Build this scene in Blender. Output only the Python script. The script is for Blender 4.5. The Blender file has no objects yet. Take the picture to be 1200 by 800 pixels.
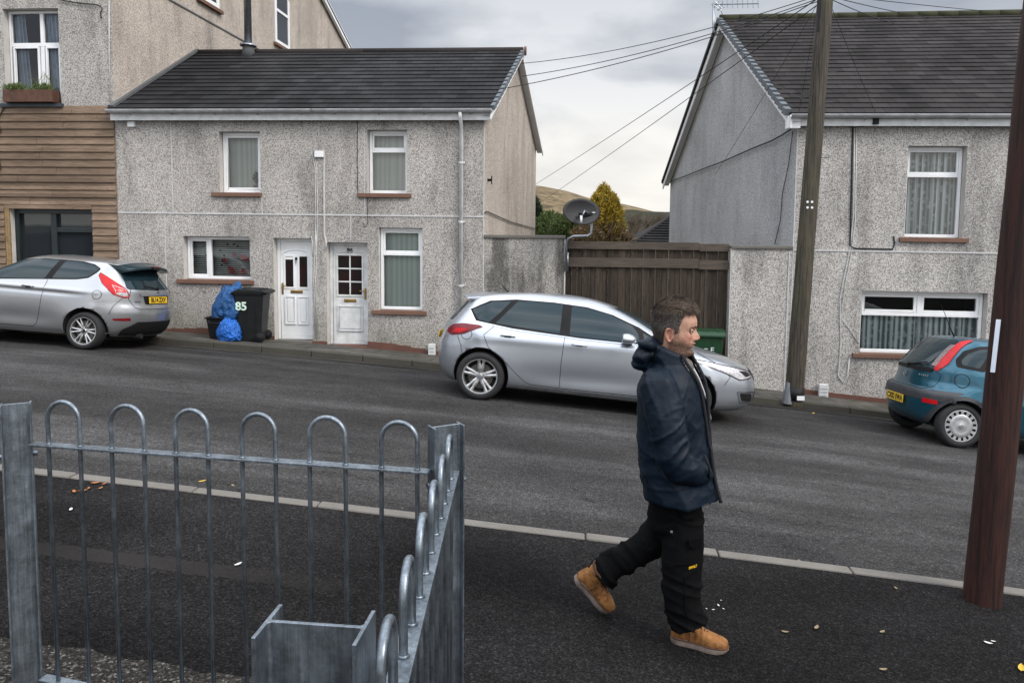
import bpy, bmesh, math, random
import numpy as np
from mathutils import Vector, Matrix, noise, geometry
random.seed(7)
PI = math.pi
scene = bpy.context.scene
col = scene.collection
# ---------------------------------------------------------------- camera constants
F, PY0, CZ = 860.0, 335.6, 2.2
YAW, PIT, ROLL = math.radians(5.3), math.radians(4.5), 0.009
CAMROT = Matrix.Rotation(YAW, 3, 'Z') @ Matrix.Rotation(PI/2-PIT, 3, 'X') @ Matrix.Rotation(ROLL, 3, 'Z')
CAM = Vector((0, 0, CZ))
FWD = Vector((-math.sin(YAW), math.cos(YAW), 0)); RGT = Vector((math.cos(YAW), math.sin(YAW), 0))
def ray(x, y): return CAMROT @ Vector(((x-600)/F, -(y-PY0)/F, -1.0))
def G(x, y):                       # terrain height of the sloping street
    xx = max(-14.0, min(14.0, x))
    h = 2.14+.052*(max(-12, min(y, 40))-3.75)+.079*(xx-.525)+.0015*(xx*xx-.28)+.028*max(0, min(y, 14.3)-10)
    return CZ-h
YF = 13.75                         # house fronts
def onY(x, y, Y=YF):
    r = ray(x, y); return CAM + r*(Y/r.y)
def onZc(x, y, d): return CAM + ray(x, y)*1.0*(d/ (ray(x, y).dot(FWD)))
def onG(x, y, dz=0.0):
    r = ray(x, y); t = 5.0
    for i in range(60):
        p = CAM+r*t; t = t*(CZ-(G(p.x, p.y)+dz))/(CZ-p.z)
    return CAM+r*t
def H(fwd, lat, z): # point by distance ahead / to the right of the viewer's axis
    v = FWD*fwd+RGT*lat; return Vector((v.x, v.y, z))
# ---------------------------------------------------------------- object helpers
ORG = {}
def tag(o, label=None, cat=None, group=None, kind=None):
    if label: o['label'] = label
    if cat: o['category'] = cat
    if group: o['group'] = group
    if kind: o['kind'] = kind
    return o
def thing(name, label, cat, loc=(0, 0, 0), rot=None, group=None, local=False):
    o = bpy.data.objects.new(name, None); col.objects.link(o); o.location = loc
    o.empty_display_size = .1
    if rot is not None: o.rotation_euler = rot
    ORG[o.name] = Vector((0, 0, 0)) if local else Vector(loc)
    return tag(o, label, cat, group)
class MB:
    def __init__(s): s.v = []; s.f = []; s.m = []; s.uv = {}
    def face(s, pts, m=0, uv=None):
        n = len(s.v); s.v += [Vector(p) for p in pts]; s.f.append(list(range(n, n+len(pts)))); s.m.append(m)
        if uv: s.uv[len(s.f)-1] = uv
    def add(s, verts, faces, m=0):
        n = len(s.v); s.v += [Vector(p) for p in verts]
        for f in faces: s.f.append([i+n for i in f]); s.m.append(m)
    def box(s, x0, x1, y0, y1, z0, z1, m=0, T=None):
        P = [Vector((x, y, z)) for z in (z0, z1) for y in (y0, y1) for x in (x0, x1)]
        if T: P = [T(p) for p in P]
        s.add(P, [(0, 2, 3, 1), (4, 5, 7, 6), (0, 1, 5, 4), (2, 6, 7, 3), (0, 4, 6, 2), (1, 3, 7, 5)], m)
    def bar(s, a, b, w, h, m=0, up=Vector((0, 0, 1))):       # box beam from a to b
        a = Vector(a); b = Vector(b); d = (b-a).normalized(); sd = d.cross(up)
        if sd.length < 1e-4: sd = Vector((1, 0, 0))
        sd.normalize(); u = sd.cross(d)
        P = [a+sd*i*w/2+u*j*h/2 for j in (-1, 1) for i in (-1, 1)]+[b+sd*i*w/2+u*j*h/2 for j in (-1, 1) for i in (-1, 1)]
        s.add(P, [(0, 1, 3, 2), (4, 6, 7, 5), (0, 4, 5, 1), (2, 3, 7, 6), (0, 2, 6, 4), (1, 5, 7, 3)], m)
    def tube(s, pts, r, n=8, m=0, cap=True, rs=None):
        pts = [Vector(p) for p in pts]; base = len(s.v); K = len(pts); u = None
        for i, p in enumerate(pts):
            d = (pts[min(i+1, K-1)]-pts[max(i-1, 0)]).normalized()
            if u is None: u = d.orthogonal().normalized()
            u = (u-d*u.dot(d)).normalized(); w = d.cross(u); rr = rs[i] if rs else r
            for k in range(n):
                a = 2*PI*k/n; s.v.append(p+(u*math.cos(a)+w*math.sin(a))*rr)
        for i in range(K-1):
            for k in range(n):
                k2 = (k+1) % n
                s.f.append([base+i*n+k, base+i*n+k2, base+(i+1)*n+k2, base+(i+1)*n+k]); s.m.append(m)
        if cap:
            s.f.append([base+k for k in range(n)][::-1]); s.m.append(m)
            s.f.append([base+(K-1)*n+k for k in range(n)]); s.m.append(m)
    def lathe(s, prof, n=32, m=0, T=None):        # prof: (r, h) pairs, axis z; T maps
        base = len(s.v)
        for r, h in prof:
            for k in range(n):
                a = 2*PI*k/n; p = Vector((r*math.cos(a), r*math.sin(a), h)); s.v.append(T(p) if T else p)
        for i in range(len(prof)-1):
            for k in range(n):
                k2 = (k+1) % n
                s.f.append([base+i*n+k, base+i*n+k2, base+(i+1)*n+k2, base+(i+1)*n+k]); s.m.append(m)
    def prism(s, poly, a, b, T, m=0):             # poly (u,v) extruded a..b, T(u,v,w)->point
        n = len(poly); P = [T(u, v, a) for u, v in poly]+[T(u, v, b) for u, v in poly]
        s.add(P, [list(range(n))[::-1], list(range(n, 2*n))]+[[i, (i+1) % n, n+(i+1) % n, n+i] for i in range(n)], m)
    def build(s, name, mats, parent=None, smooth=False, bevel=0, recalc=True, loc=None, weld=True):
        me = bpy.data.meshes.new(name)
        o0 = ORG.get(parent.name, Vector((0, 0, 0))) if parent else (Vector(loc) if loc is not None else Vector((0, 0, 0)))
        me.from_pydata([tuple(v-o0) for v in s.v], [], s.f)
        for mt in (mats if isinstance(mats, (list, tuple)) else [mats]): me.materials.append(mt)
        for i, p in enumerate(me.polygons): p.material_index = s.m[i]; p.use_smooth = smooth
        if s.uv:
            L = me.uv_layers.new(name='UVMap')
            for i, p in enumerate(me.polygons):
                if i in s.uv:
                    for li, uv in zip(p.loop_indices, s.uv[i]): L.data[li].uv = uv
        if recalc or weld:
            bm = bmesh.new(); bm.from_mesh(me)
            if weld: bmesh.ops.remove_doubles(bm, verts=bm.verts, dist=1e-5)
            if recalc: bmesh.ops.recalc_face_normals(bm, faces=bm.faces)
            bm.to_mesh(me); bm.free()
        o = bpy.data.objects.new(name, me); col.objects.link(o)
        if parent: o.parent = parent; ORG[o.name] = ORG.get(parent.name, Vector((0, 0, 0)))
        else:
            o.location = o0; ORG[o.name] = o0
        if bevel:
            b = o.modifiers.new('b', 'BEVEL'); b.width = bevel; b.segments = 2; b.limit_method = 'ANGLE'; b.angle_limit = .6
        return o
def copy_tree(o, parent=None):
    c = o.copy(); col.objects.link(c)
    ORG[c.name] = ORG.get(o.name, Vector((0, 0, 0)))
    if parent: c.parent = parent
    for ch in list(o.children): copy_tree(ch, c)
    return c
def evaluated(o):
    dg = bpy.context.evaluated_depsgraph_get(); dg.update()
    return bpy.data.meshes.new_from_object(o.evaluated_get(dg))
def bake(o):
    me = evaluated(o); o.modifiers.clear(); o.data = me; return o
# ---------------------------------------------------------------- materials
class NT:
    def __init__(s, name):
        s.m = bpy.data.materials.new(name); s.m.use_nodes = True; s.t = s.m.node_tree; s.n = s.t.nodes; s.l = s.t.links
        s.b = s.n['Principled BSDF']
    def node(s, t, **k):
        n = s.n.new(t)
        for a, b in k.items(): setattr(n, a, b)
        return n
    def set(s, node, **k):
        for a, b in k.items(): s.put(node.inputs[a.replace('_', ' ')], b)
    def put(s, inp, v):
        if isinstance(v, bpy.types.NodeSocket): s.l.new(v, inp)
        elif isinstance(v, (tuple, list)) and len(v) == 3 and inp.type == 'RGBA': inp.default_value = (*v, 1)
        else: inp.default_value = v
    def coord(s, kind='Object', scale=(1, 1, 1), loc=(0, 0, 0)):
        if kind == 'World': o = s.node('ShaderNodeNewGeometry').outputs['Position']
        else: o = s.node('ShaderNodeTexCoord').outputs[kind]
        mp = s.node('ShaderNodeMapping'); s.l.new(o, mp.inputs[0]); mp.inputs['Scale'].default_value = scale
        mp.inputs['Location'].default_value = loc
        return mp.outputs[0]
    def noise(s, vec, scale, detail=4, rough=.55, dist=0):
        n = s.node('ShaderNodeTexNoise'); s.l.new(vec, n.inputs['Vector']); n.inputs['Scale'].default_value = scale
        n.inputs['Detail'].default_value = detail; n.inputs['Roughness'].default_value = rough; n.inputs['Distortion'].default_value = dist
        return n.outputs['Fac']
    def vor(s, vec, scale, out='Color', feat='F1'):
        n = s.node('ShaderNodeTexVoronoi', feature=feat); s.l.new(vec, n.inputs['Vector']); n.inputs['Scale'].default_value = scale
        return n.outputs[out]
    def ramp(s, fac, stops, interp='LINEAR'):
        n = s.node('ShaderNodeValToRGB'); s.l.new(fac, n.inputs[0]); cr = n.color_ramp; cr.interpolation = interp
        while len(cr.elements) < len(stops): cr.elements.new(.5)
        for e, (p, c) in zip(cr.elements, stops):
            e.position = p; e.color = (*c, 1) if isinstance(c, (tuple, list)) else (c, c, c, 1)
        return n.outputs[0]
    def mix(s, fac, a, b, mode='MIX'):
        n = s.node('ShaderNodeMix', data_type='RGBA', blend_type=mode)
        s.put(n.inputs[0], fac); s.put(n.inputs[6], a); s.put(n.inputs[7], b); return n.outputs[2]
    def math(s, op, a, b=0.0, clamp=False):
        n = s.node('ShaderNodeMath', operation=op, use_clamp=clamp); s.put(n.inputs[0], a); s.put(n.inputs[1], b); return n.outputs[0]
    def sep(s, vec):
        n = s.node('ShaderNodeSeparateXYZ'); s.l.new(vec, n.inputs[0]); return n.outputs
    def bump(s, h, strength=.3, dist=.01, normal=None):
        n = s.node('ShaderNodeBump'); s.l.new(h, n.inputs['Height']); n.inputs['Strength'].default_value = strength
        n.inputs['Distance'].default_value = dist
        if normal: s.l.new(normal, n.inputs['Normal'])
        s.l.new(n.outputs[0], s.b.inputs['Normal']); return n.outputs[0]
    def base(s, color=None, rough=.6, metal=0, spec=.5, coat=0):
        if color is not None: s.put(s.b.inputs['Base Color'], color)
        s.put(s.b.inputs['Roughness'], rough); s.put(s.b.inputs['Metallic'], metal); s.put(s.b.inputs['Specular IOR Level'], spec)
        if coat: s.b.inputs['Coat Weight'].default_value = coat; s.b.inputs['Coat Roughness'].default_value = .03
        return s.m
def simple(name, c, rough=.6, metal=0, var=.25, scale=6, bump=0, bscale=60, spec=.5, coat=0):
    t = NT(name); v = t.coord('Object')
    f = t.noise(v, scale, 5, .6); d = tuple(x*(1-var) for x in c); e = tuple(min(1, x*(1+var)) for x in c)
    t.base(t.ramp(f, [(.3, d), (.7, e)]), rough, metal, spec, coat)
    if bump: t.bump(t.noise(v, bscale, 4), bump, .004)
    return t.m
M = {}
def pebble(name, tint=(1, 1, 1), lo=.18, hi=.70, seed=0, basez=0, streak=.30):
    t = NT(name); v = t.coord('World', loc=(seed, 0, seed))
    p1 = t.vor(v, 84); sp = t.node('ShaderNodeSeparateColor'); t.l.new(p1, sp.inputs[0])
    n1 = t.noise(v, 62, 3, .75)
    f = t.math('ADD', t.math('MULTIPLY', sp.outputs[0], .45), t.math('MULTIPLY', n1, .75))
    c = t.ramp(f, [(.40, (lo*tint[0], lo*tint[1], lo*tint[2])), (.49, (.34*tint[0], .328*tint[1], .312*tint[2])), (.60, (.50*tint[0], .487*tint[1], .468*tint[2])), (.80, (hi*tint[0], hi*tint[1], hi*.97*tint[2]))])
    vs = t.coord('World', scale=(1.6, 1.6, .35), loc=(seed, 0, 0))
    st = t.ramp(t.noise(vs, 1.3, 5, .65), [(.34 if streak < .6 else .43, 1-streak), (.50 if streak < .6 else .56, 1), (.8, 1.06)])
    c = t.mix(1, c, st, 'MULTIPLY')
    b2 = t.ramp(t.noise(v, .55, 4, .6), [(.35, .82), (.65, 1.08)])
    c = t.mix(1, c, b2, 'MULTIPLY')
    # damp, algae-stained foot of the wall (follows the street)
    z = t.sep(v); g = t.math('ADD', t.math('MULTIPLY', z[0], .079), z[2])
    g = t.math('ADD', g, t.math('MULTIPLY', t.noise(v, 2.5, 4), .9))
    al = t.ramp(g, [(.0, 1), (1, 0)]); al2 = t.math('SUBTRACT', basez+.62, g); al2 = t.math('MULTIPLY', al2, 1.8, True)
    c = t.mix(t.math('MULTIPLY', al2, .75), c, t.mix(.5, c, (.10, .105, .06)), 'MIX')
    t.base(c, .9, 0, .2)
    h = t.vor(v, 78, 'Distance'); h = t.math('SUBTRACT', 1.0, h)
    t.bump(t.math('ADD', h, n1), .55, .012)
    return t.m
M['peb1'] = pebble('pebbledash_grey', (.86, .825, .80)); M['pebs'] = pebble('streaked_pebbledash', (.80, .77, .73), .2, .66, 31, 0, .62); M['peb2'] = pebble('pebbledash_grey_two', (.87, .84, .82), .18, .70, 5)
M['peb3'] = pebble('pebbledash_pale', (.90, .872, .856), .18, .74, 11, -.3)
M['peb_lit'] = pebble('pebbledash_warm_lit', (.98, .88, .80), .22, .64, 3, -9, .25)  # same grey render; warm light on right-facing walls is put into the tint
M['peb_shade'] = pebble('pebbledash_cool_shade', (.86, .885, .94), .24, .62, 23, -9, .14)  # bluish shade of the left-facing gable is painted into the colour
def render_flat(name, c):
    t = NT(name); v = t.coord('World'); f = t.noise(v, 3, 6, .7); f2 = t.noise(v, 60, 3)
    t.base(t.mix(.35, t.ramp(f, [(.3, tuple(x*.65 for x in c)), (.7, c)]), t.ramp(f2, [(.3, tuple(x*.7 for x in c)), (.7, c)])), .85, 0, .2); t.bump(f2, .3, .004); return t.m
M['reveal'] = render_flat('painted_reveal', (.62, .60, .57)); M['plinth'] = render_flat('red_plinth', (.15, .075, .058))
M['sill'] = render_flat('terracotta_sill', (.20, .115, .085)); M['bead'] = render_flat('render_bead', (.62, .62, .62)); M['coping'] = render_flat('stone_coping', (.17, .16, .145))
M['upvc'] = simple('white_upvc', (.80, .81, .82), .35, 0, .06, 3); M['upvc_old'] = simple('weathered_white_upvc', (.62, .63, .63), .45, 0, .18, 6)
M['gutter'] = simple('grey_gutter_plastic', (.36, .37, .38), .4, 0, .3, 5); M['black'] = simple('black_plastic', (.010, .010, .011), .6, 0, .3, 8, 0, 60, .25)
M['cable_k'] = simple('black_cable', (.012, .012, .012), .6); M['cable_w'] = simple('white_cable', (.55, .55, .54), .5, 0, .2)
M['brass'] = simple('brass', (.45, .30, .10), .3, .9, .2); M['steel'] = simple('grey_steel', (.30, .32, .35), .35, .8, .2)
M['lead'] = render_flat('lead_flashing', (.12, .125, .13))
def glassmat(name, c=(.02, .024, .028), rough=.03, alpha=1):
    t = NT(name); v = t.coord('World'); n = t.noise(v, 1.2, 2)
    t.base(c, rough, 0, .6); t.bump(n, .02, .02); return t.m
M['glass'] = glassmat('dark_window_glass')
def pane():
    t = NT('clear_window_glass'); t.base((1, 1, 1), .0, 0, .5); t.b.inputs['Alpha'].default_value = .25
    g = t.node('ShaderNodeBsdfGlossy'); g.inputs['Roughness'].default_value = .02; tr = t.node('ShaderNodeBsdfTransparent'); tr.inputs[0].default_value = (.93, .96, .95, 1)
    fr = t.node('ShaderNodeFresnel'); fr.inputs[0].default_value = 1.55; mx = t.node('ShaderNodeMixShader')
    f = t.math('ADD', t.math('MULTIPLY', fr.outputs[0], 1.0), .03, True)
    t.l.new(f, mx.inputs[0]); t.l.new(tr.outputs[0], mx.inputs[1]); t.l.new(g.outputs[0], mx.inputs[2])
    t.l.new(mx.outputs[0], t.n['Material Output'].inputs[0]); return t.m
M['pane'] = pane()
def tiles(name, c, moss=.0):
    t = NT(name); v = t.coord('UV'); w = t.coord('World')
    s = t.sep(v)
    # each tile by course (v) and width (u)
    row = t.math('FLOOR', s[1]); uu = t.math('ADD', s[0], t.math('MULTIPLY', t.math('MODULO', row, 2.0), .5))
    cu = t.math('FLOOR', uu); cmb = t.node('ShaderNodeCombineXYZ'); t.put(cmb.inputs[0], cu); t.put(cmb.inputs[1], row)
    wn = t.node('ShaderNodeTexWhiteNoise', noise_dimensions='2D'); t.l.new(cmb.outputs[0], wn.inputs[0])
    fr = t.math('FRACT', uu); gap = t.ramp(fr, [(0, 0.35), (.035, 1), (.965, 1), (1, .35)])
    k = t.ramp(wn.outputs[0], [(0, tuple(x*.72 for x in c)), (1, tuple(x*1.3 for x in c))])
    st = t.ramp(t.noise(t.coord('World', scale=(.8, .5, .5)), .9, 5, .6), [(.3, .65), (.52, 1), (.75, 1.55)])
    k = t.mix(1, k, st, 'MULTIPLY'); k = t.mix(1, k, gap, 'MULTIPLY')
    if moss:
        mf = t.ramp(t.noise(w, 5, 6, .7), [(.58, 0), (.72, 1)]); k = t.mix(t.math('MULTIPLY', mf, moss), k, (.06, .07, .02))
    t.base(k, .85, 0, .12); t.bump(t.noise(w, 90, 3), .3, .004); return t.m
M['tile_l'] = tiles('slate_grey_roof_tiles', (.022, .022, .024), .1); M['tile_r'] = tiles('brown_grey_roof_tiles', (.030, .027, .027), .12)
M['moss'] = render_flat('mossy_ridge', (.045, .048, .026)); M['ridge'] = render_flat('ridge_tile', (.035, .03, .03)); M['verge'] = render_flat('verge_tile', (.16, .18, .20))
def timber(name, c, axis='x', var=.5, board=.1, rough=.8):
    t = NT(name); sc = (1.2, 14, 14) if axis == 'x' else (14, 14, 1.2)
    v = t.coord('World', scale=sc); w = t.coord('World')
    g = t.noise(v, 3.2, 6, .65, .6); k = t.ramp(g, [(.25, tuple(x*(1-var) for x in c)), (.5, c), (.78, tuple(x*(1+var*.7) for x in c))])
    kn = t.ramp(t.vor(w, 5.5, 'Distance'), [(.04, .35), (.11, 1)]); k = t.mix(.8, k, kn, 'MULTIPLY')
    s = t.sep(w); b = t.math('FLOOR', t.math('DIVIDE', s[2] if axis == 'x' else s[0], board))
    wn = t.node('ShaderNodeTexWhiteNoise', noise_dimensions='1D'); t.l.new(b, wn.inputs['W'])
    k = t.mix(1, k, t.ramp(wn.outputs[0], [(0, .66), (1, 1.22)]), 'MULTIPLY')
    big = t.ramp(t.noise(w, .9, 4), [(.35, .8), (.7, 1.15)]); k = t.mix(1, k, big, 'MULTIPLY')
    t.base(k, rough, 0, .25); t.bump(g, .4, .005); return t.m
M['clad'] = timber('larch_cladding', (.205, .145, .102), 'x', .55, .148)
M['gatewood'] = timber('weathered_fence_boards', (.050, .038, .028), 'z', .8, .118); M['gaterail'] = timber('weathered_fence_rail', (.075, .06, .048), 'x', .5, .5)
def pole_mat(name, c, c2, gr=0):
    t = NT(name); v = t.coord('Object', scale=(9, 9, .7)); w = t.coord('Object')
    g = t.noise(v, 4, 7, .7, 1.2); k = t.ramp(g, [(.3, c2), (.55, c), (.8, tuple(x*1.5 for x in c))])
    cr = t.ramp(t.noise(t.coord('Object', scale=(16, 16, .4)), 3, 3, .5), [(.42, .25), (.5, 1)]); k = t.mix(.7, k, cr, 'MULTIPLY')
    if gr: k = t.mix(t.math('MULTIPLY', t.ramp(t.noise(w, 1.3, 4), [(.42, 0), (.6, 1)]), gr), k, (.085, .085, .035))
    t.base(k, .7, 0, .35); t.bump(g, .6, .01); return t.m
M['pole_tel'] = pole_mat('old_pole_timber', (.075, .062, .048), (.020, .017, .015), .25); M['pole_red'] = pole_mat('dark_red_pole_timber', (.036, .0115, .008), (.012, .005, .004))
def galv(name, c=(.22, .255, .29)):
    t = NT(name); v = t.coord('Object'); a = t.vor(v, 140); sp = t.node('ShaderNodeSeparateColor'); t.l.new(a, sp.inputs[0]); n = t.noise(v, 12, 6, .7)
    f = t.math('ADD', t.math('MULTIPLY', sp.outputs[0], .10), t.math('MULTIPLY', n, .9))
    k = t.ramp(f, [(.25, tuple(x*.55 for x in c)), (.5, c), (.75, tuple(min(1, x*1.5) for x in c))])
    rust = t.ramp(t.noise(v, 7, 7, .75), [(.72, 0), (.80, 1)]); k = t.mix(t.math('MULTIPLY', rust, .5), k, (.13, .07, .04))
    sp2 = t.ramp(t.noise(v, 60, 4, .8), [(.72, 0), (.78, 1)]); k = t.mix(t.math('MULTIPLY', sp2, .6), k, (.10, .055, .03)); dr = t.ramp(t.noise(t.coord('Object', scale=(30, 30, 1.5)), 3, 4, .7), [(.35, .7), (.65, 1.2)]); k = t.mix(1, k, dr, 'MULTIPLY')
    t.base(k, t.ramp(n, [(.3, .34), (.7, .52)]), .85, .5); t.bump(n, .25, .003); return t.m
M['galv'] = galv('galvanised_steel')
# tarmac
def tarmac(name, c=(.035, .035, .037), worn=.0, spk=1.0, seed=0, patches=None, sp_=.10, hi=.10):
    t = NT(name); v = t.coord('World', loc=(seed, seed, 0))
    ag = t.vor(v, 130); sp = t.node('ShaderNodeSeparateColor'); t.l.new(ag, sp.inputs[0])
    k = t.ramp(sp.outputs[0], [(0, tuple(x*.55 for x in c)), (.6, c), (.93, tuple(x*1.7 for x in c)), (1, (hi, hi, hi))])
    k = t.mix(1, k, t.ramp(t.noise(v, 34, 4, .8), [(.32, .62), (.6, 1.15), (.8, 1.5)]), 'MULTIPLY')
    wn = t.noise(t.coord('World', scale=(.14, 1.0, 1), loc=(seed, 0, 0)), 1.1, 4, .6)
    k = t.mix(1, k, t.ramp(wn, [(.3, 1-.35*worn-.12), (.5, 1), (.66, 1.2+.9*worn)]), 'MULTIPLY')
    k = t.mix(1, k, t.ramp(t.noise(v, .8, 5, .65), [(.3, .78), (.7, 1.25)]), 'MULTIPLY')
    # scattered pale grit, gum and leaf scraps
    sc = t.vor(v, 4.2, 'Distance'); n9 = t.noise(v, 7, 2)
    lim = t.math('MULTIPLY', t.ramp(n9, [(.5, 0), (.75, 1)]), .034*spk)
    gm = t.math('LESS_THAN', sc, lim); k = t.mix(t.math('MULTIPLY', gm, .85), k, (.42, .42, .40))
    sc2 = t.vor(v, 11, 'Distance'); lim2 = t.math('MULTIPLY', t.ramp(t.noise(v, 2.1, 2), [(.5, 0), (.72, 1)]), .05*spk)
    k = t.mix(t.math('MULTIPLY', t.math('LESS_THAN', sc2, lim2), .7), k, (.25, .24, .22))
    if patches: k = patches(t, v, k)
    t.base(k, t.ramp(t.noise(v, 2, 4), [(.3, .74), (.7, .92)]), 0, sp_)
    t.bump(t.math('ADD', sp.outputs[0], t.noise(v, 60, 3)), .5, .006); return t.m
def crack(t, v, k):
    d = t.noise(v, .9, 4, .6); c = t.math('ABSOLUTE', t.math('SUBTRACT', t.noise(t.coord('World', scale=(.35, 1.1, 1), loc=(3, 1, 0)), 1.4, 5, .6), .5))
    return t.mix(t.math('MULTIPLY', t.math('LESS_THAN', c, .0035), .55), k, (.01, .01, .01))
M['road'] = tarmac('road_tarmac', (.040, .0385, .038), .55, 1.0, 0, crack)
def strip(t, v, k):
    w = t.coord('World'); s = t.sep(w); y = t.math('ADD', s[1], t.math('MULTIPLY', t.noise(t.coord('World', scale=(1, 4, 1)), 9, 4, .7), .10))
    a = t.math('GREATER_THAN', y, STRIP[0]+.05); b_ = t.math('LESS_THAN', y, STRIP[1]+.05); m_ = t.math('MULTIPLY', t.math('MULTIPLY', a, b_), t.math('MULTIPLY', t.math('SUBTRACT', -1.0, s[0]), .8, True))
    k = t.mix(t.math('MULTIPLY', m_, .75), k, (.026, .024, .023))
    sh = t.ramp(t.noise(w, .55, 3), [(.4, .75), (.6, 1.2)]); return t.mix(1, k, sh, 'MULTIPLY')
STRIP = (onG(100, 656, .05).y, onG(100, 641, .05).y)
M['path'] = tarmac('path_tarmac', (.0135, .0127, .0128), .1, .5, 9, strip, .04, .035)
M['joint'] = tarmac('old_tarmac_strip', (.017, .016, .0155), .2, 1.0, 4, None, .22, .06)
M['gutterdirt'] = tarmac('gutter_dirt', (.030, .029, .026), .5, 1.2, 14)
def slabs():
    t = NT('pavement_slabs'); v = t.coord('World'); br = t.node('ShaderNodeTexBrick'); t.l.new(v, br.inputs[0]); br.offset = .5
    br.inputs['Scale'].default_value = 1; br.inputs['Brick Width'].default_value = .75; br.inputs['Row Height'].default_value = .62; br.inputs['Mortar Size'].default_value = .012
    br.inputs['Color1'].default_value = (.075, .070, .062, 1); br.inputs['Color2'].default_value = (.115, .105, .095, 1); br.inputs['Mortar'].default_value = (.02, .025, .012, 1)
    k = t.mix(1, br.outputs[0], t.ramp(t.noise(v, 2.5, 6, .7), [(.3, .45), (.7, 1.3)]), 'MULTIPLY')
    k = t.mix(t.ramp(t.noise(v, 1.7, 5, .7), [(.54, 0), (.66, .75)]), k, (.035, .042, .015)); t.base(k, .8, 0, .3); t.bump(t.noise(v, 60, 4), .4, .005); return t.m
M['slab'] = slabs(); M['kerb'] = render_flat('kerb_concrete', (.185, .172, .155)); M['kerb_dark'] = render_flat('mossy_kerb_stone', (.078, .073, .060))
def gravel():
    t = NT('gravel_earth'); v = t.coord('World'); a = t.vor(v, 95); sp = t.node('ShaderNodeSeparateColor'); t.l.new(a, sp.inputs[0])
    k = t.ramp(sp.outputs[0], [(0, (.010, .009, .008)), (.6, (.030, .026, .022)), (.9, (.075, .07, .06)), (1, (.20, .19, .17))]); t.base(k, .9, 0, .2)
    t.bump(t.vor(v, 95, 'Distance'), .8, .02); return t.m
M['gravel'] = gravel()
# ---------------------------------------------------------------- setting: ground
def sheet(name, xs, ys, zf, mt, inside=None, loc=None):
    b = MB(); nx, ny = len(xs), len(ys)
    V = [(x, y(x) if callable(y) else y) for y in ys for x in xs]
    b.v = [Vector((x, y, zf(x, y))) for x, y in V]
    for j in range(ny-1):
        for i in range(nx-1): b.f.append([j*nx+i, j*nx+i+1, (j+1)*nx+i+1, (j+1)*nx+i]); b.m.append(0)
    o = b.build(name, mt, recalc=True, weld=False); o['kind'] = 'structure'; return o
def rng(a, b, s): n = max(1, int(round((b-a)/s))); return [a+(b-a)*i/n for i in range(n+1)]
KN, KF = 4.93, 12.35
def groundz(x, y):
    z = G(x, y)-.03
    d = max(0, y-16)
    z -= 8*(1-math.exp(-(d/60)**2))
    return z
gx = [-3000, -1200, -500, -200, -90, -50, -30]+rng(-20, 20, 1)+[30, 50, 90, 200, 500, 1200, 3000]
gy = [-600, -150, -60, -30]+rng(-14, 24, 1)+[30, 40, 55, 80, 120, 200, 400, 900, 3000]
t = NT('rough_ground'); v = t.coord('World'); t.base(t.ramp(t.noise(v, .5, 6), [(.3, (.03, .035, .018)), (.7, (.07, .06, .035))]), .9); M['earth'] = t.m
sheet('ground', gx, gy, lambda x, y: groundz(x, y)-.16, M['earth'])
sheet('road', rng(-30, 30, 1), [KN+.060]+rng(5.2, 12.2, .5)+[KF-.0], lambda x, y: G(x, y)+.004*math.sin(x*2.1+y), M['road'])
sheet('gutter', rng(-30, 30, 1), [KF-.30, KF-.15, KF-.001], lambda x, y: G(x, y)+.009, M['gutterdirt'])
sheet('path', rng(-30, 30, 1), [-12]+rng(-3, KN-.042, .5), lambda x, y: G(x, y)+.05, M['path'])
sheet('pavement', rng(-30, 30, 1), [KF+.12]+rng(12.6, 13.6, .25)+[YF+.1], lambda x, y: G(x, y)+.1, M['slab'])
gp = [onG(-150, 730, .05), onG(0, 748, .05), onG(100, 762, .05), onG(300, 797, .05), onG(420, 830, .05)]
def gedge(x):
    P = [(p.x, p.y) for p in gp]
    if x <= P[0][0]: return P[0][1]
    for (a, b), (c, d) in zip(P, P[1:]):
        if a <= x <= c: return b+(d-b)*(x-a)/(c-a)+.012*math.sin(x*17)+.01*math.sin(x*41)
    return P[-1][1]
sheet('gravel', rng(-4, gp[-1].x, .05), [-2]+[-1, 0, 1]+[lambda x: gedge(x)], lambda x, y: G(x, y)+.054, M['gravel'])
# kerbs: individual stones in one run each
def kerb(name, y0, w, zt, zb, L, mt, x0, x1, seed):
    b = MB(); R = random.Random(seed); x = x0
    while x < x1:
        l = L*(1+R.uniform(-.05, .05)); dz = R.uniform(-.004, .004); dy = R.uniform(-.006, .006)
        def T(p): return Vector((p.x, p.y+dy, p.z+G(p.x, y0)+dz))
        b.box(x+.006, x+l-.004, y0, y0+w, zb, zt, 0, T); x += l
    o = b.build(name, mt, bevel=.012); o['kind'] = 'structure'; return o
kerb('near_kerb', KN-.04, .098, .060, -.1, .915, M['kerb'], -22, 22, 3)
kerb('far_kerb', KF, .14, .11, -.1, .915, M['kerb_dark'], -24, 24, 4)
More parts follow.
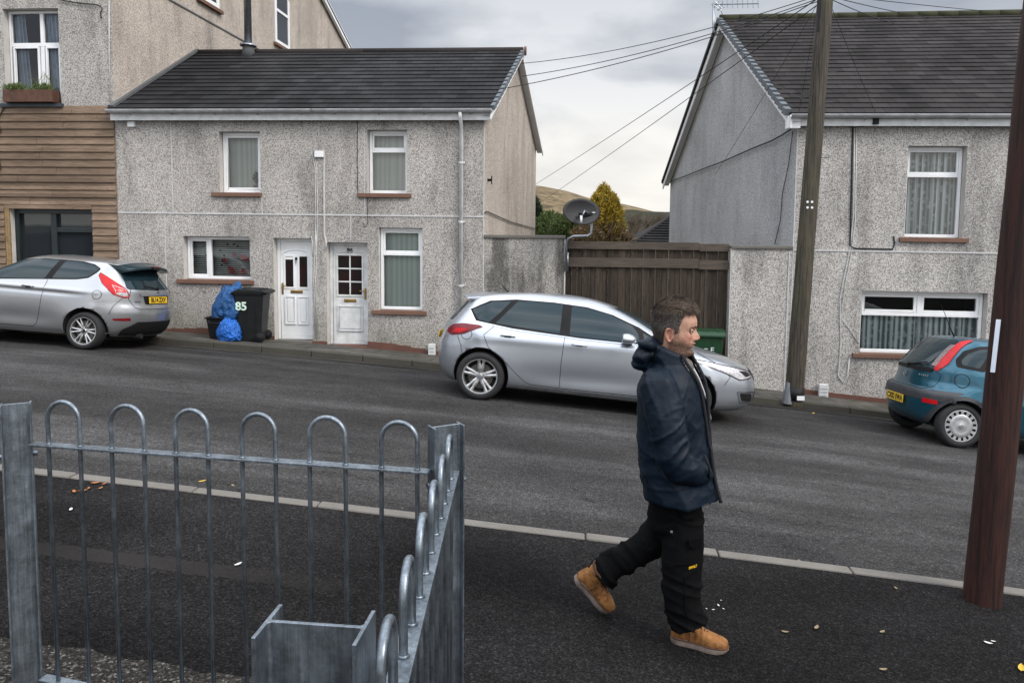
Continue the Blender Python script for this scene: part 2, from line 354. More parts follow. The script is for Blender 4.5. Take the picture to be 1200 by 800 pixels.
# ---------------------------------------------------------------- far setting
def hill(name, x0, x1, y, depth, prof, mt, n=120, rough=1.5, base=-40):
    b = MB(); rows = 14; V = []
    for j in range(rows+1):
        s = j/rows
        for i in range(n+1):
            x = x0+(x1-x0)*i/n; top = prof(x)
            hgt = base+(top-base)*math.sin(s*PI/2)
            yy = y+depth*s
            hgt += rough*noise.noise(Vector((x*.01, yy*.01, 3)))*s + rough*.4*noise.noise(Vector((x*.05, yy*.05, 9)))*s
            V.append(Vector((x, yy, hgt)))
    b.v = V
    for j in range(rows):
        for i in range(n): b.f.append([j*(n+1)+i, j*(n+1)+i+1, (j+1)*(n+1)+i+1, (j+1)*(n+1)+i]); b.m.append(0)
    o = b.build(name, mt, smooth=True, weld=False); o['kind'] = 'structure'; return o
def profpx(P, dist):
    Q = [(lambda r: (r.x/r.y*dist, CZ+r.z/r.y*dist))(ray(x, y)) for x, y in P]
    def f(x):
        if x <= Q[0][0]: return Q[0][1]
        for (a, b), (c, d) in zip(Q, Q[1:]):
            if a <= x <= c:
                s = (x-a)/(c-a); return b+(d-b)*s
        return Q[-1][1]
    return f
t = NT('moorland_grass'); v = t.coord('World'); f = t.noise(t.coord('World', scale=(1, 1, 4)), .022, 9, .75)
k = t.ramp(f, [(.3, (.07, .055, .035)), (.5, (.19, .145, .085)), (.7, (.27, .21, .125))]); k2 = t.ramp(t.noise(v, .06, 6, .7), [(.42, .55), (.6, 1.1)])
t.base(t.mix(1, k, k2, 'MULTIPLY'), .95, 0, .1); M['moor'] = t.m
t = NT('winter_woodland'); v = t.coord('World'); f = t.noise(v, .11, 8, .75)
t.base(t.ramp(f, [(.3, (.018, .022, .013)), (.5, (.05, .05, .032)), (.7, (.095, .082, .055))]), .95, 0, .1); t.bump(f, 1.0, 6); M['wood'] = t.m
pm = profpx([(-400, 120), (200, 175), (560, 208), (640, 220), (665, 225), (690, 233), (730, 240), (765, 249), (790, 254), (1000, 262), (1600, 275)], 1500)
hill('moor_hill', -1600, 1500, 900, 600, pm, M['moor'], 160, 3)
pw = profpx([(-400, 235), (560, 252), (620, 254), (650, 252), (700, 250), (735, 246), (760, 248), (790, 249), (860, 256), (1100, 262), (1600, 268)], 520)
hill('wooded_hill', -600, 700, 260, 260, pw, M['wood'], 260, 2)
def leafmat(name, stops):
    t = NT(name); oi = t.coord('World'); f = t.noise(oi, 9, 3, .6); g = t.node('ShaderNodeNewGeometry'); r = g.outputs['Random Per Island']
    t.base(t.ramp(t.math('ADD', t.math('MULTIPLY', f, .5), t.math('MULTIPLY', r, .5)), stops), .7, 0, .3); return t.m
M['gold'] = leafmat('golden_conifer_foliage', [(.2, (.14, .11, .02)), (.45, (.42, .30, .035)), (.7, (.62, .46, .07))])
M['brownleaf'] = leafmat('dry_brown_twigs', [(.25, (.06, .04, .02)), (.7, (.26, .18, .09))])
M['greenleaf'] = leafmat('green_leaves', [(.2, (.03, .05, .014)), (.5, (.08, .12, .035)), (.8, (.15, .19, .06))])
M['darkleaf'] = leafmat('dark_conifer_leaves', [(.25, (.008, .016, .008)), (.7, (.03, .055, .025))])
M['bark'] = simple('bark', (.09, .07, .05), .9, 0, .4, 12)
def leaves(b, c, rx, ry, rz, n, size, R, shape=1.0, clump=.35, m=0, elong=2.2):
    cl = [(R.gauss(0, 1), R.gauss(0, 1), R.gauss(0, 1)) for _ in range(60)]
    for i in range(n):
        d = Vector((R.gauss(0, 1), R.gauss(0, 1), R.gauss(0, 1))).normalized(); rr = R.random()**.33
        h = d.z*rr; tap = (1-max(0, h*.5+.5)**1.4*shape) if shape > 0 else 1
        p = Vector((c[0]+d.x*rr*rx*max(.08, tap), c[1]+d.y*rr*ry*max(.08, tap), c[2]+h*rz))
        w = noise.noise(p*3.1)*.5+noise.noise(p*7.3)*.35
        if w < -clump*.2 and R.random() < .9: continue
        out = (p-Vector(c)); out.z = abs(out.z)*.6+.3; out.normalize()
        out = (out+Vector((R.gauss(0, .5), R.gauss(0, .5), R.gauss(0, .5)))).normalized()
        p += out*w*.10*rx
        s = size*R.uniform(.5, 1.3); u = out.orthogonal().normalized(); u.rotate(Matrix.Rotation(R.random()*6.28, 3, out))
        b.face([p-u*s*.4, p+out*s*elong*.5-u*s*.25, p+out*s*elong, p+u*s*.4], m)
def limbs(b, base, top, n, R, spread, r0=.05):
    b.tube([base, base.lerp(top, .5)+Vector((.03, 0, 0)), top], r0, 8, rs=[r0, r0*.6, r0*.15])
    for i in range(n):
        s = R.uniform(.15, .9); p = base.lerp(top, s); a = R.random()*6.28; q = p+Vector((math.cos(a)*spread*(1-s*.8), math.sin(a)*spread*(1-s*.8), R.uniform(.2, .6)*spread*1.5))
        b.tube([p, p.lerp(q, .5)+Vector((0, 0, .03)), q], r0*.3, 5, rs=[r0*.35, r0*.2, r0*.06])
R = random.Random(5)
def tree(name, label, cat, px, ytop, ybot, Y, rx, mt, n, size, shape, extra=None, group=None):
    top = onY(px, ytop, Y); bot = onY(px, ybot, Y); g = Vector((top.x, Y, groundz(top.x, Y)-.1)); t = thing(name, label, cat, g, group=group)
    b = MB(); limbs(b, g, Vector((top.x, Y, top.z-.15)), 26, R, rx*.9, .05); b.build('trunk', M['bark'], t, True)
    b = MB(); zc = (top.z+bot.z)/2; leaves(b, (top.x, Y, zc), rx, rx, (top.z-bot.z)/2, n, size, R, shape); b.build('crown', mt, t, recalc=False, weld=False)
    if extra: extra(t, top, bot, Y)
    return t
def dry(t, top, bot, Y):
    b = MB(); leaves(b, (top.x-.05, Y-.35, bot.z+.25), .85, .6, .75, 2600, .05, R, 0, .5, elong=4)
    for i in range(60):
        p = Vector((top.x+R.uniform(-.7, .7), Y-.5+R.uniform(-.4, .3), bot.z-.3)); q = p+Vector((R.uniform(-.4, .4), 0, R.uniform(.5, 1.5)))
        b.tube([p, p.lerp(q, .5)+Vector((R.uniform(-.1, .1), 0, 0)), q], .008, 4)
    b.build('dry_twigs', M['brownleaf'], t, recalc=False, weld=False)
tree('conifer_tree', 'golden yellow conifer tree behind the timber gate beside the dish', 'tree', 709, 215, 300, 21, .72, M['gold'], 15000, .044, .55, dry)
tree('conifer_tree', 'dark green conifer just behind the rear of the left gable wall', 'tree', 621, 214, 300, 26, .85, M['darkleaf'], 12000, .06, .9)
tree('garden_shrub', 'bright green leafy shrub under the satellite dish', 'shrub', 668, 252, 300, 22.5, .75, M['greenleaf'], 11000, .045, .25)
tree('garden_shrub', 'dull green shrub between dark conifer and bright green shrub', 'shrub', 645, 248, 300, 25, .8, M['greenleaf'], 9000, .05, .3)
tree('garden_shrub', 'small bramble shrub low beside the golden conifer', 'shrub', 687, 262, 300, 19.5, .5, M['brownleaf'], 5000, .035, .2)
# bare woodland trees on the hill line
R2 = random.Random(11)
proto = None
for i in range(46):
    px = R2.uniform(626, 795); 
    if i < 14: px = R2.uniform(626, 692)
    d = R2.uniform(150, 230); r = ray(px, 262); x = r.x/r.y*d
    if proto is None:
        proto = thing('bare_tree', 'leafless winter tree on the wooded slope beyond the gate', 'tree', (x, d, -8), group='bare trees on the wooded slope')
        b = MB(); b.tube([Vector((0, 0, -3)), Vector((0, 0, 4)), Vector((.1, 0, 8))], .2, 6, rs=[.25, .16, .05]); b.v = [v+Vector((x, d, -8)) for v in b.v]; b.build('trunk', M['bark'], proto)
        b = MB()
        for k in range(90):
            s = R2.uniform(2, 8); a = R2.random()*6.28; L = R2.uniform(1, 3)*(1.2-s/12); p = Vector((0, 0, s)); q = p+Vector((math.cos(a)*L, math.sin(a)*L, L*.8)); b.tube([p, q], .05, 3, cap=False)
            for _ in range(3):
                q2 = q+Vector((R2.uniform(-.8, .8), R2.uniform(-.8, .8), R2.uniform(.2, .9))); b.tube([p.lerp(q, .6), q2], .03, 3, cap=False)
        b.v = [v+Vector((x, d, -8)) for v in b.v]; b.build('crown', M['bark'], proto, weld=False)
        o = proto
    else:
        o = copy_tree(proto)
    rz = ray(px, R2.uniform(254, 260)); zt = CZ+rz.z/rz.y*d
    s = R2.uniform(.55, .9); o.location = (x, d, zt-8*s); o.scale = (s, s, s); o.rotation_euler = (0, 0, R2.random()*6)
# houses seen beyond the gate
def far_house(label, P0, Pap, P1, Y, depth, roofm, base=-8):
    a, t_, c = onY(*P0, Y), onY(*Pap, Y), onY(*P1, Y); th = thing('far_house', label, 'house', (t_.x, Y, groundz(t_.x, Y)), group='houses beyond the gate')
    b = MB(); b.add([(a.x, Y, base), (c.x, Y, base), (c.x, Y, a.z), (a.x, Y, a.z), (a.x, Y+depth, base), (c.x, Y+depth, base), (c.x, Y+depth, a.z), (a.x, Y+depth, a.z)],
        [(0, 1, 2, 3), (4, 7, 6, 5), (0, 3, 7, 4), (1, 5, 6, 2)]); b.build('wall', M['peb1'], th)
    b = MB(); n = 14; hx0 = t_.x-.01; apx = [t_.x, t_.x+.01]
    # hipped roof with stepped courses on the front
    for k in range(n):
        s0, s1 = k/n, (k+1)/n
        def row(s, lift): return [(a.x+(apx[0]-a.x)*s, Y+depth*.5*s-lift*.4, a.z+(t_.z-a.z)*s+lift), (c.x+(apx[1]-c.x)*s, Y+depth*.5*s-lift*.4, a.z+(t_.z-a.z)*s+lift)]
        l0 = row(s0, .07); l1 = row(s1, 0.0); u = c.x-a.x
        b.face([l0[0], l0[1], l1[1], l1[0]], 0, [(0, k+.5), (u/.3, k+.5), (u/.3, k+.9), (0, k+.9)])
        if k: lo = row(s0, 0); b.face([lo[0], lo[1], l0[1], l0[0]], 0)
    b.face([(a.x, Y, a.z), (t_.x, Y+depth*.5, t_.z), (t_.x, Y+depth, t_.z-.2), (a.x, Y+depth, a.z)]); b.face([(c.x, Y, a.z), (c.x, Y+depth, a.z), (t_.x, Y+depth, t_.z-.2), (t_.x, Y+depth*.5, t_.z)])
    b.build('roof', roofm, th, recalc=False)
    b = MB(); b.tube([(a.x, Y-.03, a.z+.05), (t_.x, Y+depth*.5-.03, t_.z+.05)], .09, 6); b.tube([(c.x, Y-.03, a.z+.05), (t_.x, Y+depth*.5-.03, t_.z+.05)], .09, 6); b.build('ridge', M['ridge'], th)
M['tile_b'] = tiles('red_brown_roof_tiles', (.085, .055, .045)); M['tile_k'] = tiles('black_roof_tiles', (.022, .022, .024))
far_house('far house with a brown hipped roof behind the golden conifer', (655, 300), (725, 262), (765, 290), 34, 8, M['tile_b'])
far_house('far house with a black roof by the rear of the right gable', (735, 290), (806, 247), (870, 290), 31, 8, M['tile_k'])
far_house('far house with a dark roof slope behind the satellite dish', (638, 268), (692, 240), (735, 268), 60, 9, M['tile_k'])
# ---------------------------------------------------------------- house fronts
def facx(px, py=250): return onY(px, py, YF).x
class Front:
    """a house front in its own (x, z) frame; sh = slight fall along the terrace"""
    def __init__(s, x0, sh): s.x0 = x0; s.sh = sh
    def rect(s, x0, y0, x1, y1):
        a = onY(x0, y0); b = onY(x1, y0); c = onY(x0, y1); d = onY(x1, y1)
        xl = (a.x+c.x)/2; xr = (b.x+d.x)/2
        f = lambda p: p.z-s.sh*(p.x-s.x0)
        return xl, xr, (f(c)+f(d))/2, (f(a)+f(b))/2
    def zz(s, x, y): p = onY(x, y); return p.z-s.sh*(p.x-s.x0)
    def T(s, p): return Vector((p.x, YF+p.y, p.z+s.sh*(p.x-s.x0)))
def wall_front(b, fr, xa, xb, za, zb, holes, depth=.16, m=0, mr=1, thick=.3):
    xs = sorted({xa, xb}|{h[0] for h in holes}|{h[1] for h in holes}); zs = sorted({za, zb}|{h[2] for h in holes}|{h[3] for h in holes})
    for i in range(len(xs)-1):
        for j in range(len(zs)-1):
            cx = (xs[i]+xs[i+1])/2; cz = (zs[j]+zs[j+1])/2
            if any(h[0] < cx < h[1] and h[2] < cz < h[3] for h in holes): continue
            b.face([fr.T(Vector(p)) for p in ((xs[i], 0, zs[j]), (xs[i+1], 0, zs[j]), (xs[i+1], 0, zs[j+1]), (xs[i], 0, zs[j+1]))], m)
    for x0, x1, z0, z1 in holes:
        d = thick
        for q in (((x0, 0, z0), (x0, 0, z1), (x0, d, z1), (x0, d, z0)), ((x1, 0, z0), (x1, d, z0), (x1, d, z1), (x1, 0, z1)), ((x0, 0, z1), (x1, 0, z1), (x1, d, z1), (x0, d, z1)), ((x0, 0, z0), (x0, d, z0), (x1, d, z0), (x1, 0, z0))):
            b.face([fr.T(Vector(p)) for p in q], mr)
M['curtain'] = simple('net_curtain', (.16, .19, .20), .9, 0, .2, 3)
def net():
    t = NT('lace_net_curtain'); v = t.coord('World'); s = t.sep(v)
    w = t.node('ShaderNodeTexWave'); t.l.new(t.coord('World', scale=(1, 1, .03)), w.inputs[0]); w.inputs['Scale'].default_value = 3.2; w.inputs['Distortion'].default_value = 5; w.inputs['Detail'].default_value = 3; w.inputs['Detail Scale'].default_value = 1.3
    k = t.ramp(w.outputs[0], [(.15, (.16, .20, .21)), (.5, (.46, .52, .53)), (.9, (.78, .82, .82))])
    d = t.vor(v, 9, 'Distance'); k = t.mix(t.math('MULTIPLY', t.math('LESS_THAN', d, .35), .35), k, (.8, .84, .84)); t.base(k, .9, 0, .1); t.bump(w.outputs[0], .6, .03); return t.m
M['net'] = net()
def lining(name, c):
    t = NT(name); w = t.node('ShaderNodeTexWave'); t.l.new(t.coord('World', scale=(1, 1, .05)), w.inputs[0]); w.inputs['Scale'].default_value = 3; w.inputs['Distortion'].default_value = 7; w.inputs['Detail'].default_value = 3
    t.base(t.ramp(w.outputs[0], [(0, tuple(x*.8 for x in c)), (1, c)]), .9, 0, .1); return t.m
M['vblind'] = lining('vertical_blind', (.62, .68, .64)); M['blindgrey'] = lining('roller_blind', (.52, .55, .52))
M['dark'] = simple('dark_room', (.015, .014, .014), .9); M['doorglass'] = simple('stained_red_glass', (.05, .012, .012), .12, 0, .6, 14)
def bars(b, fr, x0, x1, z0, z1, w, y, d):      # four frame members butted end to end
    for q in ((x0, x0+w, z0, z1), (x1-w, x1, z0, z1), (x0+w, x1-w, z0, z0+w), (x0+w, x1-w, z1-w, z1)): b.box(q[0], q[1], y-d, y, q[2], q[3], 0, fr.T)
def window(th, fr, r, kind, sill, y=.15, fw=.055, mt='upvc', back='net', label=None):
    x0, x1, z0, z1 = r; w = th
    b = MB(); bars(b, fr, x0+.01, x1-.01, z0+.01, z1-.01, fw, y+.06, .07)
    panes = []
    X0, X1, Z0, Z1 = x0+.01+fw, x1-.01-fw, z0+.01+fw, z1-.01-fw
    if kind == 'top':          # fixed lower light, small top light
        zt = Z1-(Z1-Z0)*.30; b.box(X0, X1, y-.01, y+.055, zt-.03, zt+.03, 0, fr.T)
        bars(b, fr, X0+.002, X1-.002, zt+.032, Z1-.002, .032, y+.045, .045)
        panes = [(X0, X1, Z0, zt-.03), (X0+.03, X1-.03, zt+.06, Z1-.03)]
    elif kind == 'single': panes = [(X0, X1, Z0, Z1)]; bars(b, fr, X0+.002, X1-.002, Z0+.002, Z1-.002, .04, y+.04, .042); panes = [(X0+.04, X1-.04, Z0+.04, Z1-.04)]
    elif kind == 'side':       # narrow opening light left, wide fixed right
        xm = X0+(X1-X0)*.33; b.box(xm-.035, xm+.035, y-.01, y+.055, Z0, Z1, 0, fr.T)
        bars(b, fr, X0+.002, xm-.037, Z0+.002, Z1-.002, .035, y+.045, .045)
        panes = [(X0+.035, xm-.07, Z0+.035, Z1-.035), (xm+.035, X1, Z0, Z1)]
    elif kind == 'wide':       # two top lights over one wide light
        zt = Z1-(Z1-Z0)*.36; xm = (X0+X1)/2-.02; b.box(X0, X1, y-.01, y+.055, zt-.03, zt+.03, 0, fr.T); b.box(xm-.035, xm+.035, y-.008, y+.053, zt+.03, Z1, 0, fr.T)
        for a, c in ((X0, xm-.035), (xm+.035, X1)):
            bars(b, fr, a+.002, c-.002, zt+.032, Z1-.002, .05, y+.045, .045); panes.append((a+.05, c-.05, zt+.08, Z1-.05))
        panes.append((X0, X1, Z0, zt-.03))
    f = b.build('window', M[mt], w, bevel=.006)
    b = MB()
    for p in panes: b.face([fr.T(Vector(q)) for q in ((p[0], y+.03, p[2]), (p[1], y+.03, p[2]), (p[1], y+.03, p[3]), (p[0], y+.03, p[3]))])
    b.build('pane', M['pane'], f, recalc=False)
    b = MB(); nn = 60; yb = y+.16     # pleated curtain or blind behind the pane
    if back in ('net', 'vblind', 'blindgrey'):
        for i in range(nn):
            xa = x0+(x1-x0)*i/nn; xb = x0+(x1-x0)*(i+1)/nn; f0 = .02*math.sin(i*1.9)+.012*math.sin(i*.83); f1 = .02*math.sin((i+1)*1.9)+.012*math.sin((i+1)*.83)
            if back != 'net': f0 = f1 = 0
            top = z1-(z1-z0)*(.36 if (kind == 'wide' or (kind == 'top' and back == 'net' and False)) else 0)
            b.face([fr.T(Vector(q)) for q in ((xa, yb+f0, z0), (xb, yb+f1, z0), (xb, yb+f1, top), (xa, yb+f0, top))])
        b.build('curtain' if back == 'net' else 'blind', M[back], f, recalc=False)
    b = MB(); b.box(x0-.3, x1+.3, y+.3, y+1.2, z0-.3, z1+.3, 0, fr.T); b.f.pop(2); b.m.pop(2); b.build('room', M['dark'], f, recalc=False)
    if sill:
        sx0, sx1, sz0, sz1 = sill; b = MB(); b.box(sx0, sx1, -.055, y-.01, z0-.075, z0+.004, 0, fr.T); b.build('sill', M['sill'], f, bevel=.008)
    return f
def text_mesh(s, size, mt, parent, T, name='lettering', ext=.002, bold=0.0, align='CENTER'):
    cu = bpy.data.curves.new('txt', 'FONT'); cu.body = s; cu.size = size; cu.align_x = align; cu.align_y = 'CENTER'; cu.extrude = ext; cu.offset = bold; cu.resolution_u = 3
    o = bpy.data.objects.new('txt', cu); col.objects.link(o); me = evaluated(o); bpy.data.objects.remove(o)
    b = MB(); b.add([T(v.co) for v in me.vertices], [list(p.vertices) for p in me.polygons]); bpy.data.meshes.remove(me)
    return b.build(name, mt, parent, recalc=False, weld=False)
# ---------------------------------------------------------------- roofs
def roof_front(b, e0, e1, r0, r1, n, uw=.3, lift=.028, m=0):
    """stepped tile courses between eave line e0-e1 and ridge line r0-r1"""
    e0, e1, r0, r1 = map(Vector, (e0, e1, r0, r1)); nrm = (e1-e0).cross(r0-e0).normalized()
    if nrm.z < 0: nrm = -nrm
    for k in range(n):
        s0, s1 = k/n, (k+1)/n; a0, a1, c0, c1 = e0.lerp(r0, s0), e1.lerp(r1, s0), e0.lerp(r0, s1), e1.lerp(r1, s1)
        A0, A1 = a0+nrm*lift, a1+nrm*lift; C0, C1 = c0+nrm*.010, c1+nrm*.010; B0, B1 = a0+nrm*(lift-.011), a1+nrm*(lift-.011)
        D0_, D1_ = a0.lerp(c0, .22)+nrm*.006, a1.lerp(c1, .22)+nrm*.006
        b.face([A0, A1, C1, C0], m, [(A0.x/uw, k+.3), (A1.x/uw, k+.3), (C1.x/uw, k+.8), (C0.x/uw, k+.8)])
        b.face([B0, B1, A1, A0], m, [(A0.x/uw, k+.3), (A1.x/uw, k+.3), (A1.x/uw, k+.31), (A0.x/uw, k+.31)])
        b.face([D0_, D1_, B1, B0], m, [(A0.x/uw, k+.3), (A1.x/uw, k+.3), (A1.x/uw, k+.31), (A0.x/uw, k+.31)])
        E0_, E1_ = c0.lerp(a0, 0)+nrm*.010, c1+nrm*.010; F0_, F1_ = c0+(c0-a0)*.22+nrm*.005, c1+(c1-a1)*.22+nrm*.005
        if k < n-1: b.face([E0_, E1_, F1_, F0_], m, [(A0.x/uw, k+.3), (A1.x/uw, k+.3), (C1.x/uw, k+.8), (C0.x/uw, k+.8)])
def slab4(b, P, th, m=0):
    P = [Vector(p) for p in P]; n = (P[1]-P[0]).cross(P[2]-P[0]).normalized()
    if n.z > 0: n = -n
    Q = [p+n*th for p in P]; b.add(P+Q, [(0, 1, 2, 3), (7, 6, 5, 4), (0, 4, 5, 1), (1, 5, 6, 2), (2, 6, 7, 3), (3, 7, 4, 0)], m)
# ======================= left pair: numbers 85 and 86 =======================
FL = Front(onY(355, 250).x, -.004)
XL0, XLM, XL1 = facx(138.5), facx(372), facx(567)
zeL = FL.zz(350, 131)            # gutter line
dL = 3.15; ridz = 6.20
sk = Vector((math.sin(math.radians(5.3)), math.cos(math.radians(5.3)), 0))   # skewed gable end
gbF = Vector((XL1, YF, 0)); gbA = gbF+sk*dL; gbR = gbF+sk*6.3
ezf = FL.T(Vector((XL1, 0, zeL))).z
def half_house(label, cat, xa, xb, opens, name='terraced_house'):
    th = thing(name, label, 'house', ((xa+xb)/2, YF+.2, G((xa+xb)/2, YF)+.1), group='terraced houses on the left')
    return th
R85 = {k: FL.rect(*v) for k, v in dict(up=(257, 154, 305, 226), low=(215, 277, 293, 328), door=(321, 279, 366, 399)).items()}
R86 = {k: FL.rect(*v) for k, v in dict(up=(430, 152, 477, 227), low=(444, 267, 495, 364), door=(383, 284, 431, 405)).items()}
S85 = {'up': FL.rect(249, 225, 307, 230), 'low': FL.rect(208, 328, 298, 334)}
S86 = {'up': FL.rect(419, 227, 482, 232), 'low': FL.rect(436, 364, 500, 371)}
h85 = half_house('number 85, pebbledashed house with a white door and a low window behind the bins', 'house', XL0, XLM, R85)
h86 = half_house('number 86, grey pebbledashed end house with the warm lit gable and six-pane white door', 'house', XLM, XL1, R86)
zt = ezf+.02
zt = zeL
zbase = -1.6
b = MB(); wall_front(b, FL, XL0, XLM, zbase, zt, list(R85.values()))
b.box(XL0+.001, XLM, 1.6, 6.2, zbase, zt-.1, 0, FL.T); b.build('wall', [M['peb1'], M['reveal']], h85, recalc=False)
b = MB(); wall_front(b, FL, XLM, XL1, zbase, zt, list(R86.values()))
ft = FL.T(Vector((XL1, 0, zt))); fb = Vector((XL1, YF, zbase))
rz_ = ft.z
b.face([(gbF.x, gbF.y, zbase), (gbR.x, gbR.y, zbase), (gbR.x, gbR.y, rz_), (gbA.x, gbA.y, ridz-.12), (gbF.x, gbF.y, rz_)], 2)
b.face([(gbR.x, gbR.y, zbase), (XLM, gbR.y, zbase), (XLM, gbR.y, rz_), (gbR.x, gbR.y, rz_)], 2)
b.build('wall', [M['peb1'], M['reveal'], M['peb_lit']], h86, recalc=False)
# band, beads and plinths
zb_ = FL.zz(350, 251.5)
def trims(th, xa, xb, beads, pl, holes):
    b = MB(); b.box(xa, xb, -.012, .0, zb_-.014, zb_+.014, 0, FL.T)
    for bx, y0, y1 in beads:
        x = facx(bx, y0); b.box(x-.008, x+.008, -.010, .0, FL.zz(bx, y1)+.015, FL.zz(bx, y0)-.015, 0, FL.T)
    b.build('render_bead', M['bead'], th)
    b = MB()
    cuts = sorted([(h[0], h[1]) for h in holes]); x = xa
    for a, c in cuts+[(xb, xb)]:
        n = max(1, int((a-x)/.25)) if a > x else 0
        for i in range(n):
            u0 = x+(a-x)*i/n; u1 = x+(a-x)*(i+1)/n
            b.box(u0, u1, -.03, -.001, -.3, .1+.085-.05*math.sin(u0*2), 0)
            b.v[-8:] = [Vector((q.x, q.y+YF, q.z+G(q.x, YF))) for q in b.v[-8:]]
        x = c
        if b.v: b.build('plinth', M['plinth'], th); b = MB()
trims(h85, XL0, XLM, [(200, 138, 251), (193, 252, 384), (307, 231, 251)], 1, [R85['door']])
trims(h86, XLM, XL1, [(411, 252, 283), (427, 150, 250)], 1, [R86['door']])
window(h85, FL, R85['up'], 'single', S85['up'], back='blindgrey'); w2 = window(h85, FL, R85['low'], 'side', S85['low'], back='none')
window(h86, FL, R86['up'], 'top', S86['up'], back='blindgrey'); window(h86, FL, R86['low'], 'top', S86['low'], back='vblind', y=.11)
# slatted blind with round red flowers in number 85's low window
b = MB(); r = R85['low']; k = 0; z = r[2]
while z < r[3]: b.box(r[0], r[1], .30, .315, z, z+.022, 0, FL.T); z += .038
b.build('slatted_blind', simple('grey_slats', (.42, .44, .42), .7), w2)
b = MB(); Rr = random.Random(3)
M['flower'] = simple('dark_red_sticker', (.26, .02, .02), .6)
for i in range(17):
    cx, cz, rr = Rr.uniform(r[0]+.1, r[1]-.08), Rr.uniform(r[2]+.12, r[3]-.1), Rr.choice([.055, .05, .025, .022])
    b.add([FL.T(Vector((cx+rr*(1+.12*math.cos(a*5))*math.cos(a), .188+i*.0004, cz+rr*(1+.12*math.cos(a*5))*math.sin(a)))) for a in [2*PI*j/24 for j in range(24)]], [list(range(24))], 0 if rr > .04 else 1)
b.build('flower_sticker', [M['flower'], simple('green_sticker', (.02, .03, .02), .6)], w2, recalc=False)
# pot plant on the sill of the upper window
b = MB(); x, z = R85['up'][1]-.19, R85['up'][2]+.10
b.lathe([(.001, 0), (.05, 0), (.06, .06), (.055, .065), (.0, .062)], 14, 0, lambda p: FL.T(Vector((p.x+x, p.y+.24, p.z+z)))); pp = thing('pot_plant', 'small dark potted plant behind the glass of number 85 upper window', 'plant', FL.T(Vector((x, .24, z))))
b.build('pot', M['sill'], pp); b = MB(); leaves(b, (x, YF+.24, z+.2), .07, .04, .12, 260, .022, Rr, 0, .5); b.tube([FL.T(Vector((x, .24, z+.05))), FL.T(Vector((x, .24, z+.3)))], .006, 5); b.build('leaves', M['darkleaf'], pp, recalc=False)
t = NT('leaded_door_glass'); v = t.coord('World'); t.base(t.ramp(t.noise(v, 5, 3), [(.42, (.014, .012, .012)), (.66, (.028, .010, .010))]), .12, 0, .4); M['doorglass'] = t.m
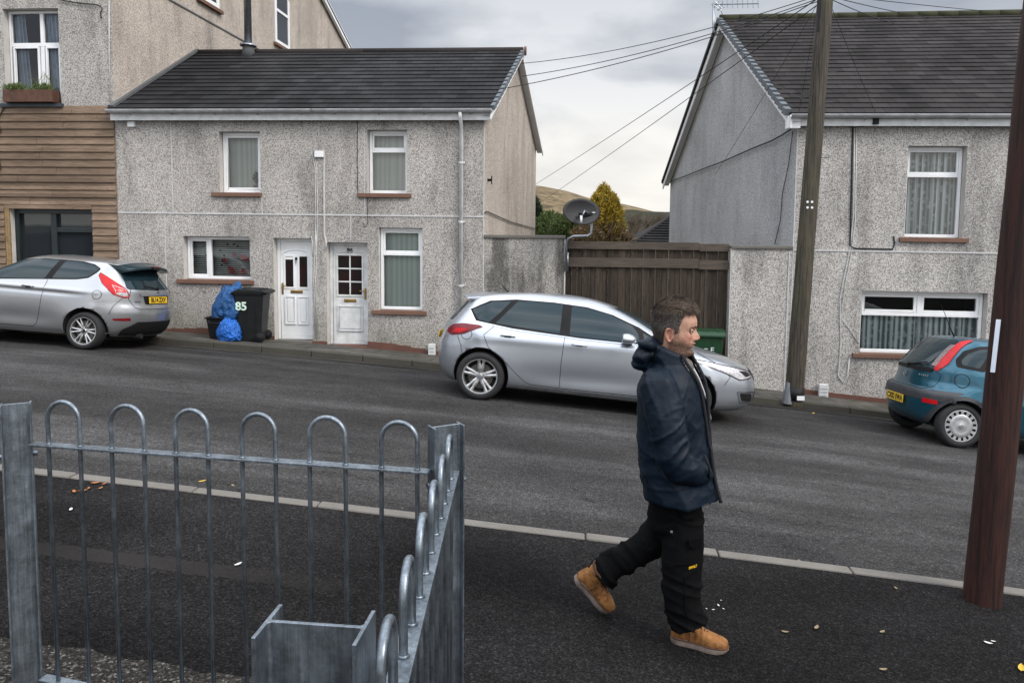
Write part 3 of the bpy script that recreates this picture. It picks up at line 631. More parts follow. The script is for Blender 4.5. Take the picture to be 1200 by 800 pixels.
def door(th, fr, r, style):
    x0, x1, z0, z1 = r; y = .19; d = MB(); bars(d, fr, x0+.004, x1-.004, z0+.004, z1-.004, .065, y+.05, .07)
    D = d.build('door', M['upvc' if style == 85 else 'upvc_old'], th, bevel=.005)
    X0, X1, Z0, Z1 = x0+.07, x1-.07, z0+.075, z1-.072; b = MB(); W = X1-X0; Hh = Z1-Z0
    b.box(X0, X1, y, y+.045, Z0, Z1, 0, fr.T)
    def panel(a, c, e, g, t=.022):      # raised panel with moulding frame
        bars(b, fr, X0+a*W, X0+c*W, Z0+e*Hh, Z0+g*Hh, .022, y-.0005, t); b.box(X0+a*W+.05, X0+c*W-.05, y-t*.8, y-.0005, Z0+e*Hh+.05, Z0+g*Hh-.05, 0, fr.T)
    g = MB()
    if style == 85:
        panel(.12, .46, .12, .42); panel(.54, .88, .12, .42)
        for a, c in ((.13, .42), (.58, .87)):
            bars(b, fr, X0+a*W-.02, X0+c*W+.02, Z0+.50*Hh, Z0+.86*Hh, .03, y-.0005, .014)
            g.face([fr.T(Vector(q)) for q in ((X0+a*W+.012, y-.004, Z0+.52*Hh), (X0+c*W-.012, y-.004, Z0+.52*Hh), (X0+c*W-.012, y-.004, Z0+(.80 if a < .5 else .845)*Hh+.02), (X0+a*W+.012, y-.004, Z0+(.845 if a > .5 else .80)*Hh+.02))])
        arch = [(X0+W*.5+W*.44*math.sin(a), Z0+Hh*(.86+.055*math.cos(a))) for a in [(-PI/2+PI*i/14) for i in range(15)]]
        b.tube([fr.T(Vector((u, y-.006, w))) for u, w in arch], .011, 6)
        hx = X0+.03; lb = (X0+W*.5, Z0+.47*Hh)
    else:
        panel(.12, .88, .10, .37)
        gx0, gx1, gz0, gz1 = X0+.14*W, X0+.86*W, Z0+.485*Hh, Z0+.90*Hh; bars(b, fr, gx0-.03, gx1+.03, gz0-.03, gz1+.03, .034, y-.0005, .016)
        b.box((gx0+gx1)/2-.013, (gx0+gx1)/2+.013, y-.013, y-.0005, gz0+.004, gz1-.004, 0, fr.T)
        for k in (1, 2): z = gz0+(gz1-gz0)*k/3; b.box(gx0+.004, (gx0+gx1)/2-.013, y-.0125, y-.0005, z-.013, z+.013, 0, fr.T); b.box((gx0+gx1)/2+.013, gx1-.004, y-.0125, y-.0005, z-.013, z+.013, 0, fr.T)
        g.face([fr.T(Vector(q)) for q in ((gx0, y-.003, gz0), (gx1, y-.003, gz0), (gx1, y-.003, gz1), (gx0, y-.003, gz1))])
        arch = [((gx0+gx1)/2+W*.42*math.sin(a), gz1+.01+Hh*(.035*math.cos(a))) for a in [(-PI/2+PI*i/14) for i in range(15)]]
        b.tube([fr.T(Vector((u, y-.006, w))) for u, w in arch], .010, 6)
        hx = X1-.03; lb = (X0+W*.5, Z0+.425*Hh)
    b.build('door_panel', M['upvc' if style == 85 else 'upvc_old'], D, bevel=.003)
    g.build('door_glass', M['doorglass'], D, recalc=False)
    b = MB(); b.box(hx-.018, hx+.018, y-.012, y-.001, Z0+.44*Hh, Z0+.56*Hh, 0, fr.T); sg = 1 if style == 85 else -1
    b.tube([fr.T(Vector((hx, y-.01, Z0+.53*Hh))), fr.T(Vector((hx, y-.05, Z0+.53*Hh))), fr.T(Vector((hx+sg*.10, y-.055, Z0+.53*Hh)))], .009, 8); b.build('door_handle', M['brass'], D)
    b = MB(); b.box(lb[0]-.12, lb[0]+.12, y-.014, y-.001, lb[1]-.03, lb[1]+.03, 0, fr.T); b.box(lb[0]-.10, lb[0]+.10, y-.022, y-.014, lb[1]-.018, lb[1]+.018, 0, fr.T); b.build('letter_slot', M['brass'], D, bevel=.003)
    if style == 85:
        b = MB(); b.lathe([(.001, 0), (.022, .004), (.03, .02), (.02, .035), (.008, .05), (.001, .052)], 12, 0, lambda p: fr.T(Vector((X0+W*.5+p.x, y-.006-abs(p.z)*.2-p.y*.2, Z0+.82*Hh+p.z-.02))))
        b.tube([fr.T(Vector((X0+W*.5, y-.02, Z0+.83*Hh))), fr.T(Vector((X0+W*.5, y-.03, Z0+.76*Hh)))], .010, 6, rs=[.014, .004]); b.build('door_knocker', M['black'], D)
    else:
        text_mesh('86', .125, M['black'], D, lambda p: fr.T(Vector((X0+W*.5+p.x, y-.006-p.z, Z0+.95*Hh+p.y))), 'house_number', .003, .004)
    b = MB(); b.box(x0+.001, x1-.001, -.06, .25, z0-.09, z0+.003, 0, fr.T); b.build('doorstep', M['coping' if style == 85 else 'plinth'], D, bevel=.01)
door(h85, FL, R85['door'], 85); door(h86, FL, R86['door'], 86)
# roofs
ov = .17; eYo = -.16
def eaveP(x): return Vector((x, YF+eYo, FL.T(Vector((x, 0, zeL))).z+.03))
rL0 = onY(232, 67, YF+dL); 
def ridP(x): return Vector((x, YF+dL*math.cos(math.radians(5.3)), ridz+(x-XL1)*(-.006)))
xe1 = XL1+ov; xr1 = gbA.x+ov
def mk_roof(th, xa, xb, xra, xrb):
    b = MB(); roof_front(b, eaveP(xa), eaveP(xb), ridP(xra), ridP(xrb), 15)
    slab4(b, [eaveP(xa), eaveP(xb), ridP(xrb), ridP(xra)], .05)
    y2 = YF+6.5; slab4(b, [ridP(xra), ridP(xrb), Vector((gbR.x+ov if xb > XLM+.1 else xb, y2, ezf)), Vector((xa, y2, ezf))], .05)
    b.build('roof', M['tile_l'], th, recalc=False)
    b = MB(); P = ridP(xra); Q = ridP(xrb); b.tube([P+Vector((0, 0, .0)), Q+Vector((0, 0, .0))], .085, 12); b.build('ridge', M['ridge'], th, True)
mk_roof(h85, XL0-.05, XLM, XL0-.05, XLM); mk_roof(h86, XLM, xe1, XLM, xr1)
def fascia(th, fr, xa, xb, zg, T=None):
    b = MB(); b.box(xa, xb, -.15, -.12, zg-.20, zg-.06, 0, fr.T); b.box(xa, xb, -.12, 0, zg-.075, zg-.06, 0, fr.T); b.build('fascia', M['upvc_old'], th)
    b = MB(); n = 9; pr = [(-.22-.065*math.cos(PI*i/(n-1)), zg-.01-.065*math.sin(PI*i/(n-1))) for i in range(n)]; pr2 = [(-.22-.058*math.cos(PI*i/(n-1)), zg-.006-.058*math.sin(PI*i/(n-1))) for i in range(n)][::-1]
    b.prism(pr+pr2, xa-.02, xb+.02, lambda u, v, w: fr.T(Vector((w, u, v))))
    x = xa+.4
    while x < xb: b.bar(fr.T(Vector((x, -.29, zg-.02))), fr.T(Vector((x+.02, -.16, zg-.10))), .02, .015); x += .85
    b.build('gutter', M['gutter'], th)
fascia(h85, FL, XL0, XLM, zeL+.02); fascia(h86, FL, XLM, XL1+ov-.02, zeL+.02)
# white barge boards + verge on number 86
def barge(th, F_, A_, R_, off, zf, za, zr, mt='upvc', h=.16):
    b = MB(); side = Vector((sk.y, -sk.x, 0)) if off > 0 else Vector((-FWD.y, FWD.x, 0)); w = abs(off)
    for P, z0, Q, z1 in ((F_, zf, A_, za), (R_, zr, A_, za)):
        p = Vector((P.x, P.y, z0)); q = Vector((Q.x, Q.y, z1)); o = side*w
        b.add([p+o, q+o, q+o-Vector((0, 0, h)), p+o-Vector((0, 0, h)), p+o*.85, q+o*.85, q+o*.85-Vector((0, 0, h)), p+o*.85-Vector((0, 0, h))],
              [(0, 1, 2, 3), (7, 6, 5, 4), (0, 4, 5, 1), (2, 6, 7, 3), (0, 3, 7, 4), (1, 5, 6, 2)])
        b.add([p+o*.85-Vector((0, 0, .09)), q+o*.85-Vector((0, 0, .09)), q-Vector((0, 0, .09)), p-Vector((0, 0, .09))], [(0, 1, 2, 3)])
    b.build('barge_board', M[mt], th, recalc=True)
gF = gbF-sk*.18; gR = gbR+sk*.2
barge(h86, gF, gbA, gR, ov*1.0, ezf-.01, ridz-.0, ezf-.02)
b = MB()
P, Q = eaveP(xe1), ridP(xr1)
for k in range(15):
    a = P.lerp(Q, k/15); c = P.lerp(Q, (k+.92)/15); b.bar(a+Vector((.0, 0, .012)), c+Vector((.0, 0, -.012)), .075, .09)
b.build('verge_tile', M['verge'], h86)
b = MB(); b.tube([Q+Vector((.02, 0, .0)), Q+Vector((.07, 0, 0))], .10, 12); b.build('ridge_end', M['sill'], h86)
# downpipe of number 86
b = MB(); xd = facx(541, 250); zt_ = zeL-.05; P = [(xd, -.22, zt_), (xd, -.22, zt_-.08), (xd, -.06, zt_-.22), (xd, -.06, G(xd, YF)+.25)]
b.tube([FL.T(Vector(p)) for p in P], .036, 12)
for z in (zt_-.9, zt_-2.0, zt_-3.2): b.lathe([(.045, -.02), (.045, .02)], 12, 0, lambda p: FL.T(Vector((xd+p.x, -.06+p.y, z+p.z)))); b.box(xd-.06, xd+.06, -.02, 0, z-.02, z+.02, 0, FL.T)
b.build('downpipe', M['upvc_old'], h86, True)
def cab(th, fr, pts, r, mt, name='cable', y=-.012, per=None):
    P = [fr.T(Vector((onY(x, yy).x, y, fr.zz(x, yy)))) for x, yy in pts]
    b = MB(); b.tube(P, r, 6); return b.build(name, M[mt], th, True)
# white cables and junction boxes between the doors
cab(h85, FL, [(374, 140), (374, 176)], .010, 'cable_w'); 
for i, dx in enumerate((-5, -3)): cab(h85, FL, [(374+dx*.3, 181), (374+dx-1, 175), (374+dx-2, 184), (374+dx+.5, 196), (374+dx+1.5, 260), (373+dx, 330), (373.3+dx*.5, 396)], .009, 'cable_w')
for i, dx in enumerate((4, 5)): cab(h86, FL, [(376+dx*.3, 181), (376+dx-1, 175), (376+dx, 184), (376+dx-.5, 215), (376+dx, 275), (376+dx+2, 284), (378+dx, 292)], .009, 'cable_w')
cab(h85, FL, [(363, 279), (365, 277), (366.5, 285), (367, 297), (370, 299), (371, 290), (370.5, 270)], .009, 'cable_w')
b = MB(); x = facx(374.5, 180); z = FL.zz(374, 181); b.box(x-.085, x+.085, -.06, 0, z-.06, z+.06, 0, FL.T); b.build('junction_box', M['upvc'], h85, bevel=.01)
b = MB(); x = facx(155.5, 145); z = FL.zz(155, 146); b.box(x-.075, x+.075, -.07, 0, z-.055, z+.055, 0, FL.T); b.build('wall_light', M['upvc'], h85, bevel=.015)
cab(h85, FL, [(140, 140), (150, 139), (155, 144)], .006, 'cable_k')
cab(h86, FL, [(419, 131), (416, 137), (419, 143), (419, 200), (419.5, 228)], .006, 'cable_k'); cab(h86, FL, [(431, 232), (431, 262), (428, 266), (426, 262)], .005, 'cable_k')
b = MB(); b.tube([Vector((XL1+.02, YF-.02, FL.zz(566, 252)+.02))]+[gbF+sk*s+Vector((.03, 0, zz_)) for s, zz_ in ((.1, 2.52), (2.5, 2.35), (6.2, 2.2))], .012, 6); b.build('cable', M['cable_k'], h86, True)
b = MB(); pz = 3.12; q = gbF+sk*.3; b.bar(q+Vector((0, 0, pz)), q+Vector((.08, -.02, pz)), .03, .05); b.bar(q+Vector((.08, 0, pz-.08)), q+Vector((.08, 0, pz+.08)), .02, .02, up=Vector((1, 0, 0))); b.build('wall_bracket', M['black'], h86)
# corner bead
b = MB(); b.box(XL1-.012, XL1+.006, -.006, .01, G(XL1, YF)+.2, zeL-.08, 0, FL.T); b.build('corner_bead', M['bead'], h86)
# flue on the ridge of number 85
fp = onY(290, 66, YF+dL-.2); fl = MB(); fz = ridz-.12; X = fp.x
b = MB(); b.lathe([(.0, 0), (.17, .0), (.13, .22), (.12, .3), (.001, .3)], 20, 0, lambda p: Vector((X+p.x, YF+dL-.15+p.y, fz+p.z))); b.build('flue_base', M['lead'], h85, True)
b = MB(); b.lathe([(.001, 0), (.085, 0), (.085, 1.05), (.11, 1.06), (.11, 1.12), (.085, 1.13), (.085, 2.0), (.001, 2.0)], 24, 0, lambda p: Vector((X+p.x, YF+dL-.15+p.y, fz+.3+p.z)));
b.lathe([(.19, .0), (.19, .03), (.001, .04)], 20, 0, lambda p: Vector((X+p.x, YF+dL-.15+p.y, fz+.28+p.z))); b.build('flue_pipe', M['steel'], h85, True)
# ======================= tall house at the far left =======================
FT = Front(onY(70, 250).x, -.004)
XT0 = -16.5; XT1 = XL0-.006; ht = thing('tall_house', 'tall grey gable-end house with larch boarding and a flower box at the far left', 'house', ((XT0+XT1)/2, YF, G(XT1, YF)+.1))
upw = FT.rect(5, 10, 70, 122); shop = FT.rect(14, 245, 110, 335)
zcl = FT.zz(70, 127); ztop = 7.6
b = MB(); wall_front(b, FT, XT0, XT1, zbase, ztop, [upw, shop], thick=.3)
xs_ = XT1; D15 = 15.5
vf = onY(375, 0, 1); 
def onX(x, y, X): r = ray(x, y); return CAM+r*(X/r.x)
g1, g2 = onX(377, 0, xs_), onX(410, 64, xs_)
slope = (g1.z-g2.z)/(g2.y-g1.y); yapex = YF+D15*.5; ybk = YF+D15
def zv(y): return g1.z+(g1.y-y)*slope
ya = g1.y-2.6; za = zv(ya); yb2 = 2*(g1.y)-YF
b.face([(xs_, YF, zbase), (xs_, g2.y+1.5, zbase), (xs_, g2.y+1.5, zv(g2.y+1.5)), (xs_, ya, za), (xs_, YF, za-(ya-YF)*slope*.55)], 2)
b.build('wall', [M['peb2'], M['reveal'], M['peb_lit']], ht, recalc=False)
print('tall', g1, g2, slope, ya, za)
b = MB(); zfr = za-(ya-YF)*slope*.55
slab4(b, [(XT0, ya, za+.1), (xs_+.15, ya, za+.1), (xs_+.15, g2.y+1.8, zv(g2.y+1.8)+.1), (XT0, g2.y+1.8, zv(g2.y+1.8)+.1)], .08); slab4(b, [(XT0, YF-.2, zfr), (xs_+.15, YF-.2, zfr), (xs_+.15, ya, za+.1), (XT0, ya, za+.1)], .08)
b.build('roof', M['tile_l'], ht)
b = MB(); b.bar((xs_+.10, ya, za+.02), (xs_+.10, g2.y+1.8, zv(g2.y+1.8)+.02), .10, .22); b.build('barge_board', M['upvc'], ht)
# sloping render joint and side windows
j1, j2 = onX(198, 0, xs_), onX(318, 66.6, xs_)
b = MB(); dj = (j2.y-j1.y); zj = (j1.z+j2.z)/2
b.box(xs_+.001, xs_+.02, YF+.3, j2.y+3, zj-.015, zj+.02)
j3, j4 = onX(183*1.0+180, 0, xs_), onX(381, 14, xs_)
b.build('render_bead', M['lead'], ht)
def side_win(x0, y0, x1, y1, nm):
    a, c = onX(x0, y0, xs_), onX(x1, y1, xs_); ya_, yb_ = a.y, c.y; zlo = onX(x0, y0, xs_).z
    b = MB(); X = xs_
    for q in ((ya_, ya_+.12, zlo+.001, zlo+1.5), (yb_-.12, yb_, zlo+.001, zlo+1.5), (ya_+.12, yb_-.12, zlo+.001, zlo+.12), (ya_+.12, yb_-.12, zlo+.95, zlo+1.03)): b.box(X+.004, X+.03, q[0], q[1], q[2], q[3])
    w = b.build('window', M['upvc'], ht); b = MB(); b.face([(X+.008, ya_, zlo), (X+.008, yb_, zlo), (X+.008, yb_, zlo+1.5), (X+.008, ya_, zlo+1.5)]); b.build('pane', M['glass'], w)
    b = MB(); b.box(X+.001, X+.09, ya_-.1, yb_+.1, zlo-.08, zlo); b.build('sill', M['sill'], w)
side_win(322, 50, 339, 61, 'a'); side_win(232, -2, 256, 13, 'b')
# upper window with planter
window(ht, FT, upw, 'none', None, back='none', fw=.05)
b = MB(); x0, x1, z0, z1 = upw; y = .15; zt2 = z1-(z1-z0)*.36; xm = (x0+x1)/2+.12
x0w = x0+.17
b.box(x0+.06, x1-.06, y-.012, y+.05, zt2-.035, zt2+.035, 0, FT.T); b.box(xm-.04, xm+.04, y-.010, y+.052, z0+.06, zt2-.035, 0, FT.T); b.box(xm-.035, xm+.035, y-.009, y+.052, zt2+.035, z1-.06, 0, FT.T)
for a, c in ((x0+.06, xm-.04), (xm+.04, x1-.06)): bars(b, FT, a+.03, c-.02, z0+.07, zt2-.04, .035, y+.02, .045)
wf = b.build('window_sash', M['upvc'], ht, bevel=.005)
b = MB(); b.face([FT.T(Vector(q)) for q in ((x0, y+.035, z0), (x1, y+.035, z0), (x1, y+.035, z1), (x0, y+.035, z1))]); b.build('pane', M['pane'], wf, recalc=False)
b = MB()
for xa_, xb_, tilt in ((x0+.1, x0+.36, .12), (xm-.22, xm-.02, -.16), (x1-.36, x1-.06, .14)):
    n = 14
    for i in range(n):
        u0 = xa_+(xb_-xa_)*i/n; u1 = xa_+(xb_-xa_)*(i+1)/n; f0 = .03*math.sin(i*1.5); f1 = .03*math.sin((i+1)*1.5)
        b.face([FT.T(Vector(q)) for q in ((u0, y+.12+f0, z0), (u1, y+.12+f1, z0), (u1-tilt, y+.12+f1, z1), (u0-tilt, y+.12+f0, z1))])
b.build('curtain', simple('pale_blue_curtain', (.34, .40, .50), .9), wf, recalc=False)
b = MB(); b.box(x0-.1, x1+.05, -.07, .13, z0-.07, z0+.002, 0, FT.T); b.build('sill', simple('dark_slate_sill', (.03, .04, .05), .5), wf, bevel=.006)
pl = thing('flower_box', 'brown wooden flower box with straggly plants under the tall house window', 'flower box', FT.T(Vector(((x0+x1)/2, -.03, z0+.01))))
b = MB(); px0, px1 = onY(11, 115).x, onY(68, 115).x
b.box(px0, px1, -.17, .08, z0+.012, z0+.25, 0, FT.T); b.build('box', simple('brown_planter', (.085, .038, .022), .7, 0, .4, 10), pl, bevel=.008)
b = MB()
for i in range(22): leaves(b, (px0+(px1-px0)*random.random(), YF-.06+random.uniform(-.08, .05), FT.T(Vector((px0, 0, z0))).z+.28), .10, .09, .09, 120, .022, random, 0, .4)
for i in range(16):
    x = px1-.45+random.random()*.35; b.tube([FT.T(Vector((x, -.05, z0+.25))), FT.T(Vector((x+random.uniform(-.08, .08), -.06, z0+.42))), FT.T(Vector((x+random.uniform(-.15, .15), -.07, z0+.5+random.random()*.12)))], .003, 4)
b.build('plants', M['greenleaf'], pl, recalc=False, weld=False)
# timber cladding: separate boards
b = MB(); z = FT.zz(70, 300)-1.2; k = 0; Rc = random.Random(2)
while z < zcl-.02:
    cuts = [XT0, XT0+Rc.uniform(1, 3), XT1-Rc.uniform(2.6, 4.0), XT1-Rc.uniform(.8, 2.2), XT1-.004]
    for a, c in zip(cuts, cuts[1:]):
        segs = [(a, c)]
        if z+.14 > shop[2] and z+.02 < shop[3]: segs = [(a, min(c, shop[0]-.11)), (max(a, shop[1]+.003), c)]
        for a_, c_ in segs:
            if c_-a_ > .05:
                o_ = Rc.uniform(0, .005)
                b.add([FT.T(Vector(q)) for q in ((a_+.003, -.040-o_, z), (c_-.003, -.040-o_, z), (c_-.003, -.012-o_, z+.149), (a_+.003, -.012-o_, z+.149), (a_+.003, -.001, z), (c_-.003, -.001, z), (c_-.003, -.001, z+.149), (a_+.003, -.001, z+.149))],
                      [(0, 1, 2, 3), (0, 4, 5, 1), (2, 6, 7, 3), (0, 3, 7, 4), (1, 5, 6, 2)])
    if z < shop[3] < z+.149: b.box(shop[0]-.10, shop[1]+.002, -.035, -.002, shop[3]+.001, z+.146, 0, FT.T)
    z += .148
b.build('cladding', M['clad'], ht)
b = MB(); x0, x1, z0, z1 = shop; bars(b, FT, x0-.10, x0-.004, z0, z1+.0, .046, -.002, .03); b.build('door_post', simple('yellow_timber', (.24, .16, .07), .7, 0, .3, 8), ht)
b = MB(); dk = simple('dark_green_frame', (.012, .02, .022), .35, 0, .2); y = .12
bars(b, FT, x0+.003, x1-.003, z0, z1-.003, .09, y+.06, .08); xm = x0+(x1-x0)*.48; b.box(xm-.06, xm+.06, y-.02, y+.058, z0+.1, z1-.093, 0, FT.T); zt3 = z1-(z1-z0)*.27; b.box(xm+.06, x1-.093, y-.015, y+.056, zt3-.045, zt3+.045, 0, FT.T)
sf = b.build('shopfront', dk, ht, bevel=.006); b = MB(); b.face([FT.T(Vector(q)) for q in ((x0, y+.05, z0), (x1, y+.05, z0), (x1, y+.05, z1), (x0, y+.05, z1))]); b.build('pane', M['glass'], sf)
# wires on tall house wall
b = MB(); P = [FT.T(Vector((onY(x, yy).x, -.03, FT.zz(x, yy)))) for x, yy in ((69, 0), (90, 4), (112, 6), (119, 8), (121, 12), (119, 16), (120, 22))]; b.tube(P, .012, 6); b.build('cable', M['cable_k'], ht, True)
b = MB(); P = [FT.T(Vector((onY(x, yy).x, -.03, FT.zz(x, yy)))) for x, yy in ((129, 0), (129, 60), (130, 121))]; b.tube(P, .008, 5); b.build('cable', M['cable_w'], ht, True)
b = MB(); P = [FT.T(Vector((onY(x, yy).x, -.05, FT.zz(x, yy)))) for x, yy in ((8, 124), (1, 138), (-3, 142), (2, 150), (3, 155), (-4, 160), (-6, 178), (1, 186), (3, 197), (-2, 210))]; b.tube(P, .012, 6); b.build('cable', M['cable_k'], ht, True)
# lead flashing where number 85 meets the tall wall
b = MB(); P, Q = eaveP(XL0-.03), ridP(XL0-.03)
b.bar(P+Vector((.05, 0, .05)), Q+Vector((.05, 0, .08)), .11, .05); b.build('lead_flashing', M['lead'], h85)
# ======================= right house =======================
FR = Front(onY(1060, 250).x, -.0045*1.2)
XR0, XR1 = facx(931), 12.2
hr = thing('end_house', 'grey pebbledashed house with net curtains behind the leaning telegraph pole on the right', 'house', ((XR0+XR1)/2, YF, G(XR0, YF)+.1))
upR = FR.rect(1062, 171, 1131, 279); loR = FR.rect(1008, 342, 1156, 416)
zeR = FR.zz(1060, 137); bk = Vector((-FWD.x*-1, FWD.y, 0)); bk = Vector((FWD.x, FWD.y, 0))
C1 = Vector((XR0, YF, 0)); dA = 4.62; CA = C1+bk*dA; CR = C1+bk*10.6
rzz = 7.22; zF = FR.T(Vector((XR0, 0, zeR))).z; zR_ = 3.75
b = MB(); wall_front(b, FR, XR0, XR1, -2.6, zeR, [upR, loR])
b.face([(C1.x, C1.y, -2.6), (C1.x, C1.y, zF), (CA.x, CA.y, rzz-.15), (CR.x, CR.y, zR_), (CR.x, CR.y, -2.6)], 2)
b.build('wall', [M['peb3'], M['reveal'], M['peb_shade']], hr, recalc=False)
window(hr, FR, upR, 'top', FR.rect(1053, 279, 1134, 284), back='net'); window(hr, FR, loR, 'wide', FR.rect(998, 416, 1160, 422), back='net')
b = MB(); zb2 = FR.zz(1060, 295); b.box(XR0, XR1, -.012, 0, zb2-.014, zb2+.014, 0, FR.T); b.box(XR0-.004, XR0+.012, -.006, .012, -1.0, zeR-.1, 0, FR.T)
x = facx(921, 400); b.box(x-.01, x+.01, -.01, 0, -1, zb2-.05, 0, FR.T); b.build('render_bead', M['bead'], hr)
b = MB(); n = 40
for i in range(n):
    u0 = XR0-.0+(XR1-XR0)*i/n; u1 = XR0+(XR1-XR0)*(i+1)/n; zz_ = .21+.03*math.sin(u0); b.box(u0, u1, YF-.03, YF-.001, zz_-.6, zz_); b.v[-8:] = [Vector((q.x, q.y, q.z+G(q.x, YF))) for q in b.v[-8:]]
b.build('plinth', M['plinth'], hr)
# roof
def eR(x): return Vector((x, YF-.16, FR.T(Vector((x, 0, zeR))).z+.03))
def rR(x): return Vector((x, CA.y, rzz+(x-CA.x)*.000))
xo = .20; b = MB(); roof_front(b, eR(XR0-xo), eR(XR1), rR(CA.x-xo), rR(XR1), 25, .33, .026); slab4(b, [eR(XR0-xo), eR(XR1), rR(XR1), rR(CA.x-xo)], .05)
slab4(b, [rR(CA.x-xo), rR(XR1), Vector((XR1, CR.y+.2, zR_+.02)), Vector((CR.x-xo, CR.y+.2, zR_+.02))], .06); b.build('roof', M['tile_r'], hr, recalc=False)
b = MB(); x = CA.x-xo
while x < XR1: b.tube([rR(x)+Vector((0, 0, .01)), rR(min(x+.44, XR1))+Vector((0, 0, .01))], .10, 10); x += .45
b.build('ridge', M['moss'], hr, True)
fascia(hr, FR, XR0-xo+.03, XR1, zeR+.02)
b = MB(); P, Q = eR(XR0-xo), rR(CA.x-xo)
for k in range(25): a = P.lerp(Q, k/25); c = P.lerp(Q, (k+.9)/25); b.bar(a+Vector((-.02, 0, .025)), c+Vector((-.02, 0, -.01)), .11, .12)
b.build('verge_tile', M['verge'], hr)
gF = C1-bk*.18; gR = CR+bk*.25
barge(hr, gF, CA, gR, -xo, zF-.02, rzz-.02, zR_-.02, h=.20)
b = MB(); P2 = Vector((CR.x-xo-.03, CR.y+.25, zR_+.0)); b.bar(rR(CA.x-xo-.02)+Vector((0, 0, .0)), P2, .07, .09); b.build('verge_tile', M['black'], hr)
b = MB(); b.box(XR0-xo-.02, XR0-.0, -.16, -.0, zeR-.22, zeR-.01, 0, FR.T); b.build('eave_box', M['upvc'], hr)
# cables on the right house
cab(hr, FR, [(976, 130), (984, 134), (998, 142), (999, 150), (998, 200), (996, 288), (1002, 291), (1046, 292), (1048, 285), (1047, 277)], .014, 'cable_k')
cab(hr, FR, [(1001, 150), (1000, 250), (996, 290), (988, 330), (984, 350), (985, 400), (982, 440), (988, 449), (993, 440), (995, 420)], .009, 'cable_w')
cab(hr, FR, [(1003.5, 150), (1002, 260), (997, 300), (990, 335), (985, 372), (995, 385), (1006, 402)], .007, 'cable_w')
cab(hr, FR, [(1021, 131), (1024, 140), (1019, 146), (1010, 149), (1003, 148)], .007, 'cable_k')
b = MB(); x = facx(1022, 144); z = FR.zz(1022, 144); b.box(x-.05, x+.05, -.18, -.152, z-.05, z+.05, 0, FR.T); b.build('junction_box', M['black'], hr)
b = MB(); P = []
for s, zz_ in ((.05, 4.06), (.7, 3.99), (1.2, 3.955), (2.4, 3.93), (4.3, 3.86), (6.2, 3.83), (8.4, 3.78), (10.3, 3.76)): q = C1+bk*s; P.append(Vector((q.x-.05, q.y, zz_)))
b.tube(P, .015, 6); b.build('cable', M['cable_k'], hr, True)
b = MB(); P = []
for s, zz_ in ((.15, 4.0), (.3, 3.4), (.55, 2.9), (.6, 2.4), (.85, 1.95)): q = C1+bk*s; P.append(Vector((q.x-.03, q.y, zz_)))
b.tube(P, .008, 5); b.build('cable', M['cable_k'], hr, True)
# ======================= yard walls, gate, dish =======================
def ywall(x0p, x1p, ytp, label, fr, xa=None, xb=None):
    xa = facx(x0p) if xa is None else xa; xb = facx(x1p) if xb is None else xb; z = onY((x0p+x1p)/2, ytp).z
    th = thing('yard_wall', label, 'wall', ((xa+xb)/2, YF+.1, G((xa+xb)/2, YF)+.1), group='yard walls')
    b = MB(); b.box(xa, xb, YF+.001, YF+.22, -2.2, z-.06); b.build('wall', M['pebs' if x0p < 700 else 'peb3'], th)
    b = MB(); b.box(xa, xb+.0, YF-.03, YF+.25, z-.06, z+.0); b.build('coping', M['coping'], th, bevel=.01)
    b = MB(); b.box((xb-.015) if x0p < 700 else xa, xb+.004 if x0p < 700 else xa+.015, YF-.008, YF+.0, -1.6, z-.07); b.build('corner_bead', M['bead'], th); return th
ywall(562, 663, 275.5, 'streaky pebbledashed yard wall between number 86 and the timber gate', FL, xa=XL1+.002)
ywall(858, 930, 288, 'plain pebbledashed yard wall between the timber gate and the right house', FR, xb=XR0-.002)
gt = thing('timber_gate', 'tall weathered brown board gate between the two yard walls', 'gate', (onY(760, 300).x, YF+.15, G(.9, YF)+.1))
gx0, gx1 = facx(663)+.01, facx(857); gz = onY(760, 287).z
b = MB(); x = gx0; k = 0; Rg = random.Random(8)
while x < gx1-.02:
    w = Rg.uniform(.105, .125); x2 = min(x+w, gx1); o_ = .022 if k % 2 else 0; b.box(x+.002, x2-.001, YF+.14-o_, YF+.16-o_, -1.6, gz-.03-Rg.uniform(0, .01)-.006*(x-gx0)); x = x2; k += 1
b.build('boards', M['gatewood'], gt)
zr = [(gz-.09, gz+.05), (onY(760, 314).z, onY(760, 303).z), (-.9, -.75)]
for z0, z1 in zr:
    b = MB(); xm = gx0+(gx1-gx0)*.82
    b.box(gx0, xm-.004, YF+.075, YF+.115, z0, z1); b.box(xm+.002, gx1, YF+.078, YF+.117, z0-.02, z1-.02); b.build('rail', M['gaterail'], gt, bevel=.004)
M['dish'] = simple('dark_mesh_dish', (.014, .015, .017), .6, .1, .3, 30, .3, 200)
ds = thing('satellite_dish', 'dark oval satellite dish on a bent grey pole above the timber gate', 'satellite dish', onY(664, 315)+Vector((0, -.05, 0)))
D0 = onY(682, 248, YF-.35); P = [onY(663.5, 318, YF-.06), onY(663.5, 286, YF-.06), onY(666, 280, YF-.09), onY(672, 277, YF-.15), onY(689, 276.5, YF-.15), onY(693, 273, YF-.15), onY(694, 240, YF-.15)]
b = MB(); b.tube(P, .026, 10); b.box(P[0].x-.04, P[0].x+.04, YF-.03, YF, P[0].z, P[0].z+.35); b.build('mast', M['steel'], ds, True)
b = MB(); n, mm = 32, 6; V = []
ax = Vector((-.42, .88, -.22)).normalized(); u = ax.cross(Vector((0, 0, 1))).normalized(); w = u.cross(ax)
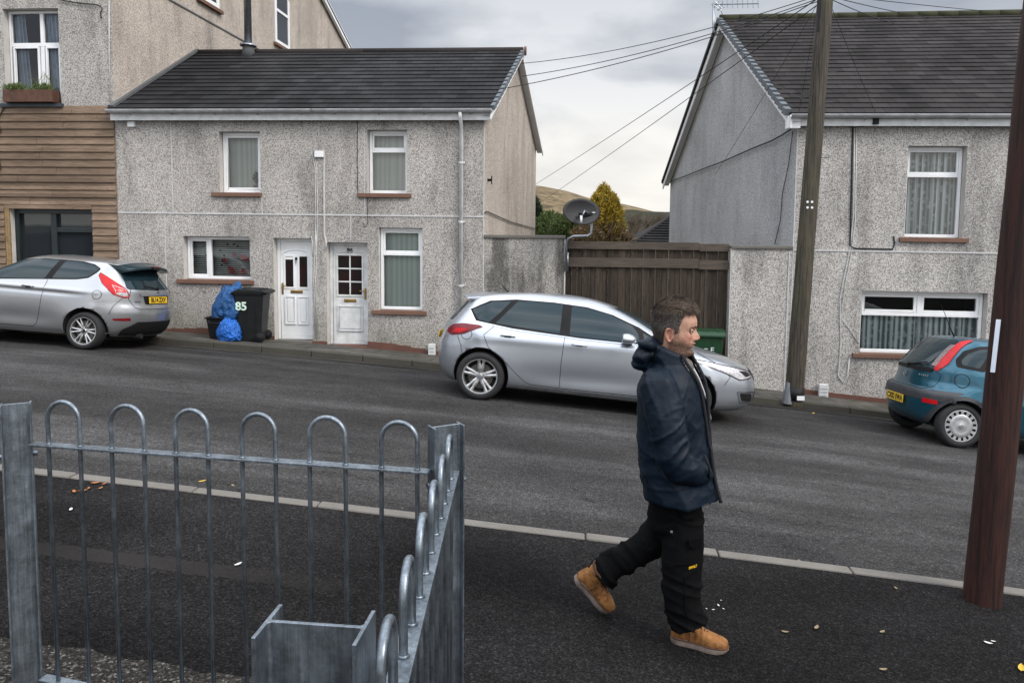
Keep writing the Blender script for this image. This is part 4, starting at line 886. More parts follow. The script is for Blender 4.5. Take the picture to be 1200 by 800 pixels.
for side in (0, 1):
    for j in range(mm+1):
        for i in range(n):
            r_ = j/mm; a = 2*PI*i/n; V.append(D0+u*.375*r_*math.cos(a)+w*.245*r_*math.sin(a)+ax*(.07*(1-r_*r_)*1.0+side*.012))
b.v = V
for side in (0, 1):
    o_ = side*(mm+1)*n
    for j in range(mm):
        for i in range(n): b.f.append([o_+j*n+i, o_+j*n+(i+1) % n, o_+(j+1)*n+(i+1) % n, o_+(j+1)*n+i]); b.m.append(0)
o_ = (mm+1)*n
for i in range(n): a = mm*n+i; c = mm*n+(i+1) % n; b.f.append([a, c, c+o_, a+o_]); b.m.append(0)
b.build('dish', M['dish'], ds, True)
b = MB(); e = P[-1]+Vector((0, -.02, -.25)); k_ = D0+u*.0+w*-.02; b.tube([e+Vector((0, 0, 0)), e+Vector((-.05, -.05, .08)), onY(685, 247, YF-.5), onY(683, 252, YF-.55)], .014, 6); b.bar(onY(690, 249.5, YF-.2), onY(698, 249.5, YF-.2), .03, .03); b.build('feed_arm', M['steel'], ds, True)
b = MB(); q = onY(681, 259, YF-.5); b.tube([q+Vector((0, 0, .1)), q+Vector((0, 0, -.03))], .022, 8); b.build('feed_horn', M['upvc'], ds, True)
b = MB(); b.bar(onY(679, 251, YF-.42), onY(694, 251, YF-.2), .05, .045); b.build('bracket', M['black'], ds)
# TV aerial on the right gable apex
ta = thing('tv_aerial', 'comb-like television aerial on the apex of the right gable', 'aerial', rR(CA.x-.2))
yA = CA.y-.1; A = lambda x, y: onY(x, y, yA)
b = MB(); b.tube([A(845, 39), A(840, 41), A(836.5, 37), A(836, 33), A(836, 4)], .028, 8); b.tube([A(845, 39), A(848, 40)], .03, 6); b.build('mast', M['steel'], ta, True)
b = MB(); b.tube([A(834, 5.5), A(889, 4.5)], .014, 6)
for i in range(8): x = 846+i*6; b.tube([A(x, 4.9-7), A(x+.6, 4.9+5)], .008, 5)
b.tube([A(838, 2), A(847, 11)], .012, 5); b.tube([A(842, 13), A(847, 3)], .012, 5); b.tube([A(837, 10), A(843, 1)], .01, 5); b.tube([A(840, 12), A(849, 9)], .01, 5); b.tube([A(836, 6), A(846, 13)], .01, 5)
b.build('elements', M['steel'], ta)
b = MB(); b.tube([A(845, 13), A(848, 22), A(848, 34)], .007, 4); b.build('cable', M['cable_k'], ta)
# ======================= poles and wires =======================
def wpole(name, label, Pb, Pt, r0, r1, mt, zdn=.3, n=24):
    th = thing(name, label, 'pole', Pb); d = (Pt-Pb).normalized(); b = MB(); K = 24; pts = [(Pb-d*zdn).lerp(Pt, i/K) for i in range(K+1)]; pts = [p+Vector((.006*noise.noise(p*1.3), .006*noise.noise(p*1.7), 0)) for p in pts]
    b.tube(pts, r0, n, rs=[r0+(r1-r0)*i/K for i in range(K+1)]); b.build('shaft', mt, th, True); return th
pb = onG(930, 470, .1); pt = onY(967, 0, pb.y); d = (pt-pb); ptop = pb+d*1.03
tp = wpole('telegraph_pole', 'leaning weathered telegraph pole on the far kerb in front of the right house', pb, ptop, .150, .118, M['pole_tel'])
def onpole(px, py, rr=.14): p = onY(px, py, pb.y); return p
for xx, yy in ((946, 237), (946, 243.5)):
    q = onpole(xx, yy); 
    for dx in (-.035, .035): b = MB(); b.lathe([(.001, -.003), (.019, -.003), (.019, .004), (.001, .004)], 14, 0, lambda p: Vector((q.x+dx+p.x, pb.y-.132-p.z, q.z+p.y))); b.build('pole_tag', M['upvc'], tp)
q = onpole(935, 464); b = MB(); b.box(q.x-.06, q.x+.06, pb.y-.165, pb.y-.145, q.z-.035, q.z+.035); b.build('pole_label', M['upvc'], tp)
q = onpole(934, 461); dd = d.normalized(); b = MB(); s_ = (q.z-pb.z)/dd.z; c_ = pb+dd*s_; b.tube([c_-dd*.10, c_+dd*.12], .156, 24); b.build('pole_band', M['black'], tp, True)
q = onpole(922, 459); b = MB(); b.tube([Vector((q.x, pb.y-.05, pb.z-.02)), Vector((q.x+.02, pb.y-.05, pb.z+.33))], .08, 10, rs=[.10, .05]); b.build('stay_guard', M['steel'], tp)
for yy, sd in ((85, 1), (78, -1), (120, 1), (110, -1), (55, -1), (36, 1), (185, 1)):
    pz = onpole(960, yy).z; s_ = (pz-pb.z)/dd.z; c_ = pb+dd*s_; b = MB(); b.tube([c_+Vector((sd*.10, 0, 0)), c_+Vector((sd*.25, 0, .0)), c_+Vector((sd*.26, 0, .04))], .007, 5); b.build('climbing_step', M['lead'], tp)
b = MB(); b.box(-.02, .02, -.03, .03, 0, .8); c_ = onpole(957, 38); b.v = [v+Vector((c_.x, pb.y-.06, c_.z)) for v in b.v]; b.build('cable_guard', M['black'], tp)
hub = ptop-Vector((0, 0, .12)); b = MB(); b.tube([hub+Vector((-.32, -.05, .05)), hub+Vector((.32, -.05, .05))], .03, 8)
for i in range(7): q = hub+Vector((-.3+i*.1, -.06, .1)); b.lathe([(.001, 0), (.03, 0), (.035, .03), (.02, .05), (.03, .08), (.001, .09)], 10, 0, lambda p: p+q)
b.build('insulators', M['black'], tp, True)
hub2 = onY(966, -2, pb.y)
def wire(label, A_, B_, sag=.1, r=.0075):
    A_, B_ = Vector(A_), Vector(B_); n = 24; P = [A_.lerp(B_, i/n)-Vector((0, 0, sag*4*(i/n)*(1-i/n))) for i in range(n+1)]
    b = MB(); b.tube(P, r, 5); o = b.build('overhead_wire', M['cable_k'], None, True, loc=A_); return tag(o, label, 'wire', 'wires from the telegraph pole')
wire('uppermost wire from the left gable apex to the telegraph pole', onY(612, 74.5, YF+3.0), hub2+Vector((-.15, 0, .02)), .16)
wire('middle wire from the left gable to the telegraph pole', onY(612, 89.5, YF+1.6), hub2+Vector((-.12, 0, -.02)), .14)
wire('lowest of the three wires running to the left gable', onY(590, 104, YF+.3), hub2+Vector((-.1, 0, -.05)), .12)
wire('upper wire running from the telegraph pole down past the golden conifer', onY(560, 256, 60), hub2+Vector((-.1, .05, 0)), .15, .009)
wire('lower wire running from the telegraph pole down into the valley', onY(585, 268, 60), hub2+Vector((-.1, .05, -.1)), .15, .009)
wire('upper wire from the telegraph pole going away to the right over the ridge', hub2+Vector((.1, 0, .05)), onY(1300, 20, 30), .1)
wire('middle wire from the telegraph pole going away to the right over the ridge', hub2+Vector((.1, 0, .02)), onY(1150, 26, 24), .1)
wire('lower wire from the telegraph pole going away to the right over the ridge', hub2+Vector((.1, 0, -.02)), onY(1080, 32, 22), .1)
wire('thin wire from the telegraph pole to the fascia of the right house', hub2+Vector((.1, 0, -.1)), onY(1026, 132, YF-.2), .03, .0045)
wire('thin wire from the telegraph pole to the corner of the right house', hub2+Vector((-.1, 0, -.1)), onY(935, 138, YF-.2), .03, .004)
wire('thin wire from the telegraph pole crossing the right roof to the gable eave', onY(838, 205, YF+4), hub2+Vector((-.12, 0, -.12)), .05, .0045)
wire('thin cable hanging from the right roof verge down to the telegraph pole', onY(895, 95, YF+1.0)+Vector((0, 0, .1)), onY(952, 120, pb.y), .05, .005)
bb = onG(1151, 704, .05); bt0 = onY(1222, 0, bb.y); dd2 = (bt0-bb)
bp = wpole('wooden_pole', 'thick dark red-brown pole in the near pavement at the right edge', bb, bb+dd2*1.25, .107, .095, M['pole_red'], .2, 32)
c_ = bb+dd2*((onY(1165, 403, bb.y).z-bb.z)/dd2.z)
nt = MB(); px_ = onY(1160.5, 434, bb.y-.02); py_ = onY(1169, 373, bb.y-.02)
ud = dd2.normalized()
for i in range(6):
    a0 = PI*.97+i*.035; a1 = a0+.035
    V = []
    for a in (a0, a1):
        for s_ in (0, 1): z = px_.z+(py_.z-px_.z)*s_; c0 = bb+dd2*((z-bb.z)/dd2.z); V.append(c0+Vector((math.cos(a)*.108, math.sin(a)*.108, 0)))
    nt.add([V[0], V[2], V[3], V[1]], [(0, 1, 2, 3)])
n0 = nt.v[0]
nt2 = MB(); 
q0 = bb+dd2*((px_.z-bb.z)/dd2.z); q1 = bb+dd2*((py_.z-bb.z)/dd2.z)
nt2.add([q0+Vector((-.128, -.075, 0)), q0+Vector((-.104, -.082, 0)), q1+Vector((-.100, -.082, 0)), q1+Vector((-.124, -.075, 0)), q0+Vector((-.126, -.073, 0)), q0+Vector((-.104, -.079, 0)), q1+Vector((-.100, -.079, 0)), q1+Vector((-.122, -.073, 0))], [(0, 1, 2, 3), (7, 6, 5, 4), (0, 3, 7, 4), (0, 4, 5, 1), (1, 5, 6, 2), (2, 6, 7, 3)])
o = nt2.build('notice', simple('white_notice', (.62, .68, .78), .5, 0, .08), None, loc=q0); tag(o, 'narrow white notice fixed to the left side of the dark red-brown pole', 'notice')
# ======================= steel railing =======================
def hpost(label, c, ztop, w, d, t, ang, name='steel_post', group='galvanised H-section posts'):
    g = G(c[0], c[1])+.05; th = thing(name, label, 'post', (c[0], c[1], g), group=group); R_ = Matrix.Rotation(ang, 3, 'Z'); b = MB()
    def T(u, v, z): q = R_ @ Vector((u, v, 0)); return Vector((c[0]+q.x, c[1]+q.y, z))
    f = .004
    poly = [(-w/2, -d/2), (-w/2+t, -d/2), (-w/2+t, -t/2-f), (-w/2+t+f, -t/2), (w/2-t-f, -t/2), (w/2-t, -t/2-f), (w/2-t, -d/2), (w/2, -d/2), (w/2, d/2), (w/2-t, d/2), (w/2-t, t/2+f), (w/2-t-f, t/2), (-w/2+t+f, t/2), (-w/2+t, t/2+f), (-w/2+t, d/2), (-w/2, d/2)]
    b.prism(poly, g-.2, ztop, T); b.build('section', M['galv'], th, bevel=.0012)
    b = MB(); q = T(-w/2 if name else 0, 0, 0)
    for s in (-1, 1): b.tube([T(s*(w/2+.001), 0, ztop-.20), T(s*(w/2+.014), 0, ztop-.20)], .011, 6)
    b.build('bolt', M['galv'], th); return th
def Hp(px, Zc, h): r = H(Zc, (px-600)/F*Zc, CZ-h); return r
cc = Hp(523, 2.45, .64); lc = Hp(10, 2.72, .65)
hpost('corner steel post where the two railings meet', cc, CZ-.667, .112, .060, .006, YAW+math.radians(30))
hpost('left steel post at the left edge of the railing', lc, CZ-.672, .098, .055, .006, YAW+math.radians(30))
nc = Hp(364, 1.20, .615)
hpost('nearest steel post, seen from above at the bottom of the picture', nc, CZ-.672, .178, .110, .0075, YAW+math.radians(-6))
def railing(label, A_, B_, pairs, R_=.0078, pitch=None, ty=.10):
    """A_, B_: rail end points; pairs: fractions along the rail of each hoop's two legs"""
    A_, B_ = Vector(A_), Vector(B_); g = min(G(A_.x, A_.y), G(B_.x, B_.y))+.05; th = thing('bow_top_railing', label, 'railing', (A_.lerp(B_, .5).x, A_.lerp(B_, .5).y, g), group='bow-top railings')
    d = B_-A_; b = MB(); b.bar(A_, B_, .042, .009); b.build('rail', M['galv'], th, bevel=.0015)
    gA, gB = G(A_.x, A_.y)+.05, G(B_.x, B_.y)+.05
    lo = lambda s: (gA+(gB-gA)*s)+.09
    A2, B2 = Vector((A_.x, A_.y, lo(0))), Vector((B_.x, B_.y, lo(1))); b = MB(); b.bar(A2, B2, .042, .009); b.build('rail', M['galv'], th, bevel=.0015)
    for f0, f1 in pairs:
        p, q = A_+d*f0, A_+d*f1; m_ = (p+q)/2; hr_ = (q-p).length/2; ux = (q-p).normalized(); P = [Vector((p.x, p.y, lo(f0)-.02)), p+Vector((0, 0, ty))]
        P += [m_+Vector((0, 0, ty))-ux*hr_*math.cos(a)+Vector((0, 0, hr_*math.sin(a))) for a in [PI*i/14 for i in range(1, 14)]]
        P += [q+Vector((0, 0, ty)), Vector((q.x, q.y, lo(f1)-.02))]
        b = MB(); b.tube(P, R_, 12)
        for w_ in (p, q): b.lathe([(R_*1.05, .0045), (R_*1.5, .0052), (R_*1.05, .009)], 12, 0, lambda v: v+w_)
        b.build('hoop', M['galv'], th, True)
rA, rB = Hp(28, 2.70, .822), Hp(503, 2.405, .815)
def frac(px):
    # position on the rail seen at column px
    a, b_ = 0., 1.
    for _ in range(40):
        m = (a+b_)/2; P = rA.lerp(rB, m); c = CAMROT.transposed() @ (P-CAM); x = 600+F*c.x/-c.z
        if x < px: a = m
        else: b_ = m
    return (a+b_)/2
prs = [(frac(a), frac(c)) for a, c in ((57, 94), (131, 169), (206, 244), (284, 323), (363, 405), (447, 489))]
railing('bow-top railing running from the left post to the corner post', rA, rB, prs)
dz = .0256
def rc(Z): return H(Z, -.192, CZ-(.81-dz*(2.35-Z)))
Z0, Z1 = 2.40, .80; railing('bow-top railing running from the corner post towards the viewer', rc(Z0), rc(Z1), [((Z0-z-.057)/(Z0-Z1), (Z0-z+.057)/(Z0-Z1)) for z in [2.25-.228*i for i in range(7)]], .0085)
# ======================= meter boxes =======================
for (x0, y0, x1, y1), lb in (((502, 403, 510, 422), 'small white marker box at the foot of number 86 beside the silver hatchback tail'), ((960, 450, 970, 470), 'small grey-white marker box at the foot of the right house beside the telegraph pole')):
    a, c = onY(x0, y0, YF-.1), onY(x1, y1, YF-.1); th = thing('marker_box', lb, 'box', ((a.x+c.x)/2, YF-.1, c.z)); b = MB(); b.box(a.x, c.x, YF-.12, YF-.035, c.z-.05, a.z); b.build('casing', M['upvc_old'], th, bevel=.008)
    b = MB(); 
    for k in range(3): z = c.z+(a.z-c.z)*(.3+.2*k); b.box(a.x+.02, c.x-.02, YF-.124, YF-.121, z, z+.02)
    b.build('louvre', M['gutter'], th)
# ======================= bins and bags =======================
M['bin_k'] = simple('black_bin_plastic', (.009, .010, .011), .5, 0, .35, 8, .1, 90, .3); M['bin_g'] = simple('green_bin_plastic', (.010, .048, .018), .45, 0, .25, 8, .1, 90)
def wheelie(label, loc, rot, mt, txt=None, sc=1.0):
    th = thing('wheelie_bin', label, 'bin', loc, (0, 0, rot), local=True); th.scale = (sc, sc, sc)
    # local: front +x, wheels at -x, side faces -y
    b = MB(); rows = [(.02, .22, .20, .205), (.10, .235, .215, .215), (.55, .27, .25, .24), (.93, .295, .285, .265), (.95, .31, .30, .28), (.985, .31, .30, .28)]
    def ring(z, xf, xb, hy): c = .04; return [Vector(p) for p in ((xf-c, -hy, z), (xf, -hy+c, z), (xf, hy-c, z), (xf-c, hy, z), (-xb+c, hy, z), (-xb, hy-c, z), (-xb, -hy+c, z), (-xb+c, -hy, z))]
    V = [ring(*r_) for r_ in rows]
    for i in range(len(V)-1):
        for k in range(8): b.face([V[i][k], V[i][(k+1) % 8], V[i+1][(k+1) % 8], V[i+1][k]])
    b.face(V[0][::-1]); b.face(V[-1]); b.build('body', mt, th, True and False, bevel=.008)
    b = MB(); prof = [(-.36, 1.005), (-.30, 1.03), (0, 1.055), (.25, 1.04), (.335, .99), (.335, .955), (.32, .955), (.31, .985), (-.36, .985)]
    b.prism(prof, -.295, .295, lambda u, v, w: Vector((u, w, v))); 
    for k in (-.18, 0, .18): b.bar((-.25, k, 1.045), (.25, k, 1.05), .03, .02)
    b.build('lid', mt, th, bevel=.006)
    b = MB(); b.tube([(-.36, -.24, .985), (-.36, .24, .985)], .018, 8); 
    for s in (-1, 0, 1): b.bar((-.30, s*.2, .95), (-.36, s*.2, .985), .03, .03)
    b.build('handle', mt, th)
    for s in (-1, 1):
        b = MB(); T = lambda p: Vector((-.20+p.x, s*(.235)+p.z, .10+p.y)); b.lathe([(.001, -.028), (.055, -.028), (.06, -.02), (.092, -.028), (.10, -.02), (.10, .02), (.092, .028), (.06, .02), (.055, .028), (.001, .028)], 24, 0, T); b.build('wheel', M['black'], th, True)
    b = MB(); b.tube([(-.2, -.23, .1), (-.2, .23, .1)], .012, 8); b.build('axle', M['steel'], th)
    b = MB(); 
    for s in (-1, 1):
        for k in (-.12, .06): b.bar((k, s*.216, .12), (k, s*.262, .85), .03, .012, up=Vector((0, 1, 0)))
    if txt is None: b.build('rib', mt, th)
    if txt: text_mesh(txt, .27, simple('mint_numerals', (.62, .80, .68), .5, 0, .25, 12), th, lambda p: Vector((.035-p.x*-1+.035, -.262-p.z-.004+.06*((.70-(.74+p.y))), .74+p.y)), 'numerals', .002, .006)
    return th
pbk = onG(297, 399.5, .1)
wheelie('black wheelie bin marked 85 between the blue bags and the white door', pbk+Vector((0, .0, 0)), PI+.10, M['bin_k'], None, .94)
bb_ = [o for o in bpy.data.objects if o.name.startswith('wheelie_bin')][0]
text_mesh('85', .225, simple('mint_numerals', (.62, .80, .68), .5, 0, .25, 12), bb_, lambda p: Vector((.135-p.x, .272+p.z+(p.y)*.05, .72+p.y)), 'numerals', .002, .007)
pg = onG(829, 432, .1); pg = Vector((onY(829, 380, YF-.42).x, YF-.42, G(onY(829, 380).x, YF)+.1))
gb = wheelie('green wheelie bin standing against the timber gate', pg, -PI/2-.1, M['bin_g'])
for dz_, s_ in ((0, '= E'), (-.22, 'E')): text_mesh(s_, .13, M['upvc'], gb, lambda p: Vector((.262+p.z+(p.y)*.04+.02+dz_*.05, p.x+.02, .72+p.y+dz_)), 'bin_marking', .002, .002)
rbx = onG(262, 397, .1); th = thing('recycling_box', 'open black recycling box full of blue bag beside the black bin', 'box', rbx)
b = MB()
def boxring(hx, hy, z): return [Vector((rbx.x+a*hx, rbx.y+c*hy, rbx.z+z)) for a, c in ((-1, -1), (1, -1), (1, 1), (-1, 1))]
V = [boxring(.19, .15, 0), boxring(.235, .19, .40), boxring(.26, .21, .40), boxring(.26, .21, .43), boxring(.235, .19, .43), boxring(.19, .15, .03)]
for i in range(5):
    for k in range(4): b.face([V[i][k], V[i][(k+1) % 4], V[i+1][(k+1) % 4], V[i+1][k]])
b.face(V[0][::-1]); b.face(V[-1]); b.build('body', M['bin_k'], th, bevel=.012)
b = MB(); b.tube([V[3][0]+Vector((.1, -.02, -.06)), V[3][0]+Vector((.12, -.04, -.10)), V[3][0]+Vector((.34, -.04, -.10)), V[3][0]+Vector((.36, -.02, -.06))], .012, 6); b.build('handle', M['bin_k'], th)
def bagmat(name, c):
    t = NT(name); v = t.coord('Object'); n = t.noise(v, 9, 6, .7, 1.5); t.base(t.ramp(n, [(.3, tuple(x*.35 for x in c)), (.5, c), (.75, tuple(min(1, x*1.5+.01) for x in c))]), .38, 0, .5); t.bump(n, 1, .04); return t.m
M['bag1'] = bagmat('blue_woven_sack', (.010, .085, .26)); M['bag2'] = bagmat('bright_blue_carrier', (.012, .13, .52))
def bag(label, c, rx, ry, rz, mt, seed, lean=0, name='plastic_bag', cat='bag'):
    bm = bmesh.new(); bmesh.ops.create_icosphere(bm, subdivisions=6, radius=1); S = Vector((seed*7.1, 3, 1))
    for v in bm.verts:
        p = v.co.copy(); n1 = noise.noise(p*1.6+S); n2 = 1-abs(noise.noise(p*3.2+S))*2; n3 = 1-abs(noise.noise(p*7+S*2))*2
        k = 1+.22*n1+.10*n2+.045*n3; q = p*k
        if q.z < -.75: q.z = -.75-(q.z+.75)*.1
        v.co = Vector((q.x*rx*(1-.22*q.z)+lean*max(0, q.z+.5), q.y*ry*(1-.2*q.z), (q.z+.78)*rz))
    me = bpy.data.meshes.new(name); bm.to_mesh(me); bm.free(); me.materials.append(mt)
    for p in me.polygons: p.use_smooth = True
    o = bpy.data.objects.new(name, me); col.objects.link(o); o.location = c; ORG[o.name] = Vector(c); return tag(o, label, cat, 'blue bags by the black bin')
bg = bag('dark blue woven sack heaped in the black recycling box', rbx+Vector((.10, 0, .32)), .29, .2, .40, M['bag1'], 1, .10)
b = MB(); q = rbx+Vector((.05, -.03, .92)); b.tube([q+Vector((-.05, 0, -.1)), q+Vector((-.05, 0, .04)), q+Vector((.0, 0, .09)), q+Vector((.07, 0, .03)), q+Vector((.09, 0, -.1))], .018, 6); b.build('strap', M['bag1'], bg)
r3 = onG(269.5, 399, .1); bag('bright blue crumpled plastic bag on the pavement against the recycling box', r3+Vector((0, -.0, 0)), .20, .16, .235, M['bag2'], 4)
# fallen leaves and scraps
M['leaf_o'] = simple('orange_leaf', (.35, .13, .03), .7, 0, .3, 20); M['leaf_y'] = simple('yellow_leaf', (.50, .33, .03), .6, 0, .2, 20); M['scrap'] = simple('white_scrap', (.6, .6, .58), .7, 0, .1)
def leaf(px, py, size, mt, label, grp, name='fallen_leaf', cat='leaf', dz=.062):
    p = onG(px, py, dz); b = MB(); a = random.random()*6.28; n = 7; C_, S_ = math.cos(a), math.sin(a); top = []; 
    for i in range(n+1):
        u = i/n*2-1; w = .38*(1-u*u)**.7; 
        for s in (-1, 0, 1):
            x, y = u*size, w*s*size; z = .006*abs(s)*size/.05+.006*u*u*size/.05-.004; b.v.append(Vector((p.x+x*C_-y*S_, p.y+x*S_+y*C_, p.z+z)))
    for i in range(n):
        for s in (0, 1): b.f.append([i*3+s, i*3+s+1, i*3+s+4, i*3+s+3]); b.m.append(0)
    o = b.build(name, mt, None, recalc=False, weld=False, loc=p); return tag(o, label, cat, grp)
for (x, y, s) in ((112, 565, .034), (97, 574, .03), (118, 571, .024), (87, 575, .03), (104, 571, .02), (122, 566, .022)): leaf(x, y, s, M['leaf_o'], 'small brown-orange dead leaf by the near kerb, seen through the left hoops', 'dead leaves by the kerb')
leaf(237, 563, .030, M['leaf_y'], 'bright yellow leaf lying on the near kerb line behind the second hoop', 'yellow leaves')
leaf(1197, 782, .04, M['leaf_y'], 'yellow leaf at the bottom right corner on the pavement', 'yellow leaves')
leaf(953, 484, .045, M['leaf_y'], 'yellow leaf in the far gutter by the telegraph pole', 'yellow leaves', dz=.02)
for (x, y, s) in ((273, 568, .025), (936, 657, .028), (944, 658, .02), (1034, 739, .022), (957, 734, .026), (1035, 783, .022), (920, 739, .02), (1050, 688, .018)): leaf(x, y, s, simple('buff_leaf', (.22, .17, .10), .8), 'small dry buff leaf lying on the near pavement', 'dry leaves on the near pavement')
for (x, y, s) in ((83, 596, .025), (279, 660, .025), (1158, 752, .022), (1164, 750, .013), (842, 708, .012), (836, 713, .009), (848, 712, .008), (828, 712, .007), (845, 702, .006)): leaf(x, y, s, M['scrap'], 'tiny white scrap of litter on the near pavement', 'white scraps of litter', 'litter_scrap', 'litter')
# ======================= cars =======================
def paint(name, c, metal=.6, rough=.3, c2=None):
    t = NT(name); v = t.coord('Object'); n = t.noise(v, 2.5, 5, .6); s = t.sep(v)
    dirt = t.math('MULTIPLY', t.math('SUBTRACT', .42, s[2]), 2.6, True); dirt = t.math('MULTIPLY', dirt, t.math('ADD', t.math('MULTIPLY', n, .8), .25))
    fl = t.noise(v, 900, 1); k = t.mix(.25, c, t.ramp(fl, [(.3, tuple(x*.75 for x in c)), (.7, tuple(min(1, x*1.2) for x in c))]))
    k = t.mix(dirt, k, (.10, .085, .07)); t.base(k, t.math('ADD', rough, t.math('MULTIPLY', dirt, .35)), metal, .5, .8); t.b.inputs['Coat Roughness'].default_value = .04
    return t.m
M['silver'] = paint('silver_paint', (.47, .50, .545), .75); M['silver2'] = paint('warm_silver_paint', (.42, .43, .445), .78); M['teal'] = paint('teal_paint', (.005, .080, .128), .55, .32)
M['cglass'] = glassmat('car_glass', (.012, .027, .034), .015); M['cglass'].node_tree.nodes['Principled BSDF'].inputs['Specular IOR Level'].default_value = .38; M['trim'] = simple('black_trim', (.010, .010, .011), .65, 0, .2, 20, 0, 60, .2); M['bumpgrey'] = simple('dark_grey_bumper', (.035, .037, .042), .55, 0, .2, 8)
M['gap'] = simple('panel_gap', (.006, .006, .006), .9); M['chrome'] = simple('chrome_strip', (.62, .64, .66), .18, 1, .05); M['tyre'] = simple('tyre_rubber', (.014, .014, .015), .8, 0, .3, 14, .2, 60)
M['alloy'] = simple('alloy_wheel', (.48, .48, .48), .32, .85, .12, 14); M['hubcap'] = simple('silver_hubcap', (.42, .43, .44), .38, .6, .15, 14); M['lampred'] = simple('red_lamp', (.48, .006, .010), .22, 0, .2, 9, 0, 60, .35, 0); M['lampdark'] = simple('dark_red_lamp', (.14, .006, .012), .2, 0, .3, 9, 0, 60, .4, 0)
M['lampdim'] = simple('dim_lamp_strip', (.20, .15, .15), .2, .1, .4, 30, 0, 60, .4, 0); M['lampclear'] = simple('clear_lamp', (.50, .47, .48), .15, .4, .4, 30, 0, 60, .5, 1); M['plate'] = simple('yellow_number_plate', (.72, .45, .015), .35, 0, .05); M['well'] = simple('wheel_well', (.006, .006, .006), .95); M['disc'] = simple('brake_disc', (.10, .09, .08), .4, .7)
def lerpf(P):
    P = sorted(P)
    def f(x):
        if x <= P[0][0]: return P[0][1]
        for (a, b), (c, d) in zip(P, P[1:]):
            if x <= c: return b+(d-b)*(x-a)/(c-a)
        return P[-1][1]
    return f
def smoothf(P):              # monotone-ish cubic through the points
    P = sorted(P); n = len(P); X = [p[0] for p in P]; Y = [p[1] for p in P]; dl = [(Y[i+1]-Y[i])/(X[i+1]-X[i]) for i in range(n-1)]
    m = [dl[0]]+[(0 if dl[i-1]*dl[i] <= 0 else 2*dl[i-1]*dl[i]/(dl[i-1]+dl[i])) for i in range(1, n-1)]+[dl[-1]]
    def f(x):
        if x <= X[0]: return Y[0]
        if x >= X[-1]: return Y[-1]
        i = max(j for j in range(n-1) if X[j] <= x); h = X[i+1]-X[i]; t = (x-X[i])/h
        return (2*t**3-3*t*t+1)*Y[i]+(t**3-2*t*t+t)*h*m[i]+(-2*t**3+3*t*t)*Y[i+1]+(t**3-t*t)*h*m[i+1]
    return f
class Car:
    def __init__(s, rear, front, width, bump=None, n=8, m=2.3):
        s.xr = smoothf([(z, x) for x, z in rear]); s.xf = smoothf([(z, x) for x, z in front]); s.w = smoothf(width); s.nn = n; s.mm = m; s.bump = bump; s.cache = {}
        s.z0 = rear[0][1]; s.z1 = rear[-1][1]
    def N(s, z): return s.nn(z) if callable(s.nn) else s.nn
    def ylocal(s, x, z):
        xr, xf = s.xr(z), s.xf(z); c = (xr+xf)/2; h = max(1e-3, (xf-xr)/2); t = min(1, abs((x-c)/h)); y = s.w(z)*(1-t**s.N(z))**(1/s.mm)
        if s.bump: y += s.bump(x, z)*min(1, y/.5)
        return y
    def xrear(s, y, z):
        xr, xf = s.xr(z), s.xf(z); c = (xr+xf)/2; h = (xf-xr)/2; w = s.w(z); t = (1-min(1, abs(y)/w)**s.mm)**(1/s.N(z)); return c-h*t
    def curve(s, z):
        k = round(z, 4)
        if k in s.cache: return s.cache[k]
        xr, xf = s.xr(z), s.xf(z); c = (xr+xf)/2; h = (xf-xr)/2; w = s.w(z); P = []
        for i in range(61): y = w*.97*i/60; P.append((s.xrear(y, z), y))
        x = P[-1][0]; N_ = 200; P2 = [(x+(2*c-2*x)*((i+1)/N_), 0) for i in range(N_)]
        for i in range(1, 160): xx = x+(2*(c-x))*(.5-.5*math.cos(PI*i/160)); P.append((xx, s.ylocal(xx, z)))
        for i in range(60, -1, -1): y = w*.97*i/60; P.append((2*c-s.xrear(y, z), y))
        A = np.array(P); L = np.concatenate([[0], np.cumsum(np.hypot(*(A[1:]-A[:-1]).T))]); s.cache[k] = (A, L); return s.cache[k]
    def arc(s, a, z):         # point at arc distance a from the rear centre (sign = side)
        A, L = s.curve(z); sg = -1 if a < 0 else 1; a = abs(a); return Vector((float(np.interp(a, L, A[:, 0])), sg*float(np.interp(a, L, A[:, 1])), z))
    def side(s, x, z, sg): return Vector((x, sg*s.ylocal(x, z), z))
    def rear(s, y, z): return Vector((s.xrear(y, z), y, z))
    def off(s, fn, u, v, d):
        e = .004; p = fn(u, v); n = (fn(u+e, v)-fn(u-e, v)).cross(fn(u, v+e)-fn(u, v-e))
        if n.length < 1e-12: n = Vector((0, 0, 1))
        n.normalize(); cen = Vector(((s.xr(v)+s.xf(v))/2, 0, p.z-.02)); 
        o = Vector((p.x-cen.x, p.y*3, .05)); o.x *= .3
        if n.dot(o) < 0: n = -n
        return p+n*d
    def body(s, nz=64, half=110):
        b = MB(); zs = []
        for i in range(nz+1):
            t = i/nz; zs.append(s.z0+(s.z1-s.z0)*(1-(1-t)**1.6))
        zs[-1] = s.z1
        N_ = 2*half
        for z in zs:
            A, L = s.curve(z); T_ = L[-1]; q = []
            for i in range(half+1):
                a = T_*i/half; q.append((float(np.interp(a, L, A[:, 0])), float(np.interp(a, L, A[:, 1]))))
            ring = [Vector((x, y, z)) for x, y in q]+[Vector((x, -y, z)) for x, y in q[-2:0:-1]]; b.v += ring
        n = 2*half
        for j in range(nz):
            for i in range(n): b.f.append([j*n+i, j*n+(i+1) % n, (j+1)*n+(i+1) % n, (j+1)*n+i]); b.m.append(0)
        b.f.append(list(range(n))[::-1]); b.m.append(0); b.f.append([nz*n+i for i in range(n)]); b.m.append(0)
        return b
